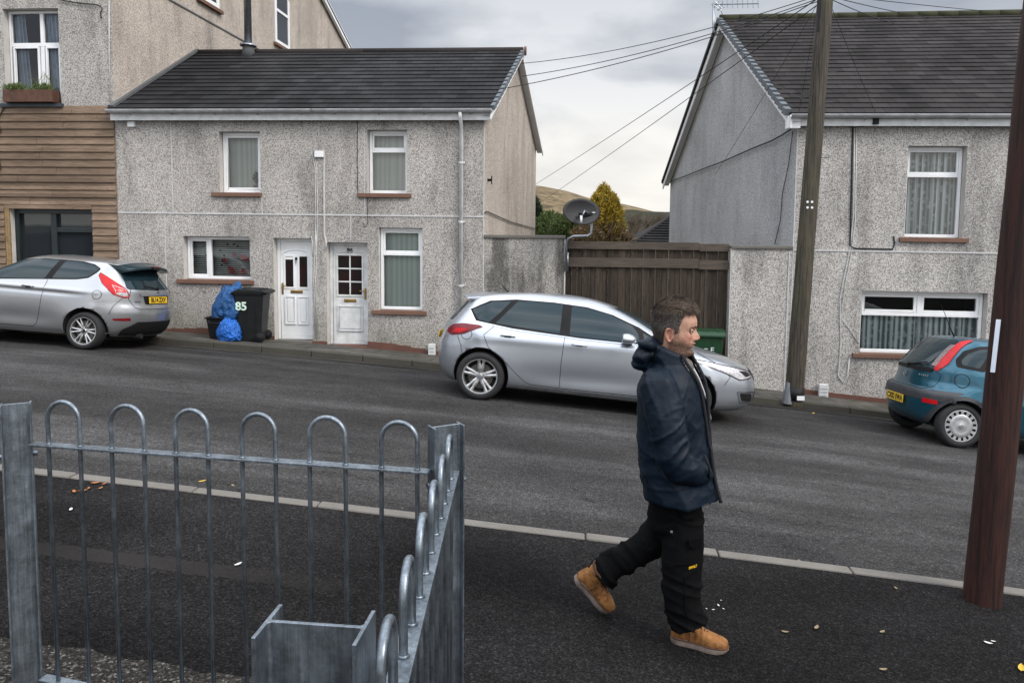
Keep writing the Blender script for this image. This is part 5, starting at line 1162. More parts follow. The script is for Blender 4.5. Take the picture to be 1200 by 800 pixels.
def densify(P, step, closed=True):
    out = []; n = len(P)
    for i in range(n if closed else n-1):
        a = Vector(P[i]); c = Vector(P[(i+1) % n]); k = max(1, int((c-a).length/step))
        out += [a.lerp(c, j/k) for j in range(k)]
    if not closed: out.append(Vector(P[-1]))
    return out
def rounded(P, r=.03, k=4):
    out = []; n = len(P)
    for i in range(n):
        p = Vector(P[i]); a = Vector(P[i-1]); c = Vector(P[(i+1) % n]); ra = min(r, (a-p).length*.45); rc_ = min(r, (c-p).length*.45); A_ = p+(a-p).normalized()*ra; C_ = p+(c-p).normalized()*rc_
        for j in range(k+1): t = j/k; out.append(tuple((A_*(1-t)**2+p*2*t*(1-t)+C_*t*t)))
    return out
def patch(car, fn, poly, d, step=.035, r=.03):
    P = rounded([tuple(p) for p in poly], r) if r else poly; D = densify(P, step); n = len(D); xs = [p[0] for p in D]; ys = [p[1] for p in D]; pts = [Vector((p[0], p[1])) for p in D]
    def inside(x, y):
        c = False
        for i in range(n):
            x1, y1 = D[i][0], D[i][1]; x2, y2 = D[i-1][0], D[i-1][1]
            if (y1 > y) != (y2 > y) and x < (x2-x1)*(y-y1)/(y2-y1)+x1: c = not c
        return c
    x = min(xs)+step*.5
    while x < max(xs):
        y = min(ys)+step*.5
        while y < max(ys):
            if inside(x, y) and min((Vector((x, y))-q).length for q in pts[:n]) > step*.4: pts.append(Vector((x, y)))
            y += step
        x += step
    V, E_, F_, *_ = geometry.delaunay_2d_cdt(pts, [(i, (i+1) % n) for i in range(n)], [], 1, 1e-6)
    return [car.off(fn, v.x, v.y, d) for v in V], [list(f) for f in F_]
def addpatch(b, car, fn, poly, d, m=0, step=.035, r=.03):
    V, F_ = patch(car, fn, poly, d, step, r); b.add(V, F_, m)
def ribbon(b, car, fn, P, w, d, m=0, closed=False, step=.03):
    D = densify([tuple(p) for p in P], step, closed); n = len(D); V = []
    for i in range(n):
        a = D[(i-1) % n] if (closed or i) else D[i]; c = D[(i+1) % n] if (closed or i < n-1) else D[i]; t = (c-a); t = Vector((t[0], t[1])).normalized(); nn = Vector((-t.y, t.x))
        for s_ in (-1, 1): V.append(car.off(fn, D[i][0]+nn.x*w/2*s_, D[i][1]+nn.y*w/2*s_, d))
    F_ = [[2*i, 2*i+1, (2*i+3) % (2*n), (2*i+2) % (2*n)] for i in range(n if closed else n-1)]; b.add(V, F_, m)
def circ(cx, cy, r, n=28): return [(cx+r*math.cos(2*PI*i/n), cy+r*math.sin(2*PI*i/n)) for i in range(n)]
def cyl_obj(x, z, r, y0, y1):
    b = MB(); n = 72
    A = [Vector((x+r*math.cos(2*PI*i/n), y0, z+r*math.sin(2*PI*i/n))) for i in range(n)]; B = [Vector((p.x, y1, p.z)) for p in A]
    b.add(A+B, [list(range(n))[::-1], list(range(n, 2*n))]+[[i, (i+1) % n, n+(i+1) % n, n+i] for i in range(n)]); return b
def wheel(th, x, y, sg, r, rr, style, wd=.205):
    w = thing('wheel', None, None, (0, 0, 0), local=True); w.parent = th; w.location = (x, y, r)
    def T(p): return Vector((p.x, sg*p.z, p.y))       # lathe axis -> y, outwards = sg
    b = MB(); b.lathe([(rr-.01, -wd*.5), (rr+.01, -wd*.5), (r-.03, -wd*.48), (r-.006, -wd*.36), (r, -wd*.2), (r, wd*.2), (r-.006, wd*.36), (r-.03, wd*.46), (rr+.035, wd*.49), (rr+.012, wd*.46), (rr, wd*.42), (rr-.01, wd*.3), (rr-.012, -wd*.4)], 64, 0, T); b.build('tyre', M['tyre'], w, True)
    o = wd*.42; mt = M['hubcap'] if style == 'cap' else M['alloy']
    b = MB(); 
    if style == 'cap':
        b.lathe([(.001, o+.004), (.035, o+.004), (.05, o-.004), (.10, o+.004), (rr*.68, o+.006), (rr*.72, o)], 64, 0, T); b.lathe([(rr*.93, o+.0), (rr*.98, o+.006), (rr+.005, o-.01), (rr, o-.05)], 64, 0, T)
        for k in range(16):
            a0 = 2*PI*(k-.28)/16; a1 = 2*PI*(k+.28)/16; q = []
            b.add([T(Vector((rr_*math.cos(a), rr_*math.sin(a), h))) for rr_, a, h in ((rr*.71, a0, o), (rr*.71, a1, o), (rr*.95, a1, o+.002), (rr*.95, a0, o+.002))], [(0, 1, 2, 3)])
        b.build('rim', mt, w, True, recalc=True)
        b = MB(); b.lathe([(.022, o+.0045), (.028, o+.007), (.022, o+.009)], 24, 0, T); b.bar(T(Vector((-.022, .006, o+.006))), T(Vector((.022, -.006, o+.006))), .006, .004); b.build('hub_emblem', M['chrome'], w)
    else:
        b.lathe([(rr-.018, -.03), (rr-.016, o-.03), (rr-.012, o+.001), (rr+.004, o+.003), (rr+.008, o-.004), (rr-.001, -.05)], 72, 0, T)
        b.lathe([(.001, o-.02), (.028, o-.02), (.034, o-.026), (.065, o-.03), (.07, o-.06), (.001, o-.07)], 40, 0, T)
        arms = []
        if style == 'five': arms = [(2*PI*(k+.25)/5+s_*.16, .050, .036) for k in range(5) for s_ in (-1, 1)]
        else: arms = [(2*PI*(k+.5*0)/6+s_*.17, .030, .022) for k in range(6) for s_ in (-1, 1)]
        for a, w0, w1 in arms:
            ca, sa = math.cos(a), math.sin(a); V = []
            for (q, ww, h0) in ((.05, w0*.8, o-.022), (rr*.45, w0 if style == 'five' else w0, o-.014), (rr*.75, w1*(1.0 if style != 'five' else .95), o-.012), (rr-.006, w1*(1.35 if style == 'five' else 1), o-.006)):
                for s_, h in ((-1, h0-.006), (0, h0), (1, h0-.006)): V.append(T(Vector((q*ca-s_*ww/2*sa, q*sa+s_*ww/2*ca, h))))
                for s_, h in ((1, h0-.04), (-1, h0-.04)): V.append(T(Vector((q*ca-s_*ww/2*sa, q*sa+s_*ww/2*ca, h))))
            F_ = []
            for i in range(3):
                for k in range(5): F_.append((i*5+k, i*5+(k+1) % 5, (i+1)*5+(k+1) % 5, (i+1)*5+k))
            b.add(V, F_)
            if style == 'five':      # split spoke groove
                pass
        b.build('rim', mt, w, False)
        b = MB()
        for k in range(5): a = 2*PI*k/5+PI/5; c_ = Vector((.047*math.cos(a), .047*math.sin(a), o-.026)); b.lathe([(.001, .006), (.007, .006), (.009, 0)], 8, 0, lambda p: T(p+c_))
        b.lathe([(.001, o-.013), (.022, o-.014), (.026, o-.02)], 20, 0, T); b.build('hub', M['trim'] if style != 'five' else M['steel'], w)
    b = MB(); b.lathe([(.001, o-.06), (rr*.72, o-.06), (rr*.72, o-.075)], 40, 0, T); b.build('brake_disc', M['disc'], w)
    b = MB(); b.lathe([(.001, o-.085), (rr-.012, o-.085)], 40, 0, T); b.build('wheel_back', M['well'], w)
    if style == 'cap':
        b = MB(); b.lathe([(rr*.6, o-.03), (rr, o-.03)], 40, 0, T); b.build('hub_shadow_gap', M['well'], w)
    return w
def plate(th, s, pos, nrm_tilt, size=(.52, .11), sg=-1):
    # plate on the tail facing -x
    p = Vector(pos); ct, st = math.cos(nrm_tilt), math.sin(nrm_tilt)
    def T(v): return Vector((p.x-v.z*ct+v.y*st, p.y-v.x, p.z+v.y*ct+v.z*st))
    b = MB(); b.box(-size[0]/2, size[0]/2, -size[1]/2, size[1]/2, 0, .008, 0, T); o = b.build('number_plate', M['plate'], th, bevel=.002)
    if s: text_mesh(s, .107, M['gap'], o, lambda v: T(Vector((v.x*.93, v.y-.002, v.z+.0095))), 'plate_lettering', .0008, .0035); return o
def finish_body(car, th, mt, arches, R_, wmax):
    o = car.body().build('body', [mt, M['well']], th, True, weld=True)
    for i, (x, z) in enumerate(arches):
        for sg in (-1, 1):
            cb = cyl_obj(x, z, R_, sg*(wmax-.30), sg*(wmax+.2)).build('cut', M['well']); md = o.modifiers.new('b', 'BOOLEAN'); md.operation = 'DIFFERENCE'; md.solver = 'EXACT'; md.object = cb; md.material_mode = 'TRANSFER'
            me = evaluated(o); o.modifiers.clear(); o.data = me; bpy.data.objects.remove(cb)
    me = o.data
    for p in me.polygons:
        # keep arch walls flat-shaded and dark
        if me.materials[p.material_index] == M['well']: p.use_smooth = False
    return o
def door_handle(th, car, x, z, sg, mt, L=.19):
    b = MB(); f = lambda u, v: car.side(u, v, sg)
    P = [car.off(f, x-L/2, z, .004), car.off(f, x-L/2+.025, z, .030), car.off(f, x+L/2-.025, z+.003, .030), car.off(f, x+L/2, z, .004)]
    b.tube(P, .013, 8, rs=[.012, .013, .013, .012]); h = b.build('door_handle', mt, th, True)
    b = MB(); addpatch(b, car, f, [(x-L*.25, z-.017), (x+L*.25, z-.017), (x+L*.25, z+.004), (x-L*.25, z+.004)], .0025, 0, .02, .015); b.build('handle_recess', M['trim'], h, recalc=False)
def mirror(th, car, x, z, sg, mt):
    y = car.ylocal(x, z); bm = bmesh.new(); bmesh.ops.create_uvsphere(bm, u_segments=24, v_segments=16, radius=1)
    for v in bm.verts: 
        c = v.co; k = -.55 if c.x < -.55 else c.x; v.co = Vector((x+k*.12-.02, sg*(y+.13+c.y*.11), z+.04+c.z*.075*(1 if c.z > 0 else .8)))
    me = bpy.data.meshes.new('mirror'); bm.to_mesh(me); bm.free(); me.materials.append(mt)
    for p in me.polygons: p.use_smooth = True
    o = bpy.data.objects.new('door_mirror', me); col.objects.link(o); o.parent = th
    b = MB(); b.bar((x+.02, sg*(y-.03), z-.02), (x+.0, sg*(y+.12), z-.01), .08, .035); b.build('mirror_arm', M['trim'], o, bevel=.008)
def place_car(th, px, py, Y, yaw, pitch, roll=0):
    """rear axle centre sits so that the near rear wheel meets the road at the given column"""
    x = onY(px, py, Y).x; return x
def set_car(th, near_px, near_py, Ynear, halfw, facing, wb, yaw_extra=0):
    p = onG(near_px, near_py); X = onY(near_px, near_py, Ynear).x; s = (G(X+1.3*facing, Ynear)-G(X, Ynear))/1.3*facing
    yaw = (0 if facing > 0 else PI)+yaw_extra; cr_ = Vector((X, Ynear+halfw, 0)); cr_.z = G(X, Ynear+halfw*.6)+.0
    slope = (G(X+wb*facing, Ynear+halfw)-G(X, Ynear+halfw))/wb
    cross = (G(X, Ynear+2*halfw)-G(X, Ynear))/(2*halfw)
    th.location = (X, Ynear+halfw, (G(X, Ynear)+G(X, Ynear+2*halfw))/2)
    E1 = Vector((math.cos(yaw), math.sin(yaw), slope)).normalized(); lat = Vector((-math.sin(yaw), math.cos(yaw), 0)); lat.z = cross*lat.y-0*slope; E2 = (lat-E1*lat.dot(E1)).normalized(); E3 = E1.cross(E2)
    th.rotation_euler = Matrix((E1, E2, E3)).transposed().to_euler()
# ---------- silver five-door hatchback in the middle (faces right)
ca = thing('parked_car', 'silver five-door hatchback parked by the timber gate behind the walking man', 'car', (0, 0, 0), group='cars parked along the far kerb', local=True)
def bumpA(x, z):
    b = .022*math.exp(-((x-0)**2+(z-.45)**2)/.16)+.022*math.exp(-((x-2.685)**2+(z-.45)**2)/.16)
    if .45 < x < 2.25: b -= .030*math.sin(PI*(x-.45)/1.8)**.7*math.exp(-((z-.42-.04*(x-1.3))/.13)**2)
    b += .010*math.exp(-((z-.86-.02*x)/.05)**2)*min(1, max(0, (x+.4)/.6)); return b
A_ = Car([(-.64, .20), (-.72, .30), (-.765, .42), (-.78, .55), (-.775, .68), (-.75, .80), (-.71, .92), (-.67, 1.0), (-.60, 1.10), (-.52, 1.20), (-.44, 1.30), (-.33, 1.38), (-.16, 1.43), (.15, 1.47), (.55, 1.497), (.85, 1.508), (.93, 1.511)],
         [(3.45, .20), (3.55, .28), (3.60, .38), (3.605, .5), (3.585, .6), (3.55, .68), (3.48, .75), (3.34, .82), (3.05, .90), (2.72, .97), (2.58, 1.0), (2.42, 1.08), (2.2, 1.19), (1.98, 1.29), (1.72, 1.39), (1.5, 1.45), (1.28, 1.49), (1.08, 1.508), (1.0, 1.511)],
         [(.20, .80), (.26, .85), (.4, .878), (.6, .892), (.8, .895), (.92, .875), (.985, .835), (1.03, .805), (1.2, .735), (1.33, .665), (1.40, .615), (1.44, .565), (1.47, .47), (1.49, .33), (1.505, .14), (1.511, .03)], bumpA, 8, 2.3)
finish_body(A_, ca, M['silver'], [(-.06, .335), (2.625, .335)], .375, .895)
def glass_set(car, th, polys, sgs=(-1, 1), rearg=None, windsc=None, chrome=None, trim=None, quarter_light=None):
    for sg in sgs:
        f = lambda u, v: car.side(u, v, sg)
        if trim:
            b = MB(); addpatch(b, car, f, trim, .0015, 0, .03, .03); b.build('window_surround', M['trim'], th, recalc=False)
        for P in polys:
            b = MB(); addpatch(b, car, f, P, .004, 0, .03, .025); b.build('side_window', M['cglass'], th, smooth=True, recalc=False)
        if chrome:
            b = MB(); ribbon(b, car, f, chrome, .016, .005, 0, True); b.build('chrome_strip', M['chrome'], th, recalc=False)
    if rearg: b = MB(); addpatch(b, car, car.rear, rearg, .004, 0, .04, .05); b.build('rear_window', M['cglass'], th, smooth=True, recalc=False)
    if windsc: b = MB(); addpatch(b, car, (lambda u, v: Vector((2*((car.xr(v)+car.xf(v))/2)-car.xrear(u, v), u, v))), windsc, .004, 0, .04, .05); b.build('windscreen', M['cglass'], th, smooth=True, recalc=False)
DLOA = [(-.31, 1.20), (-.20, 1.045), (.3, .99), (1.2, .955), (2.35, .955), (2.28, 1.01), (1.95, 1.185), (1.60, 1.315), (1.25, 1.385), (.8, 1.405), (.3, 1.395), (-.05, 1.345)]
glass_set(A_, ca, [[(-.27, 1.195), (-.17, 1.07), (-.02, 1.05), (.12, 1.20), (.24, 1.355), (0, 1.33)], [(.07, 1.045), (.93, .995), (.93, 1.385), (.5, 1.38), (.33, 1.365)], [(1.06, .985), (1.98, .975), (1.94, 1.10), (1.86, 1.19), (1.55, 1.305), (1.25, 1.36), (1.05, 1.375)], [(2.04, .98), (2.27, .98), (2.0, 1.115)]],
          rearg=[(-.56, 1.02), (.56, 1.02), (.50, 1.30), (-.50, 1.30)], windsc=[(-.66, 1.04), (.66, 1.04), (.48, 1.40), (-.48, 1.40)], chrome=DLOA, trim=DLOA)
for sg in (-1, 1):
    f = lambda u, v: A_.side(u, v, sg)
    b = MB(); ribbon(b, A_, f, [(2.30, .95), (2.22, .80), (2.16, .5), (2.12, .30)], .007, .0012); ribbon(b, A_, f, [(1.0, 1.40), (1.0, .95), (.985, .6), (.99, .29)], .007, .0012)
    ribbon(b, A_, f, [(.07, 1.02), (-.06, .88), (.02, .72), (.24, .57), (.40, .42), (.52, .32), (.60, .285), (1.0, .275), (2.12, .285)], .007, .0012); ribbon(b, A_, f, circ(-.30, .87, .075), .005, .0012, 0, True)
    ribbon(b, A_, f, [(-.40, 1.0), (-.42, .82), (-.36, .70), (-.34, .60)], .005, .0012)
    ribbon(b, A_, f, [(2.72, .93), (3.05, .78), (3.15, .66), (3.08, .55)], .005, .0012)
    b.build('panel_gap', M['gap'], ca, recalc=False)
    b = MB(); ribbon(b, A_, f, [(.42, .245), (2.28, .245)], .03, .012); b.build('sill_trim', M['chrome'], ca, recalc=False)
    b = MB(); fa = lambda a, z: A_.arc(a, z)
    addpatch(b, A_, fa, [(sg*.62, .87), (sg*.78, .82), (sg*.98, .86), (sg*1.17, .98), (sg*1.10, 1.0), (sg*.86, 1.0), (sg*.70, .965)], .006, 0, .03, .02); b.build('tail_light', M['lampdark'], ca, smooth=True, recalc=False)
    b = MB(); addpatch(b, A_, fa, [(sg*.78, .87), (sg*.90, .87), (sg*1.02, .925), (sg*.95, .94), (sg*.82, .93)], .009, 0, .03, .02); b.build('tail_light_lens', M['lampred'], ca, smooth=True, recalc=False)
    LT = A_.curve(.7)[1][-1]
    def fh(a, z): A2, L2 = A_.curve(z); return A_.arc((abs(L2[-1])-abs(a))*(1 if a > 0 else -1), z)
    b = MB(); addpatch(b, A_, fh, [(sg*.55, .66), (sg*.85, .63), (sg*1.10, .74), (sg*1.36, .865), (sg*1.10, .84), (sg*.75, .775), (sg*.55, .735)], .006, 0, .03, .02); b.build('headlight', M['lampclear'], ca, smooth=True, recalc=False)
    b = MB(); ribbon(b, A_, fh, [(sg*.55, .66), (sg*.85, .63), (sg*1.10, .74), (sg*1.36, .865), (sg*1.10, .84), (sg*.75, .775), (sg*.55, .735)], .012, .008, 0, True); addpatch(b, A_, fh, [(sg*.58, .68), (sg*.72, .67), (sg*.78, .74), (sg*.60, .73)], .010, 0, .03, .02); b.build('headlight_surround', M['trim'], ca, recalc=False)
    b = MB(); addpatch(b, A_, fh, [(sg*.52, .34), (sg*.80, .36), (sg*.86, .46), (sg*.60, .45)], .005, 0, .03, .03); b.build('fog_light_recess', M['trim'], ca, recalc=False)
    b = MB(); ribbon(b, A_, fh, [(sg*.50, .33), (sg*.82, .34), (sg*.90, .475), (sg*.56, .47)], .012, .007, 0, True); b.build('chrome_strip', M['chrome'], ca, recalc=False)
    door_handle(ca, A_, .26, .895, sg, M['silver']); door_handle(ca, A_, 1.20, .875, sg, M['silver']); mirror(ca, A_, 1.82, .985, sg, M['silver'])
    for x in (-.06, 2.625): wheel(ca, x, sg*(.885-.10), sg, .322, .232, 'five', .225)
b = MB(); fr_ = lambda u, v: Vector((2*((A_.xr(v)+A_.xf(v))/2)-A_.xrear(u, v), u, v)); addpatch(b, A_, fr_, [(-.45, .34), (.45, .34), (.45, .47), (-.45, .47)], .004, 0, .04, .03); addpatch(b, A_, fr_, [(-.42, .62), (.42, .62), (.46, .74), (-.46, .74)], .004, 0, .04, .03); b.build('grille', M['trim'], ca, recalc=False)
b = MB(); ribbon(b, A_, fr_, [(-.46, .695), (.46, .695)], .03, .012); b.build('chrome_strip', M['chrome'], ca, recalc=False)
def spoiler(th, car, P, hw, mt, thick=.03, tap=.85):
    b = MB(); n = 16; V = []
    for (x, z, dz) in P:
        for k in range(n+1):
            y = -hw+2*hw*k/n; c = (y/hw)**4; V.append(Vector((x+.10*c*(1 if x < 0 else 1), y, z-.05*(y/hw)**2-.01*c)))
    m_ = len(P); n1 = n+1
    F_ = [[(i)*n1+k, i*n1+k+1, ((i+1) % m_)*n1+k+1, ((i+1) % m_)*n1+k] for i in range(m_) for k in range(n)]
    F_ += [[i*n1 for i in range(m_)], [i*n1+n for i in range(m_)][::-1]]; b.add(V, F_); return b.build('spoiler', mt, th, True, bevel=.004)
spoiler(ca, A_, [(-.05, 1.455, 0), (-.30, 1.432, 0), (-.47, 1.402, 0), (-.475, 1.385, 0), (-.33, 1.37, 0), (-.1, 1.36, 0)], .57, M['silver'])
b = MB(); b.tube([(.12, 0, 1.46), (.02, 0, 1.55), (-.04, 0, 1.60)], .008, 6, rs=[.014, .006, .003]); b.build('aerial', M['trim'], ca)
plate(ca, None, (-.775, 0, .78), .18)
b = MB(); ribbon(b, A_, A_.rear, [(-.60, .985), (-.62, .80), (-.50, .62), (.50, .62), (.62, .80), (.60, .985)], .006, .0012); b.build('tailgate_gap', M['gap'], ca, recalc=False)
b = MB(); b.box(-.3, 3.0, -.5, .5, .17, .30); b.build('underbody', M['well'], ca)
set_car(ca, 567, 467, 9.72, .785, 1, 2.685, -.02); ca.scale = (1.02, 1, 1)
# ---------- silver three-door hatchback on the left (faces left)
cf = thing('parked_car', 'silver three-door hatchback with bright red tail lights at the left edge', 'car', (0, 0, 0), group='cars parked along the far kerb', local=True)
def bumpF(x, z):
    b = .030*math.exp(-((x-.12)**2/.20+(z-.46)**2/.10))+.03*math.exp(-((x-2.489)**2/.20+(z-.46)**2/.10))
    b -= .016*math.exp(-((z-.86-.018*x)/.035)**2)*min(1, max(0, (x-.05)/.5)); b += .014*math.exp(-((z-.91-.018*x)/.03)**2)*min(1, max(0, (x+.2)/.5))
    if .45 < x < 2.1: b -= .02*math.sin(PI*(x-.45)/1.65)*math.exp(-((z-.45)/.12)**2)
    return b
F1 = Car([(-.50, .22), (-.585, .32), (-.625, .42), (-.645, .52), (-.65, .60), (-.635, .68), (-.60, .76), (-.585, .86), (-.57, .95), (-.52, 1.02), (-.44, 1.12), (-.36, 1.22), (-.26, 1.33), (-.16, 1.40), (.05, 1.435), (.4, 1.462), (.75, 1.478), (.88, 1.481)],
         [(3.15, .22), (3.26, .35), (3.31, .5), (3.29, .62), (3.2, .72), (3.0, .84), (2.7, .93), (2.45, .985), (2.2, 1.06), (1.95, 1.17), (1.7, 1.28), (1.5, 1.37), (1.3, 1.43), (1.15, 1.46), (1.0, 1.476), (.95, 1.481)],
         [(.22, .76), (.30, .81), (.45, .838), (.6, .85), (.78, .856), (.90, .845), (1.0, .808), (1.06, .785), (1.2, .73), (1.32, .665), (1.39, .605), (1.42, .545), (1.445, .43), (1.465, .28), (1.476, .12), (1.481, .03)], bumpF, 7, 2.3)
finish_body(F1, cf, M['silver2'], [(.12, .315), (2.609, .315)], .345, .856)
glass_set(F1, cf, [[(.02, 1.29), (.05, 1.24), (.15, 1.15), (.33, 1.115), (.74, 1.09), (.62, 1.375), (.36, 1.37), (.15, 1.335)], [(.86, 1.075), (1.93, 1.02), (2.02, 1.06), (1.75, 1.20), (1.4, 1.335), (1.1, 1.375), (.73, 1.378)]],
          rearg=[(-.60, .985), (.60, .985), (.56, 1.10), (.52, 1.33), (-.52, 1.33), (-.56, 1.10)], windsc=[(-.62, 1.02), (.62, 1.02), (.48, 1.38), (-.48, 1.38)], trim=[(-.0, 1.29), (.03, 1.23), (.14, 1.13), (.33, 1.095), (.8, 1.068), (1.95, 1.0), (2.06, 1.05), (1.77, 1.215), (1.4, 1.352), (1.0, 1.395), (.62, 1.393), (.34, 1.388), (.12, 1.35)])
for sg in (-1, 1):
    f = lambda u, v: F1.side(u, v, sg); fa = lambda a, z: F1.arc(a, z)
    b = MB(); ribbon(b, F1, f, [(.80, 1.06), (.83, .86), (.86, .6), (.92, .36), (.98, .31), (1.9, .31), (2.0, .5), (2.02, .96)], .008, .0012); ribbon(b, F1, f, circ(-.06, .88, .068), .006, .0012, 0, True); ribbon(b, F1, f, [(-.42, .90), (-.36, .80), (-.30, .72), (-.27, .64), (-.25, .58)], .006, .0012)
    b.build('panel_gap', M['gap'], cf, recalc=False)
    TL = [(.61, .86), (.68, .85), (.84, .90), (.89, .95), (.93, 1.06), (.90, 1.18), (.84, 1.225), (.73, 1.11), (.64, 1.00)]
    b = MB(); addpatch(b, F1, fa, [(sg*a, z) for a, z in TL], .008, 0, .03, .02); tl = b.build('tail_light', M['lampred'], cf, smooth=True, recalc=False)
    b = MB(); addpatch(b, F1, fa, [(sg*a, z) for a, z in [(.63, .875), (.69, .87), (.79, .90), (.78, .94), (.64, .935)]], .011, 0, .03, .02); ribbon(b, F1, fa, [(sg*a, z) for a, z in [(.63, .875), (.80, .905), (.80, 1.04), (.66, .985)]], .008, .012, 0, True); b.build('reversing_lens', M['lampclear'], tl, smooth=True, recalc=False)
    b = MB(); ribbon(b, F1, fa, [(sg*a, z) for a, z in TL], .012, .006, 0, True); b.build('lamp_edge', M['gap'], tl, recalc=False)
    b = MB(); addpatch(b, F1, fa, [(sg*.60, .485), (sg*.84, .485), (sg*.88, .515), (sg*.62, .535)], .005, 0, .03, .02); b.build('reflector', M['lampdark'], cf, recalc=False)
    door_handle(cf, F1, 1.08, .935, sg, M['silver2']); mirror(cf, F1, 1.92, 1.0, sg, M['silver2'])
    for x in (.12, 2.609): wheel(cf, x, sg*(.845-.10), sg, .298, .215, 'multi', .205)
    b = MB(); P = [(.50, .235), (2.15, .235), (2.1, .30), (.42, .29)]; addpatch(b, F1, f, P, .018, 0, .03, .02); b.build('side_skirt', M['silver2'], cf, recalc=False)
b = MB(); fr2 = F1.rear; addpatch(b, F1, fr2, [(-.62, .24), (.62, .24), (.64, .34), (.48, .465), (-.48, .465), (-.64, .34)], .008, 0, .04, .04); b.build('diffuser', M['trim'], cf, recalc=False)
b = MB(); ribbon(b, F1, F1.arc, [(-1.0, .25), (-.78, .30), (-.52, .485), (.52, .485), (.78, .30), (1.0, .25)], .022, .012); b.build('bumper_crease', M['silver2'], cf, recalc=False)
b = MB(); ribbon(b, F1, fr2, [(-.55, .985), (-.60, .84), (-.52, .70), (-.44, .675), (.44, .675), (.52, .70), (.60, .84), (.55, .985)], .008, .0015); b.build('tailgate_gap', M['gap'], cf, recalc=False)
b = MB(); addpatch(b, F1, fr2, [(-.33, .75), (.33, .75), (.36, .89), (-.36, .89)], .003, 0, .04, .02); b.build('plate_recess', M['trim'], cf, recalc=False)
b = MB(); addpatch(b, F1, fr2, [(-.42, .885), (.42, .885), (.42, .925), (-.42, .925)], .022, 0, .04, .01); b.build('tailgate_trim', M['silver2'], cf, recalc=False)
plate(cf, 'BL14 ZXV', (-.607, .03, .82), .12)
q = F1.rear(0, .945); b = MB(); b.lathe([(.001, .006), (.03, .006), (.034, 0)], 20, 0, lambda p: Vector((q.x-.004-p.z, p.y*1.5, .945+p.x*.8))); b.build('badge', M['steel'], cf)
b = MB(); 
for k in range(4): a = F1.rear(.43+k*.025, .80); b.box(a.x-.006, a.x-.002, a.y-.009, a.y+.009, .785, .80)
b.build('badge', M['trim'], cf)
for s_ in (spoiler(cf, F1, [(.0, 1.452, 0), (-.26, 1.425, 0), (-.50, 1.365, 0), (-.505, 1.33, 0), (-.38, 1.30, 0), (-.16, 1.36, 0)], .56, M['cglass']),): pass
spoiler(cf, F1, [(.05, 1.456, 0), (-.2, 1.436, 0), (-.30, 1.425, 0), (-.30, 1.418, 0), (-.1, 1.43, 0)], .565, M['silver2'])
b = MB(); b.box(-.535, -.50, -.12, .12, 1.357, 1.372); b.build('brake_light', M['lampdark'], cf)
b = MB(); q0 = F1.rear(-.03, 1.0); b.tube([(q0.x-.03, -.02, 1.0), (q0.x-.02, .2, 1.03), (q0.x-.0, .36, 1.05)], .011, 6); b.lathe([(.001, .03), (.03, .02), (.035, 0)], 12, 0, lambda p: Vector((q0.x-p.z-.005, p.y-.02, 1.0+p.x))); b.build('wiper', M['trim'], cf)
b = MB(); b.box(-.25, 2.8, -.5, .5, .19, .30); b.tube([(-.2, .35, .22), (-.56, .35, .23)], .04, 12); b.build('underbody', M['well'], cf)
set_car(cf, 108, 406, 10.85, .745, -1, 2.489, 0)
# ---------- teal hatchback on the right (faces right)
cc_ = thing('parked_car', 'dark teal hatchback with tall red tail lights under the right house window', 'car', (0, 0, 0), group='cars parked along the far kerb', local=True)
def bumpC(x, z):
    b = .024*math.exp(-((x-0)**2+(z-.42)**2)/.14)+.024*math.exp(-((x-2.49)**2+(z-.42)**2)/.14); b += .008*math.exp(-((z-.62-.02*x)/.03)**2); return b
K1 = Car([(-.42, .22), (-.53, .30), (-.565, .42), (-.58, .54), (-.578, .63), (-.555, .675), (-.50, .70), (-.492, .80), (-.475, .90), (-.45, .98), (-.40, 1.05), (-.33, 1.14), (-.245, 1.24), (-.15, 1.33), (-.05, 1.39), (.12, 1.42), (.4, 1.435), (.7, 1.443), (.82, 1.445)],
         [(3.05, .22), (3.19, .35), (3.24, .48), (3.2, .62), (3.0, .76), (2.7, .86), (2.4, .93), (2.2, .98), (1.95, 1.09), (1.7, 1.21), (1.45, 1.32), (1.25, 1.39), (1.1, 1.42), (1.0, 1.437), (.92, 1.445)],
         [(.22, .74), (.32, .79), (.5, .815), (.62, .823), (.8, .818), (.92, .80), (1.0, .775), (1.1, .745), (1.2, .71), (1.3, .66), (1.37, .60), (1.40, .555), (1.42, .46), (1.435, .30), (1.441, .15), (1.445, .03)], bumpC, lerpf([(.66, 13), (.80, 6.5)]), 2.4)
finish_body(K1, cc_, M['teal'], [(-.07, .295), (2.42, .295)], .325, .823)
glass_set(K1, cc_, [[(-.10, 1.065), (.10, 1.045), (.26, 1.30), (.13, 1.285), (-.02, 1.215), (-.10, 1.12)], [(.36, .99), (1.05, .955), (1.05, 1.36), (.62, 1.365), (.58, 1.34)], [(1.14, .95), (1.95, .93), (1.9, 1.05), (1.5, 1.25), (1.3, 1.33), (1.14, 1.355)]],
          rearg=[(-.60, .955), (.60, .955), (.52, 1.20), (.44, 1.37), (-.44, 1.37), (-.52, 1.20)], windsc=[(-.6, 1.0), (.6, 1.0), (.48, 1.37), (-.48, 1.37)])
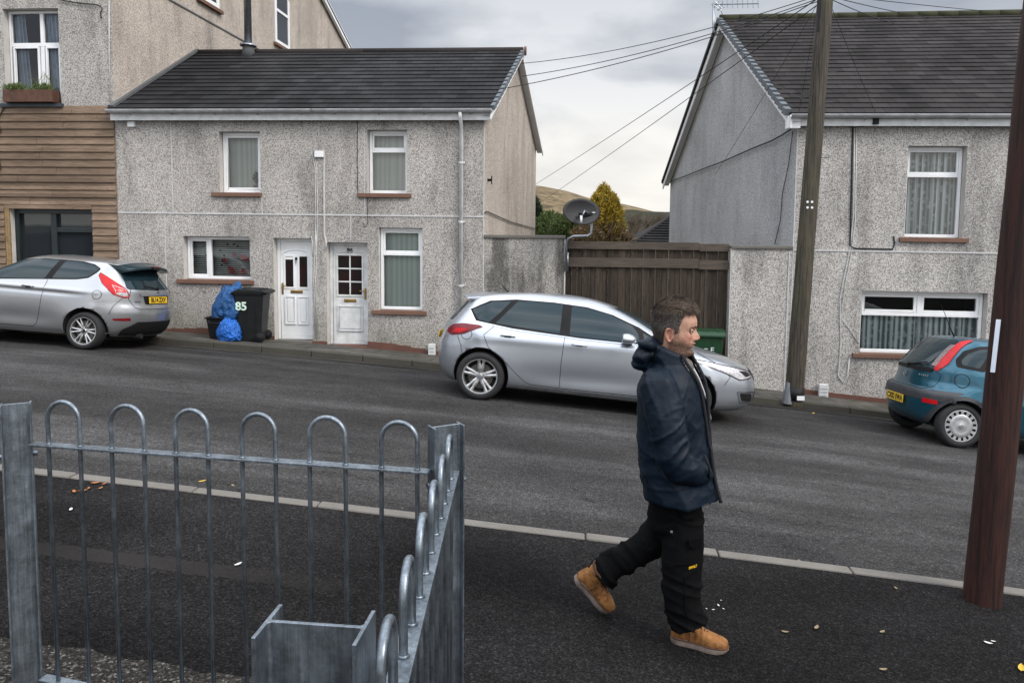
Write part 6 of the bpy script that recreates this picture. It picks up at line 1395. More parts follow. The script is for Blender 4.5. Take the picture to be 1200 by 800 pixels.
for sg in (-1, 1):
    f = lambda u, v: K1.side(u, v, sg); fa = lambda a, z: K1.arc(a, z)
    b = MB(); addpatch(b, K1, f, [(-.16, 1.03), (.16, 1.005), (.33, 1.32), (.28, 1.345), (.12, 1.325), (-.06, 1.245), (-.16, 1.12)], .0018, 0, .03, .03); addpatch(b, K1, f, [(.27, .975), (1.98, .91), (1.92, 1.06), (1.5, 1.27), (1.2, 1.375), (.60, 1.385), (.55, 1.35)], .0018, 0, .03, .03); b.build('window_surround', M['trim'], cc_, recalc=False)
    b = MB(); ribbon(b, K1, f, [(.56, 1.40), (.42, 1.36), (.29, 1.18), (.20, .98), (.18, .80), (.19, .66)], .008, .0012); ribbon(b, K1, f, [(1.10, 1.38), (1.09, .95), (1.08, .3)], .008, .0012); ribbon(b, K1, f, circ(-.10, .865, .085), .007, .0012, 0, True); b.build('panel_gap', M['gap'], cc_, recalc=False)
    B = [(.575, .945), (.66, .93), (.80, .985), (.90, 1.08), (.93, 1.20), (.97, 1.30), (1.03, 1.375), (.90, 1.38), (.80, 1.32), (.72, 1.20), (.67, 1.06)]
    def fl_(a, z): return K1.arc(a, z)
    TLc = []
    for z, a0, a1 in ((.945, .55, .60), (1.0, .53, .645), (1.06, .515, .66), (1.14, .505, .64), (1.22, .495, .62), (1.30, .485, .60), (1.36, .49, .59), (1.385, .52, .585)):
        TLc.append((z, a0, a1))
    P = [(sg*a0, z) for z, a0, a1 in TLc]+[(sg*a1, z) for z, a0, a1 in TLc[::-1]]
    b = MB(); addpatch(b, K1, fa, P, .010, 0, .025, .01); tl = b.build('tail_light', M['lampred'], cc_, smooth=True, recalc=False)
    P = [(sg*(a0-.055), z) for z, a0, a1 in TLc[1:-2]]+[(sg*(a0+.02), z) for z, a0, a1 in TLc[1:-2][::-1]]
    b = MB(); addpatch(b, K1, fa, P, .013, 0, .025, .01); b.build('reversing_lens', M['lampdim'], tl, smooth=True, recalc=False)
    b = MB(); P = [(sg*.0, .55), (sg*.50, .555), (sg*1.02, .565), (sg*1.02, .71), (sg*.62, .69), (sg*.55, .675), (sg*0, .675)]; addpatch(b, K1, fa, P, .006, 0, .03, 0); b.build('bumper_strip', M['bumpgrey'], cc_, smooth=True, recalc=False)
    b = MB(); ar = [(-.07+.350*math.cos(a), .295+.352*math.sin(a)) for a in [PI*(-.02+1.04*i/24) for i in range(25)]]; ribbon(b, K1, f, ar, .05, .006, 0); b.build('arch_trim', M['bumpgrey'], cc_, recalc=False)
    b = MB(); addpatch(b, K1, fa, [(sg*.60, .52), (sg*.80, .52), (sg*.80, .575), (sg*.60, .575)], .012, 0, .03, .01); b.build('reflector', M['lampred'], cc_, recalc=False)
    door_handle(cc_, K1, .50, .86, sg, M['trim'], .2); mirror(cc_, K1, 1.9, .95, sg, M['trim'])
    for x in (-.07, 2.42): wheel(cc_, x, sg*(.81-.085), sg, .288, .205, 'cap', .175)
plate(cc_, 'CX02 EWA', (-.60, 0, .50), .0)
b = MB(); ribbon(b, K1, K1.rear, [(-.52, .96), (-.62, .90), (-.60, .74), (-.50, .69), (.50, .69), (.60, .74), (.62, .90), (.52, .96)], .007, .0012); b.build('tailgate_gap', M['gap'], cc_, recalc=False)
b = MB(); addpatch(b, K1, K1.rear, [(-.50, .915), (.50, .915), (.54, .965), (-.54, .965)], .012, 0, .04, .01); b.build('tailgate_trim', M['trim'], cc_, recalc=False)
b = MB(); b.lathe([(.028, .008), (.036, .012), (.044, .008)], 24, 0, lambda p: Vector((-.50-p.z, p.y, .84+p.x))); b.bar((-.512, -.03, .835), (-.512, .03, .845), .008, .006); b.build('badge', M['chrome'], cc_)
b = MB()
for k, w_ in enumerate((.022, .016, .02, .018, .022)): a = K1.rear(-.34-k*.033, .86); b.box(a.x-.008, a.x-.003, a.y-w_/2, a.y+w_/2, .853, .872)
b.build('badge', M['chrome'], cc_)
b = MB(); b.tube([(.10, 0, 1.42), (.05, 0, 1.50), (-.12, 0, 1.83)], .006, 6, rs=[.014, .006, .003]); b.build('aerial', M['trim'], cc_)
b = MB(); q0 = K1.rear(0, .97); b.tube([(q0.x-.03, 0, .97), (q0.x+.0, -.2, 1.0), (q0.x+.04, -.42, 1.04)], .010, 6); b.lathe([(.001, .03), (.03, .02), (.035, 0)], 12, 0, lambda p: Vector((q0.x-p.z-.005, p.y, .965+p.x))); b.build('wiper', M['trim'], cc_)
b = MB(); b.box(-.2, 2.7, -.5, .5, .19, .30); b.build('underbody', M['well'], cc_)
set_car(cc_, 1126, 522, 10.2, .725, 1, 2.49, 0); cc_.scale = (1.02, 1, 1.04)
# ======================= the walking man =======================
YM = 3.70
def W(px, py, Y=YM): return onY(px, py, Y)
S_ = 1.0
mo = onG(795, 752, .05); man0 = Vector((W(797, 600).x, YM, mo.z))
def cloth(name, c, rough=.6, spec=.4, var=.35, weave=240, sheen=0, bs=.25):
    t = NT(name); v = t.coord('World'); n = t.noise(v, 7, 6, .65); k = t.ramp(n, [(.3, tuple(x*(1-var) for x in c)), (.7, tuple(x*(1+var) for x in c))])
    t.base(k, rough, 0, spec); h = t.math('ADD', t.math('MULTIPLY', t.noise(v, 38, 4, .6), .8), t.math('MULTIPLY', t.noise(v, weave, 2), .15)); t.bump(h, bs, .012); return t.m
M['navy'] = cloth('navy_waterproof_fabric', (.0025, .0078, .0165), .56, .22, .3, 260, 0, .28); M['navy_in'] = cloth('dark_lining', (.008, .010, .014), .8)
M['blackwork'] = cloth('black_work_fabric', (.0028, .0029, .0034), .88, .10, .3, 300); M['hoodie'] = cloth('grey_hoodie', (.13, .115, .105), .9, .2)
def suede():
    t = NT('tan_suede'); v = t.coord('World'); n = t.noise(v, 16, 6, .7); k = t.ramp(n, [(.3, (.10, .042, .014)), (.5, (.25, .11, .034)), (.75, (.36, .18, .065))])
    k = t.mix(t.ramp(t.noise(v, 45, 4), [(.55, 0), (.7, .5)]), k, (.09, .06, .045)); t.base(k, .8, 0, .25); t.bump(t.noise(v, 120, 4), .3, .004); return t.m
M['suede'] = suede(); M['sole'] = simple('grey_brown_rubber', (.17, .135, .115), .75, 0, .4, 20, .2, 90); M['lace'] = simple('brown_lace', (.06, .024, .011), .8)
def skinmat():
    t = NT('skin'); a = t.node('ShaderNodeAttribute', attribute_name='mask'); sp = t.node('ShaderNodeSeparateColor'); t.l.new(a.outputs['Color'], sp.inputs[0]); v = t.coord('World')
    k = t.ramp(t.noise(v, 22, 5), [(.35, (.42, .235, .165)), (.65, (.54, .32, .235))])
    k = t.mix(1, k, t.ramp(t.noise(v, 90, 5, .8), [(.35, .78), (.65, 1.12)]), 'MULTIPLY'); k = t.mix(t.math('MULTIPLY', sp.outputs[2], .75), k, (.40, .14, .105)); k = t.mix(t.math('MULTIPLY', sp.outputs[1], .8), k, (.27, .095, .08))
    st = t.math('MULTIPLY', sp.outputs[0], t.math('ADD', .62, t.math('MULTIPLY', t.ramp(t.noise(v, 150, 3, .9), [(.35, 0), (.65, 1)]), .36)), True)
    k = t.mix(st, k, (.030, .018, .013)); t.base(k, .60, 0, .3); t.b.inputs['Subsurface Weight'].default_value = .05; t.b.inputs['Subsurface Radius'].default_value = (.01, .004, .002); t.b.inputs['Subsurface Scale'].default_value = .6
    t.bump(t.noise(v, 260, 3), .15, .0015); return t.m
M['skin'] = skinmat()
def hairmat():
    t = NT('brown_grey_hair'); g = t.node('ShaderNodeNewGeometry'); a = t.node('ShaderNodeAttribute', attribute_name='tone'); f = t.math('ADD', t.math('MULTIPLY', g.outputs['Random Per Island'], .40), t.math('MULTIPLY', a.outputs['Fac'], .62))
    t.base(t.ramp(f, [(.05, (.010, .008, .007)), (.3, (.035, .028, .025)), (.6, (.12, .088, .064)), (.95, (.36, .28, .21))]), .45, 0, .4); return t.m
M['hair'] = hairmat(); M['eye'] = simple('eye_white', (.13, .11, .10), .4); M['iris'] = simple('iris', (.03, .03, .035), .1); M['lash'] = simple('lash', (.012, .008, .007), .8)
# ---- head
HP = W(787.5, 390.5); HS = 1.04; HY, HPt = math.radians(-12), math.radians(3)
HROT = Matrix.Rotation(HY, 3, 'Z') @ Matrix.Rotation(HPt, 3, 'Y')
def HW(p): return HP + Vector((0, .012, 0)) + HROT @ (Vector((p[0]-0.0, p[1], p[2]))*HS) + (HROT @ Vector((0, .078*0, 0)))
xb = smoothf([(-.24, -.085), (-.18, -.078), (-.12, -.070), (-.08, -.066), (-.04, -.070), (0, -.084), (.04, -.094), (.08, -.092), (.11, -.078), (.135, -.048), (.148, -.015), (.152, .0)])
xf_ = smoothf([(-.24, .020), (-.17, .024), (-.135, .034), (-.118, .056), (-.108, .084), (-.098, .099), (-.086, .104), (-.072, .1005), (-.060, .100), (-.047, .104), (-.03, .107), (-.01, .1055), (.015, .1055), (.028, .107), (.043, .113), (.06, .115), (.09, .106), (.115, .084), (.135, .052), (.148, .02), (.152, .005)])
wz = smoothf([(-.24, .072), (-.17, .064), (-.12, .061), (-.10, .0635), (-.08, .066), (-.05, .070), (-.02, .0735), (.02, .077), (.05, .079), (.08, .077), (.11, .066), (.135, .043), (.148, .018), (.152, .003)])
tapf = smoothf([(-.24, 0), (-.13, .05), (-.10, .42), (-.07, .34), (-.03, .22), (.03, .15), (.08, .12), (.152, .1)])
nz_ = smoothf([(-.034, 0), (-.028, .003), (-.0235, .014), (-.017, .0245), (-.010, .0275), (0, .0235), (.014, .0140), (.028, .006), (.042, 0)])
def ga(d, s): return math.exp(-(d/s)**2)
def headpt(th_, z):
    c, s = math.cos(th_), math.sin(th_); X0, X1 = xb(z), xf_(z); xc = X0+(X1-X0)*.46; 
    if c >= 0: x = xc+(X1-xc)*c**.82
    else: x = xc-(xc-X0)*(-c)**.95
    y = wz(z)*abs(s)**.9*(1 if s > 0 else -1)
    if c > 0: y *= 1-tapf(z)*c*c
    if c > 0:
        ay = abs(y); m_ = min(1, c*2.2)
        sg = .0075+.0075*max(0, min(1, (.03-z)/.045)); d = 0
        d += nz_(z)*math.exp(-(ay/sg)**2.4)
        d += .009*ga(ay-.0155, .0065)*ga(z+.0165, .0075)
        d += .0095*ga(z+.0385, .0055)*ga(ay, .018)-.0070*ga(z+.0458, .0026)*ga(ay, .021)+.0095*ga(z+.0530, .0055)*ga(ay, .016)-.0055*ga(z+.066, .007)*ga(ay, .022)
        d += .0055*ga(z-.043, .0075)*ga(ay-.024, .02)
        d -= .0135*ga(z-.022, .0105)*ga(ay-.032, .0135)
        d += .0055*ga(z+.004, .016)*ga(ay-.044, .017)
        d += .009*ga(z+.088, .014)*ga(ay, .018)
        d -= .0035*ga(ay-.026-.15*(-.02-z), .004)*ga(z+.030, .014)
        x += d*m_
    return (x, y, z)
NZ_, NT_ = 170, 150
ths = []
for i in range(NT_):
    u = i/NT_*2*PI; ths.append(u-.62*math.sin(u))       # denser at the face
zs_ = [-.235+(.1515+.235)*(1-(1-k/NZ_)**1.25) for k in range(NZ_+1)]
hb = MB(); mask = []
def stub(p):
    x, y, z = p; a = 0
    if z < .0 and x > -.02:
        a = min(1, max(0, (-.012-z-.25*max(0, .055-abs(x-.02))*0)/.02)); lim = .02+.55*max(0, (x-.03)) if x > .03 else 0
        top = -.004 if x < .055 else (-.004-(x-.055)*.62); a = min(1, max(0, (top-z)/.034))**.8
        a *= min(1, max(0, (z+.135)/.03)); a *= min(1, (x+.02)/.02)
        if abs(y) < .022 and z > -.036 and z < -.028+.01: a = max(a, .55)*min(1, max(0, (-.024-z)/.006))
    if .018 < x < .042 and z < .03 and z > -.02: a = max(a, .6)
    a *= 1-.9*ga(z+.046, .009)*ga(y, .022)
    return max(0, min(1, a))
for z in zs_:
    for t_ in ths:
        p = headpt(t_, z); hb.v.append(HW(p)); lip = ga(z+.046, .0085)*ga(p[1], .021)*(1 if p[0] > .08 else 0)
        red = .8*ga(z+.012, .02)*ga(abs(p[1])-.045, .02)*(1 if p[0] > .04 else 0)+.8*ga(z+.010, .015)*ga(p[1], .02)*(1 if p[0] > .115 else 0)+.5*(1 if z < -.11 else 0)
        mask.append((stub(p), lip, min(1, red)))
for j in range(NZ_):
    for i in range(NT_): hb.f.append([j*NT_+i, j*NT_+(i+1) % NT_, (j+1)*NT_+(i+1) % NT_, (j+1)*NT_+i]); hb.m.append(0)
hb.f.append([NZ_*NT_+i for i in range(NT_)]); hb.m.append(0)
def ear(sg):
    n = 28; rings = [(1.0, -.006), (1.03, .006), (1.0, .014), (.90, .017), (.80, .012), (.66, .006), (.55, .008), (.42, .002), (.2, -.001)]
    base = len(hb.v)
    for k, o in rings:
        for i in range(n):
            a = 2*PI*i/n; ex = .0175*math.cos(a)*(1+.25*math.sin(a)); ez = .0325*math.sin(a)
            x = -.004+ex*k-.12*ez*k+(-.004 if k < .7 else 0); z = .000+ez*k+.001; yy = .0735+o*(1.15 if math.cos(a) < .3 else .55)+(.006 if math.cos(a) < 0 else 0)
            if math.sin(a) < -.75: yy -= .002
            hb.v.append(HW((x, sg*yy, z))); mask.append((0, 0, .35 if k > .7 else .55))
    for j in range(len(rings)-1):
        for i in range(n): hb.f.append([base+j*n+i, base+j*n+(i+1) % n, base+(j+1)*n+(i+1) % n, base+(j+1)*n+i]); hb.m.append(0)
    hb.f.append([base+(len(rings)-1)*n+i for i in range(n)]); hb.m.append(0)
ear(-1); ear(1)
# limbs inside the clothes, joined to the neck
nb = len(hb.v)
hb.tube([W(783, 425), W(786, 445), W(790, 500), W(793, 560), W(792, 600)], .1, 16, rs=[.07, .13, .14, .13, .13])
for a_ in ([W(774, 452, 3.54), W(788, 532, 3.49), W(808, 552, 3.53), W(819, 556, 3.57)], [W(778, 452, 3.86), W(790, 532, 3.90), W(808, 550, 3.87), W(820, 555, 3.82)]): hb.tube(a_, .04, 10, rs=[.045, .038, .03, .034])
for a_ in ([W(796, 600, 3.63), W(800, 668, 3.62), W(808, 730, 3.6)], [W(785, 606, 3.78), W(764, 636, 3.8), W(742, 648, 3.8), W(708, 674, 3.8)]): hb.tube(a_, .06, 10, rs=[.07, .05, .045, .035][:len(a_)] if len(a_) == 4 else [.07, .05, .035])
mask += [(0, 0, 0)]*(len(hb.v)-nb)
person = hb.build('person', M['skin'], None, True, loc=man0, weld=False); ORG[person.name] = man0
at = person.data.color_attributes.new('mask', 'FLOAT_COLOR', 'POINT')
for i, m_ in enumerate(mask): at.data[i].color = (*m_, 1)
tag(person, 'man in navy hooded jacket, black work trousers and tan boots walking, hands in pockets', 'person')
# eyes
b = MB()
for sg in (-1, 1):
    C_ = Vector((.0885, sg*.0315, .0225)); b.lathe([(.0001, -.0125)]+[(.0125*math.sin(PI*k/14), -.0125*math.cos(PI*k/14)) for k in range(1, 14)]+[(.0001, .0125)], 20, 0, lambda p: HW(C_+Vector((p.z, p.x, p.y))))
ey = b.build('eyes', M['eye'], person, True, weld=False)
b = MB()
for sg in (-1, 1): C_ = Vector((.0885+.0121, sg*.0315, .0225)); b.lathe([(.0001, .0012), (.003, .0010), (.0058, -.0006)], 16, 0, lambda p: HW(C_+Vector((p.z, p.x, p.y))))
b.build('iris', M['iris'], ey, True, weld=False)
b = MB()
for sg in (-1, 1):       # lids and lashes
    C_ = Vector((.0885, sg*.0315, .0225))
    for up in (1, -1):
        P = []
        for k in range(13):
            a = -1.15+2.3*k/12; el = up*(.16 if up > 0 else .20)*math.cos(a*1.25)-.06; r_ = .0136; P.append(HW(C_+Vector((r_*math.cos(a)*math.cos(el), r_*math.sin(a), r_*math.sin(el)+.0005))))
        b.tube(P, .0013 if up > 0 else .0007, 5)
b.build('eyelashes', M['lash'], ey, weld=False)
b = MB()
for sg in (-1, 1):
    C_ = Vector((.0885, sg*.0315, .0225))
    for up in (1, -1):
        n1, n2 = 13, 6; base = len(b.v)
        for k in range(n1):
            a = -1.3+2.6*k/(n1-1)
            for q in range(n2):
                e0 = up*(.16 if up > 0 else .20)*math.cos(a*1.2)-.06; e1 = up*1.45; el = e0+(e1-e0)*q/(n2-1); r_ = .0134+.0006*q; b.v.append(HW(C_+Vector((r_*math.cos(a)*math.cos(el), r_*math.sin(a)*math.cos(el*.6), r_*math.sin(el)))))
        for k in range(n1-1):
            for q in range(n2-1): b.f.append([base+k*n2+q, base+(k+1)*n2+q, base+(k+1)*n2+q+1, base+k*n2+q+1]); b.m.append(0)
lid = b.build('eyelids', M['skin'], ey, True, weld=False)
# ---- hair
def hairmask(x, y, z):
    if z > .150: return 1
    xt = .036+(z-.016)*.24 if z < .11 else .056
    v = 0
    if z > .104+.02*max(0, .05-abs(y))/.05*.3: v = max(v, min(1, (z-.104)/.006))
    if z > .010: v = max(v, min(1, max(0, (xt-x)/.008))*min(1, (z-.010)/.008)) if not (-.026 < x < .020 and z < .036) else v
    if z > -.055+.25*0 and x < -.028: v = max(v, min(1, (z+.055)/.012)*min(1, (-.028-x)/.006))
    return v
def hoff(x, y, z):
    top = max(0, min(1, (z-.06)/.07)); fr = max(0, min(1, (x-.02)/.08))
    return .006+.012*top+.010*top*fr+.003*noise.noise(Vector((x*30, y*30, z*30)))
hb2 = MB(); idx = {}; tone = []
def hv(j, i):
    i %= NT_
    if (j, i) not in idx:
        z = zs_[j]; p = headpt(ths[i], z); m_ = hairmask(*p); o = hoff(*p)*m_; cx = Vector((0, 0, .03)); n = (Vector(p)-cx); n.normalize(); q = Vector(p)+n*(o+.0005-.004*(1-m_)); idx[(j, i)] = len(hb2.v); hb2.v.append(HW(q)); tone.append(.1+.55*max(0, min(1, (z-.09)/.05)))
    return idx[(j, i)]
hpts = []
for j in range(NZ_):
    for i in range(NT_):
        p = headpt(ths[i], zs_[j])
        if hairmask(*p) > 0:
            hb2.f.append([hv(j, i), hv(j, i+1), hv(j+1, i+1), hv(j+1, i)]); hb2.m.append(0); hpts.append(p)
hb2.f.append([hv(NZ_, i) for i in range(NT_)]); hb2.m.append(0)
Rh = random.Random(21)
wts = []
for k in range(15000):
    p = Vector(Rh.choice(hpts))+Vector((Rh.uniform(-.003, .003), Rh.uniform(-.003, .003), Rh.uniform(-.003, .003))); x, y, z = p
    if hairmask(x, y, z) < .25: continue
    n = (p-Vector((0, 0, .03))).normalized(); top = max(0, min(1, (z-.085)/.04)); 
    d = Vector((1.0, -.25*(1 if y > 0 else 1), .15)) * top + Vector((-.45, 0, -1.0))*(1-top); d = (d-n*d.dot(n)).normalized(); d = (d+Vector((Rh.gauss(0, .22), Rh.gauss(0, .22), Rh.gauss(0, .22)))+n*(.20+.25*top)).normalized()
    L = (.010+.026*top)*Rh.uniform(.6, 1.2); o = hoff(x, y, z)*hairmask(x, y, z)*.9; w_ = n.cross(d).normalized()*Rh.uniform(.0008, .0017)
    a = p+n*o; q1 = a+d*L*.55+n*.001; q2 = a+d*L-n*.002*top
    base = len(hb2.v); hb2.v += [HW(a-w_), HW(a+w_), HW(q1+w_*.8), HW(q1-w_*.8), HW(q2)]; hb2.f += [[base, base+1, base+2, base+3], [base+3, base+2, base+4]]; hb2.m += [0, 0]
    tv = .18*(1-top)+.62*top+Rh.gauss(0, .08)+(.25 if x > .07 else 0); tone += [tv]*5
hb2.build('hair', M['hair'], person, True, recalc=False, weld=False)
ho = person.children[-1]; ta_ = ho.data.attributes.new('tone', 'FLOAT', 'POINT')
for i, v_ in enumerate(tone): ta_.data[i].value = max(0, min(1, v_))
b = MB()        # eyebrows and beard stubble hairs
for sg in (-1, 1):
    for k in range(160):
        y = sg*Rh.uniform(.012, .048); z = .0425+.004*math.sin((abs(y)-.012)/.036*PI)+Rh.uniform(-.003, .003)-.06*max(0, abs(y)-.036)
        th0 = min(ths, key=lambda t_: abs(headpt(t_, z)[1]-y)+(9 if headpt(t_, z)[0] < 0 else 0)); p = Vector(headpt(th0, z)); a = p+Vector((.0005, 0, 0)); d = Vector((-.2, sg*1, .25+Rh.uniform(-.3, .3))).normalized()*.007; b.face([HW(a), HW(a+Vector((0, 0, .0012))), HW(a+d+Vector((.002, 0, 0)))])
b.build('eyebrows', M['lash'], person, recalc=False, weld=False)
# ---- garments: lofts fused by a voxel remesh
def loft(b, secs, n=28, e=2.2):
    """secs: (centre, ax, ay, axisX, axisY)"""
    base = len(b.v)
    for c, ax, ay, U, V in secs:
        for i in range(n):
            a = 2*PI*i/n; cx, sx = math.cos(a), math.sin(a)
            b.v.append(Vector(c)+Vector(U)*ax*abs(cx)**(2/e)*(1 if cx > 0 else -1)+Vector(V)*ay*abs(sx)**(2/e)*(1 if sx > 0 else -1))
    K = len(secs)
    for j in range(K-1):
        for i in range(n): b.f.append([base+j*n+i, base+j*n+(i+1) % n, base+(j+1)*n+(i+1) % n, base+(j+1)*n+i]); b.m.append(0)
    b.f.append([base+i for i in range(n)][::-1]); b.m.append(0); b.f.append([base+(K-1)*n+i for i in range(n)]); b.m.append(0)
def interp_secs(S, k=5):
    out = []
    for a, c in zip(S, S[1:]):
        for i in range(k):
            t = i/k; out.append(tuple((x+(y-x)*t) for x, y in zip(a, c)))
    out.append(S[-1]); return out
def limbloft(b, pts, n=20, k=6):
    """pts: (px,py,Y,r_inplane,r_depth)"""
    P = [(W(p[0], p[1], p[2]), p[3], p[4]) for p in pts]; Q = []
    for i in range(len(P)-1):
        for q in range(k):
            t = q/k; Q.append((P[i][0].lerp(P[i+1][0], t), P[i][1]+(P[i+1][1]-P[i][1])*t, P[i][2]+(P[i+1][2]-P[i][2])*t))
    Q.append(P[-1]); S = []
    for i, (c, r1, r2) in enumerate(Q):
        d = (Q[min(i+2, len(Q)-1)][0]-Q[max(i-2, 0)][0]).normalized(); V = Vector((0, 1, 0)); V = (V-d*V.dot(d)).normalized(); U = V.cross(d); S.append((c, r1, r2, U, V))
    loft(b, S, n, 2.1)
def remesh(o, vox, smooth=2):
    m_ = o.modifiers.new('r', 'REMESH'); m_.mode = 'VOXEL'; m_.voxel_size = vox; m_.use_smooth_shade = True
    if smooth: s_ = o.modifiers.new('s', 'SMOOTH'); s_.factor = .6; s_.iterations = smooth
    return bake(o)
def ridge(p): return 1-abs(noise.noise(p))*2.2
def wrinkle(o, fn, keep=None):
    me = o.data; me.update(); org = ORG[o.name]; N_ = [v.normal.copy() for v in me.vertices]
    for v, n in zip(me.vertices, N_): v.co += n*fn(v.co+org, n)
    if keep:
        bm = bmesh.new(); bm.from_mesh(me); dl = [f for f in bm.faces if not keep(f.calc_center_median()+org)]; bmesh.ops.delete(bm, geom=dl, context='FACES'); bm.to_mesh(me); bm.free()
    for p in me.polygons: p.use_smooth = True
    me.update()
TQ = math.radians(-20); UF = Vector((math.cos(TQ), math.sin(TQ), 0)); UL = Vector((-math.sin(TQ), math.cos(TQ), 0))
def torso(b, rows, k=5, grow=0):
    S = []
    for py, l, r, ay, Y in rows:
        a, c = W(l, py, Y), W(r, py, Y); S.append(((a+c)/2, (c.x-a.x)/2*.955, ay, Y))
    out = []
    for s0, s1 in zip(S, S[1:]):
        for i in range(k): t = i/k; out.append((s0[0].lerp(s1[0], t), s0[1]+(s1[1]-s0[1])*t+grow, s0[2]+(s1[2]-s0[2])*t+grow))
    out.append((S[-1][0], S[-1][1]+grow, S[-1][2]+grow))
    # half extent along x of a turned ellipse -> semi axis
    sec = []
    for c, hx, ay in out:
        ct, st = math.cos(TQ), math.sin(TQ); ax = math.sqrt(max(.0004, (hx*hx-(ay*st)**2)/(ct*ct))); sec.append((c, ax, ay, UF, UL))
    loft(b, sec, 40, 2.25)
b = MB()
torso(b, [(413, 772, 806, .075, 3.70), (422, 764, 811, .11, 3.70), (432, 755, 819, .165, 3.70), (444, 749, 826, .205, 3.70), (458, 745, 829, .222, 3.70), (480, 744.5, 831, .225, 3.70), (505, 745, 833, .222, 3.70), (530, 746, 835, .220, 3.70), (556, 748, 839, .224, 3.70), (567, 751, 843, .235, 3.70), (577, 753.5, 845, .238, 3.70)])
limbloft(b, [(771, 441, 3.57, .062, .06), (771, 452, 3.515, .088, .075), (777, 475, 3.485, .090, .072), (783, 505, 3.46, .086, .070), (788, 534, 3.45, .080, .068), (797, 549, 3.465, .068, .062), (812, 554, 3.50, .058, .052), (823, 556, 3.545, .052, .04), (828, 557, 3.57, .040, .03)])
limbloft(b, [(775, 443, 3.84, .062, .06), (776, 455, 3.89, .085, .07), (783, 500, 3.92, .075, .065), (787, 535, 3.93, .07, .062), (812, 550, 3.90, .055, .05), (828, 556, 3.84, .045, .04)])
# hood lying on the back, and the standing collar
def ellips(b, c, U, V, Wd, n=20):
    base = len(b.v); m_ = 12
    for j in range(1, m_):
        a = PI*j/m_
        for i in range(n): t = 2*PI*i/n; b.v.append(Vector(c)+Vector(U)*math.sin(a)*math.cos(t)+Vector(V)*math.sin(a)*math.sin(t)+Vector(Wd)*math.cos(a))
    for j in range(m_-2):
        for i in range(n): b.f.append([base+j*n+i, base+j*n+(i+1) % n, base+(j+1)*n+(i+1) % n, base+(j+1)*n+i]); b.m.append(0)
    b.f.append([base+i for i in range(n)][::-1]); b.m.append(0); b.f.append([base+(m_-2)*n+i for i in range(n)]); b.m.append(0)
hc = W(757, 414); ellips(b, hc, UF*.055, UL*.125, Vector((.012, 0, .058))); ellips(b, W(765, 403, 3.69), UF*.045, UL*.10, Vector((.01, 0, .030))); ellips(b, W(753, 425), UF*.045, UL*.10, Vector((.0, 0, .035)))
ellips(b, W(759, 404, 3.63), UF*.05, UL*.05, Vector((0, 0, .028)))
cb0, cf0 = W(769, 407, 3.70), W(811, 428, 3.68); cen = (cb0+cf0)/2; hx = (cf0-cb0)/2; n = 26
for lay, rr in ((0, .026), (1, .024), (2, .020)):
    P = []
    for i in range(n+1):
        a = PI*.17+2*PI*.83*i/n; P.append(cen+hx*math.cos(a)*(1-.03*lay)+UL*.092*math.sin(a)+Vector((0, 0, -.03+.026*lay)))
    b.tube(P, rr, 10)
jk = b.build('jacket', [M['navy']], person, True, weld=False); remesh(jk, .0075, 3)
el = W(806, 520, 3.42); shp = W(772, 450, 3.45); hemz = W(800, 577).z
slA, slB = W(783, 505, 3.40), W(820, 556, 3.45)
def crease(q, f, warp=.35, sharp=2.2):      # irregular sharp-crested folds
    w = Vector((noise.noise(q*2.3+Vector((9, 0, 0))), noise.noise(q*2.3+Vector((0, 7, 0))), noise.noise(q*2.3)))*warp
    p = Vector((q.x*f[0], q.y*f[1], q.z*f[2]))+w*2; r_ = 1-abs(noise.noise(p))*2.6; return max(0, r_)**sharp
SL_D = (W(820, 556, 3.45)-W(788, 530, 3.45)).normalized()
def jw(p, n):
    q = p-man0; d = .0035*noise.noise(q*7)+.0018*noise.noise(q*22)
    d += .0062*crease(Vector((q.x+q.z*.35, q.y, q.z)), (8, 5, 3.5))+.0018*crease(q+Vector((3, 1, 2)), (18, 12, 13), .5)
    if p.y < 3.62:
        f = math.exp(-(((p-el).length)/.15)**2); rot = Vector((q.x*.75+q.z*.66, q.y, q.z*.75-q.x*.66)); d += .015*f*(crease(rot, (5, 4, 17), .5, 1.6)-.35)
        g = math.exp(-(((p-shp).length)/.16)**2); d += .005*g*(crease(Vector((q.x*.9-q.z*.4, q.y, q.z*.9+q.x*.4)), (13, 5, 4), .4)-.3)
    low = max(0, 1-abs(p.z-(hemz+.13))/.16); d += .0055*low*(crease(Vector((q.x, q.y, q.z-.25*q.x)), (3.2, 3, 14), .6, 1.6)-.3)
    fr = max(0, min(1, (p.x-W(808, 500).x)/.08)); d += .006*fr*(crease(Vector((q.x-q.z*.3, q.y, q.z)), (10, 10, 3), .5)-.25)
    if p.z < hemz+.05: d += .008*math.sin(q.x*14+q.y*19+noise.noise(q*4)*3)*max(0, 1-(p.z-hemz)/.05)
    if p.z > W(760, 432).z and p.x < W(775, 400).x: d += .009*(crease(q, (7, 4, 13), .5, 1.5)-.4)
    return d
vt, vb = W(812, 425), W(832, 520)
ctr = W(790, 470)
def keepj(c):
    r_ = c-ctr; u = r_.dot(UF); l = r_.dot(UL)
    t = (c.z-vb.z)/(vt.z-vb.z)
    if t > 0 and u > .02 and abs(l+.015) < .008+.062*min(1.25, t): return False
    return True
wrinkle(jk, jw, keepj); sd = jk.modifiers.new('so', 'SOLIDIFY'); sd.thickness = .004; sd.offset = -1
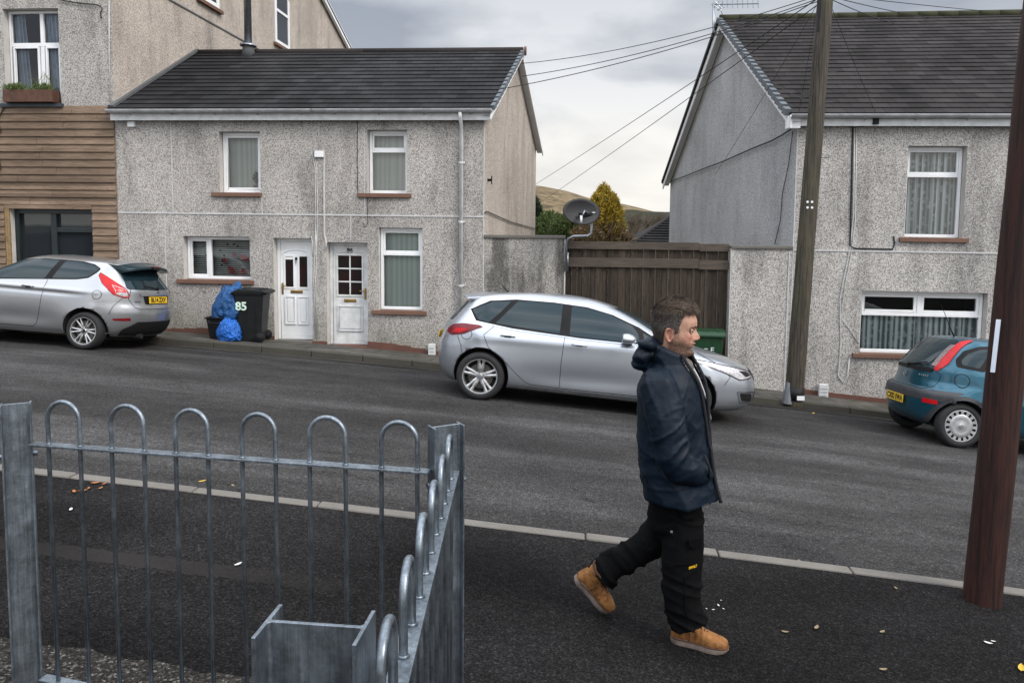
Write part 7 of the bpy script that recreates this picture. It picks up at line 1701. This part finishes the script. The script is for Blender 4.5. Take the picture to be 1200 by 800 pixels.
# zip flaps either side of the opening and down the front
b = MB()
for sg in (-1, 1):
    P = []
    for k in range(14):
        t = 1.15-1.15*k/13; z = vb.z+(vt.z-vb.z)*t; l = -.015+sg*(.010+.062*min(1.25, t)); 
        py = 425+(520-425)*(1-t)
        # front of torso at this height and lateral position
        rows_ = lerpf([(413, 806), (432, 819), (444, 825), (458, 828), (480, 830), (505, 832), (530, 834)]); c_ = W(rows_(py), py); mid_ = W(790, py); hx_ = c_.x-mid_.x
        u = hx_*math.sqrt(max(.05, 1-(l/.23)**2))*1.0; P.append(mid_+UF*u+UL*l)
    b.tube(P, .008, 8)
b.build('zip_flap', M['navy_in'], jk, True, weld=False)
b = MB(); P = []
for k in range(12):
    py = 515+(578-515)*k/11; c_ = W(lerpf([(515, 832.5), (530, 834), (556, 838), (567, 841), (578, 844)])(py), py); mid_ = W(795, py); hx_ = c_.x-mid_.x; P.append(mid_+UF*(hx_*1.02)+UL*-.02+Vector((.0, -.012, 0)))
b.tube(P, .009, 8); b.build('front_placket', M['navy_in'], jk, True, weld=False)
b = MB(); p0, p1 = W(822, 533, 3.47), W(829, 560, 3.50); b.tube([p0+Vector((.015, -.0, 0)), p0.lerp(p1, .5)+Vector((.022, -.005, 0)), p1+Vector((.01, 0, 0))], .006, 6); b.build('pocket_edge', M['navy_in'], jk, True, weld=False)
# hoodie under the jacket
b = MB(); torso(b, [(418, 775, 805, .068, 3.70), (432, 762, 815, .14, 3.70), (444, 756, 822, .18, 3.70), (458, 752, 824, .19, 3.70), (480, 752, 821, .17, 3.70), (520, 756, 818, .16, 3.70), (560, 762, 818, .16, 3.70)])
cb1, cf1 = W(776, 414, 3.70), W(808, 428, 3.68); cen1 = (cb1+cf1)/2; hx1 = (cf1-cb1)/2
b.tube([cen1+hx1*math.cos(2*PI*i/24)*1.0+UL*.073*math.sin(2*PI*i/24) for i in range(25)], .016, 8)
hd = b.build('hoodie', [M['hoodie']], person, True, weld=False); remesh(hd, .009, 3); wrinkle(hd, lambda p, n: .005*ridge(Vector((p.x*14+p.y*8, p.y*9, p.z*4)))); 
b = MB(); P = [W(x, y)+UL*-.018 for x, y in ((811, 431), (817, 442), (822, 455), (827, 470), (831, 490))]; b.tube([p+UF*.012 for p in P], .004, 6); b.build('hoodie_zip', M['bead'], hd, True)
# trousers
b = MB()
torso(b, [(560, 762, 824, .165, 3.70), (580, 760, 824, .165, 3.70), (596, 758, 824, .160, 3.70), (612, 758, 823, .150, 3.70), (626, 762, 822, .12, 3.70)])
limbloft(b, [(800, 598, 3.64, .105, .095), (800, 622, 3.625, .103, .092), (800, 645, 3.61, .100, .088), (799, 670, 3.605, .102, .085), (799, 690, 3.60, .094, .082), (800, 708, 3.60, .089, .08), (804, 722, 3.60, .090, .08), (807, 731, 3.60, .097, .082)])
limbloft(b, [(788, 600, 3.77, .10, .09), (776, 622, 3.79, .100, .09), (763, 635, 3.80, .085, .085), (745, 646, 3.80, .075, .08), (728, 655, 3.80, .072, .078), (714, 665, 3.80, .074, .08), (704, 675, 3.80, .082, .082)])
tr = b.build('trousers', [M['blackwork']], person, True, weld=False); remesh(tr, .0075, 3)
kn = W(800, 672, 3.55)
def tw(p, n):
    q = p-man0; d = .003*noise.noise(q*8)+.0018*noise.noise(q*24)+.005*crease(q, (10, 8, 6))
    if p.y < 3.72 and p.x > W(772, 650).x:
        f = .8*math.exp(-((p.z-W(800, 680, 3.6).z)/.08)**2)+1.1*math.exp(-((p.z-W(800, 724, 3.6).z)/.06)**2)+.6*math.exp(-((p.z-W(800, 612, 3.6).z)/.06)**2)
        d += .013*f*(crease(Vector((q.x, q.y, q.z+.45*q.x)), (3.5, 3.5, 15), .7, 1.5)-.35)
    if p.x < W(772, 650).x:
        dd_ = (W(704, 675, 3.8)-W(776, 622, 3.79)).normalized(); u = (p-W(776, 622, 3.79)).dot(dd_); q2 = Vector((u, q.y, q.z*.7+q.x*.5)); d += .012*(crease(q2, (13, 4, 4), .7, 1.5)-.35)*(.5+.7*max(0, min(1, u/.25)))
    return d
wrinkle(tr, tw)
def onfront(px, py, Y0=3.60, rr=.09): return W(px, py, Y0-rr)
b = MB()           # cargo flaps, knee-pad seam and stud
def flap(P, Y, t=.006):
    V = [W(x, y, Y) for x, y in P]; n = len(V); V2 = [v+Vector((0, t, 0)) for v in V]; b.add(V+V2, [list(range(n))]+[[i, (i+1) % n, n+(i+1) % n, n+i] for i in range(n)])
flap([(791, 592), (823, 594), (822.5, 606), (803, 609), (799, 606)], 3.525); flap([(806, 632), (822, 630), (823, 640), (812, 643), (808, 640)], 3.515); flap([(783, 615), (784, 615), (800, 650), (799, 650)], 3.515, .003)
b.build('cargo_flap', M['blackwork'], tr, bevel=.004)
b = MB(); P = [W(x, y, 3.512) for x, y in ((803, 675), (803, 690), (803, 706), (805, 722))]; b.tube(P, .0025, 5); P = [W(x, y, 3.515) for x, y in ((779, 657), (790, 660), (806, 661), (820, 659))]; b.tube(P, .0025, 5); b.build('seam', M['blackwork'], tr)
q = W(787, 623, 3.515); b = MB(); b.lathe([(.001, .003), (.006, .002), (.007, 0)], 12, 0, lambda p: Vector((q.x+p.x, q.y-p.z, q.z+p.y))); b.build('stud', M['steel'], tr)
q = W(812, 664, 3.498); text_mesh('DEWALT', .017, simple('yellow_print', (.75, .42, .01), .6), tr, lambda p: Vector((q.x+p.x*.62, q.y-p.z+(p.x)*.35, q.z+p.y+p.x*.06)), 'printed_logo', .0005, .0006)
# boots
def boot(hb_, tb_, up, lab):
    hb_, tb_ = Vector(hb_), Vector(tb_); L = (tb_-hb_).length; f = (tb_-hb_)/L; up = Vector(up); up = (up-f*up.dot(f)).normalized(); s = up.cross(f)
    T = lambda a, c, h: hb_+f*a*L+s*c+up*h
    b = MB(); secs = []
    for a, hw, h in ((-.01, .022, .075), (.02, .032, .088), (.10, .037, .092), (.25, .036, .092), (.40, .037, .088), (.52, .042, .076), (.66, .047, .062), (.80, .047, .053), (.90, .041, .047), (.97, .030, .040), (1.005, .014, .03)):
        c0 = T(a, 0, .024+(h-.0)*.5-.006); secs.append((c0, hw, h*.5+.004, s, up))
    loft(b, secs, 26, 2.5)
    sh = []
    for h, a, ra, rb in ((.05, .20, .055, .036), (.085, .195, .056, .037), (.11, .18, .054, .040), (.135, .165, .053, .042), (.150, .16, .052, .043)): sh.append((T(a, 0, h), ra, rb, f, s))
    loft(b, sh, 26, 2.2); o = b.build('boot', [M['suede']], person, True, weld=False); remesh(o, .0055, 3)
    wrinkle(o, lambda p, n: .0022*noise.noise(p*45)+.0025*math.exp(-(((p-T(.52, 0, .07)).length)/.05)**2)*math.sin((p-hb_).dot(f)*220))
    b = MB(); n = 40; out = []
    for i in range(n):
        a = 2*PI*i/n; u = .5-.5*math.cos(a); hw = lerpf([(0, .0), (.03, .024), (.1, .036), (.3, .036), (.45, .037), (.65, .049), (.82, .048), (.93, .036), (1, .0)])(u) if 0 < u < 1 else 0; out.append((u*1.035-.015, hw*(1 if a < PI else -1)*1.06))
    V = []
    for h, k in ((0, .96), (.004, 1.0), (.022, 1.0), (.030, .97)):
        for a, c in out: V.append(T(.5+(a-.5)*k, c*k, h+(.010*max(0, a-.8)/.2 if h < .01 else 0)+(.006*(1-a))*(1 if h > .01 else 0)))
    for j in range(3):
        for i in range(n): b.f.append([j*n+i, j*n+(i+1) % n, (j+1)*n+(i+1) % n, (j+1)*n+i]); b.m.append(0)
    b.v = V; b.f += [list(range(n))[::-1], [3*n+i for i in range(n)]]; b.m += [0, 0]; b.build('sole', M['sole'], o, True, weld=False)
    b = MB()
    for k in range(6):
        a = .34+.055*k; h = .128-.0135*k if k else .13; h = lerpf([(.34, .128), (.45, .102), (.62, .082)])(a)
        b.tube([T(a, -.026, h-.012), T(a+.01, 0, h+.006), T(a+.02, .026, h-.010)], .0044, 6); b.tube([T(a+.02, -.026, h-.016), T(a+.01, 0, h+.005), T(a, .026, h-.010)], .0038, 6)
    b.build('laces', M['lace'], o, True, weld=False)
    b = MB(); P = [T(.5+(a-.5)*1.0, c*1.0, .033) for a, c in out]; b.tube(P+[P[0]], .0035, 6); P = [T(.80+.0*i, .047*math.sin(a), .030+.026*math.cos(a)) for i, a in enumerate([(-1.4+2.8*k/12) for k in range(13)])]; b.tube(P, .002, 5)
    P = [T(.30, -.040, .03), T(.33, -.041, .06), T(.30, -.038, .10)]; b.tube(P, .002, 5); b.build('welt', M['lace'], o, True, weld=False)
    b = MB(); P = []
    for i in range(22): a = 2*PI*i/21; P.append(T(.158, 0, .150)+f*.054*math.cos(a)+s*.045*math.sin(a))
    b.tube(P, .007, 8); b.build('boot_collar', M['lace'], o, True, weld=False); return o
Hh_, Tt_ = onG(786.5, 751, .05), onG(847, 766, .05); boot(Hh_+Vector((0, .01, 0)), Tt_+Vector((.025, .015, 0)), (0, 0, 1), 'near')
tg = onG(712, 719, .05); tg.z += .012; hl = W(679.5, 680, tg.y+.0); dv = (hl-tg); 
dv.y += -.03; hl2 = tg+dv*(.275/dv.length); boot(hl2, tg, (.75, -.25, .55), 'far')
# ---------------------------------------------------------------- camera, light, render
cam = bpy.data.cameras.new('camera'); co = bpy.data.objects.new('camera', cam); col.objects.link(co)
co.matrix_world = Matrix.Translation(CAM) @ CAMROT.to_4x4(); cam.sensor_width = 36; cam.lens = F/1200*36; cam.shift_y = -(400-PY0)/1200; cam.clip_start = .05; cam.clip_end = 8000
scene.camera = co
w = bpy.data.worlds.new('World'); scene.world = w; w.use_nodes = True; nt = w.node_tree; N = nt.nodes; Lk = nt.links
SUN_EL, SUN_AZ = math.radians(40), math.radians(122)      # azimuth measured from +Y (away) towards +X (right)
sky = N.new('ShaderNodeTexSky'); sky.sky_type = 'NISHITA'; sky.sun_disc = False; sky.sun_elevation = SUN_EL; sky.sun_rotation = SUN_AZ; sky.air_density = 1.5; sky.dust_density = 4
bg = N['Background']; tc = N.new('ShaderNodeTexCoord'); mp = N.new('ShaderNodeMapping'); Lk.new(tc.outputs['Generated'], mp.inputs[0]); mp.inputs['Scale'].default_value = (1.4, 1.4, 4.2); mp.inputs['Location'].default_value = (2.3, 0.4, .3)
n1 = N.new('ShaderNodeTexNoise'); Lk.new(mp.outputs[0], n1.inputs[0]); n1.inputs['Scale'].default_value = 1.5; n1.inputs['Detail'].default_value = 7; n1.inputs['Roughness'].default_value = .5; n1.inputs['Distortion'].default_value = .35
cr = N.new('ShaderNodeValToRGB'); Lk.new(n1.outputs[0], cr.inputs[0])
e = cr.color_ramp.elements; e[0].position = .40; e[0].color = (3.5, 3.7, 4.1, 1); e[1].position = .60; e[1].color = (7.4, 7.35, 7.3, 1)
sx = N.new('ShaderNodeSeparateXYZ'); Lk.new(tc.outputs['Generated'], sx.inputs[0])
el = N.new('ShaderNodeValToRGB'); Lk.new(sx.outputs[2], el.inputs[0]); E = el.color_ramp.elements
E[0].position = .0; E[0].color = (1.06, 1.03, .98, 1); E[1].position = .9; E[1].color = (2.3, 2.35, 2.45, 1)
for p, c in ((.10, (1.04, 1.02, .98)), (.20, (.84, .86, .90)), (.30, (.72, .75, .80)), (.5, (1.6, 1.65, 1.7))):
    q = E.new(p); q.color = (*c, 1)
mu = N.new('ShaderNodeMix'); mu.data_type = 'RGBA'; mu.blend_type = 'MULTIPLY'; mu.inputs[0].default_value = 1; Lk.new(cr.outputs[0], mu.inputs[6]); Lk.new(el.outputs[0], mu.inputs[7])
dy = N.new('ShaderNodeMapRange'); Lk.new(sx.outputs[1], dy.inputs[0]); dy.inputs[1].default_value = -1; dy.inputs[2].default_value = 1; dy.inputs[3].default_value = 1.75; dy.inputs[4].default_value = 1.02
m3 = N.new('ShaderNodeVectorMath'); m3.operation = 'SCALE'; Lk.new(mu.outputs[2], m3.inputs[0]); Lk.new(dy.outputs[0], m3.inputs['Scale'])
mx = N.new('ShaderNodeMix'); mx.data_type = 'RGBA'; mx.inputs[0].default_value = .93; Lk.new(sky.outputs[0], mx.inputs[6]); Lk.new(m3.outputs[0], mx.inputs[7]); Lk.new(mx.outputs[2], bg.inputs[0]); bg.inputs[1].default_value = .1
sl = bpy.data.lights.new('sun', 'SUN'); sl.energy = 1.5; sl.angle = math.radians(16); sl.color = (1, .93, .84); so = bpy.data.objects.new('sun', sl); col.objects.link(so)
dS = Vector((math.sin(SUN_AZ)*math.cos(SUN_EL), math.cos(SUN_AZ)*math.cos(SUN_EL), math.sin(SUN_EL))); so.rotation_euler = dS.to_track_quat('Z', 'Y').to_euler()
vs = scene.view_settings; vs.view_transform = 'Standard'; vs.look = 'None'; vs.gamma = 1; vs.exposure = .44; vs.use_curve_mapping = False
scene.render.resolution_x = 1024; scene.render.resolution_y = 682; scene.render.engine = 'CYCLES'
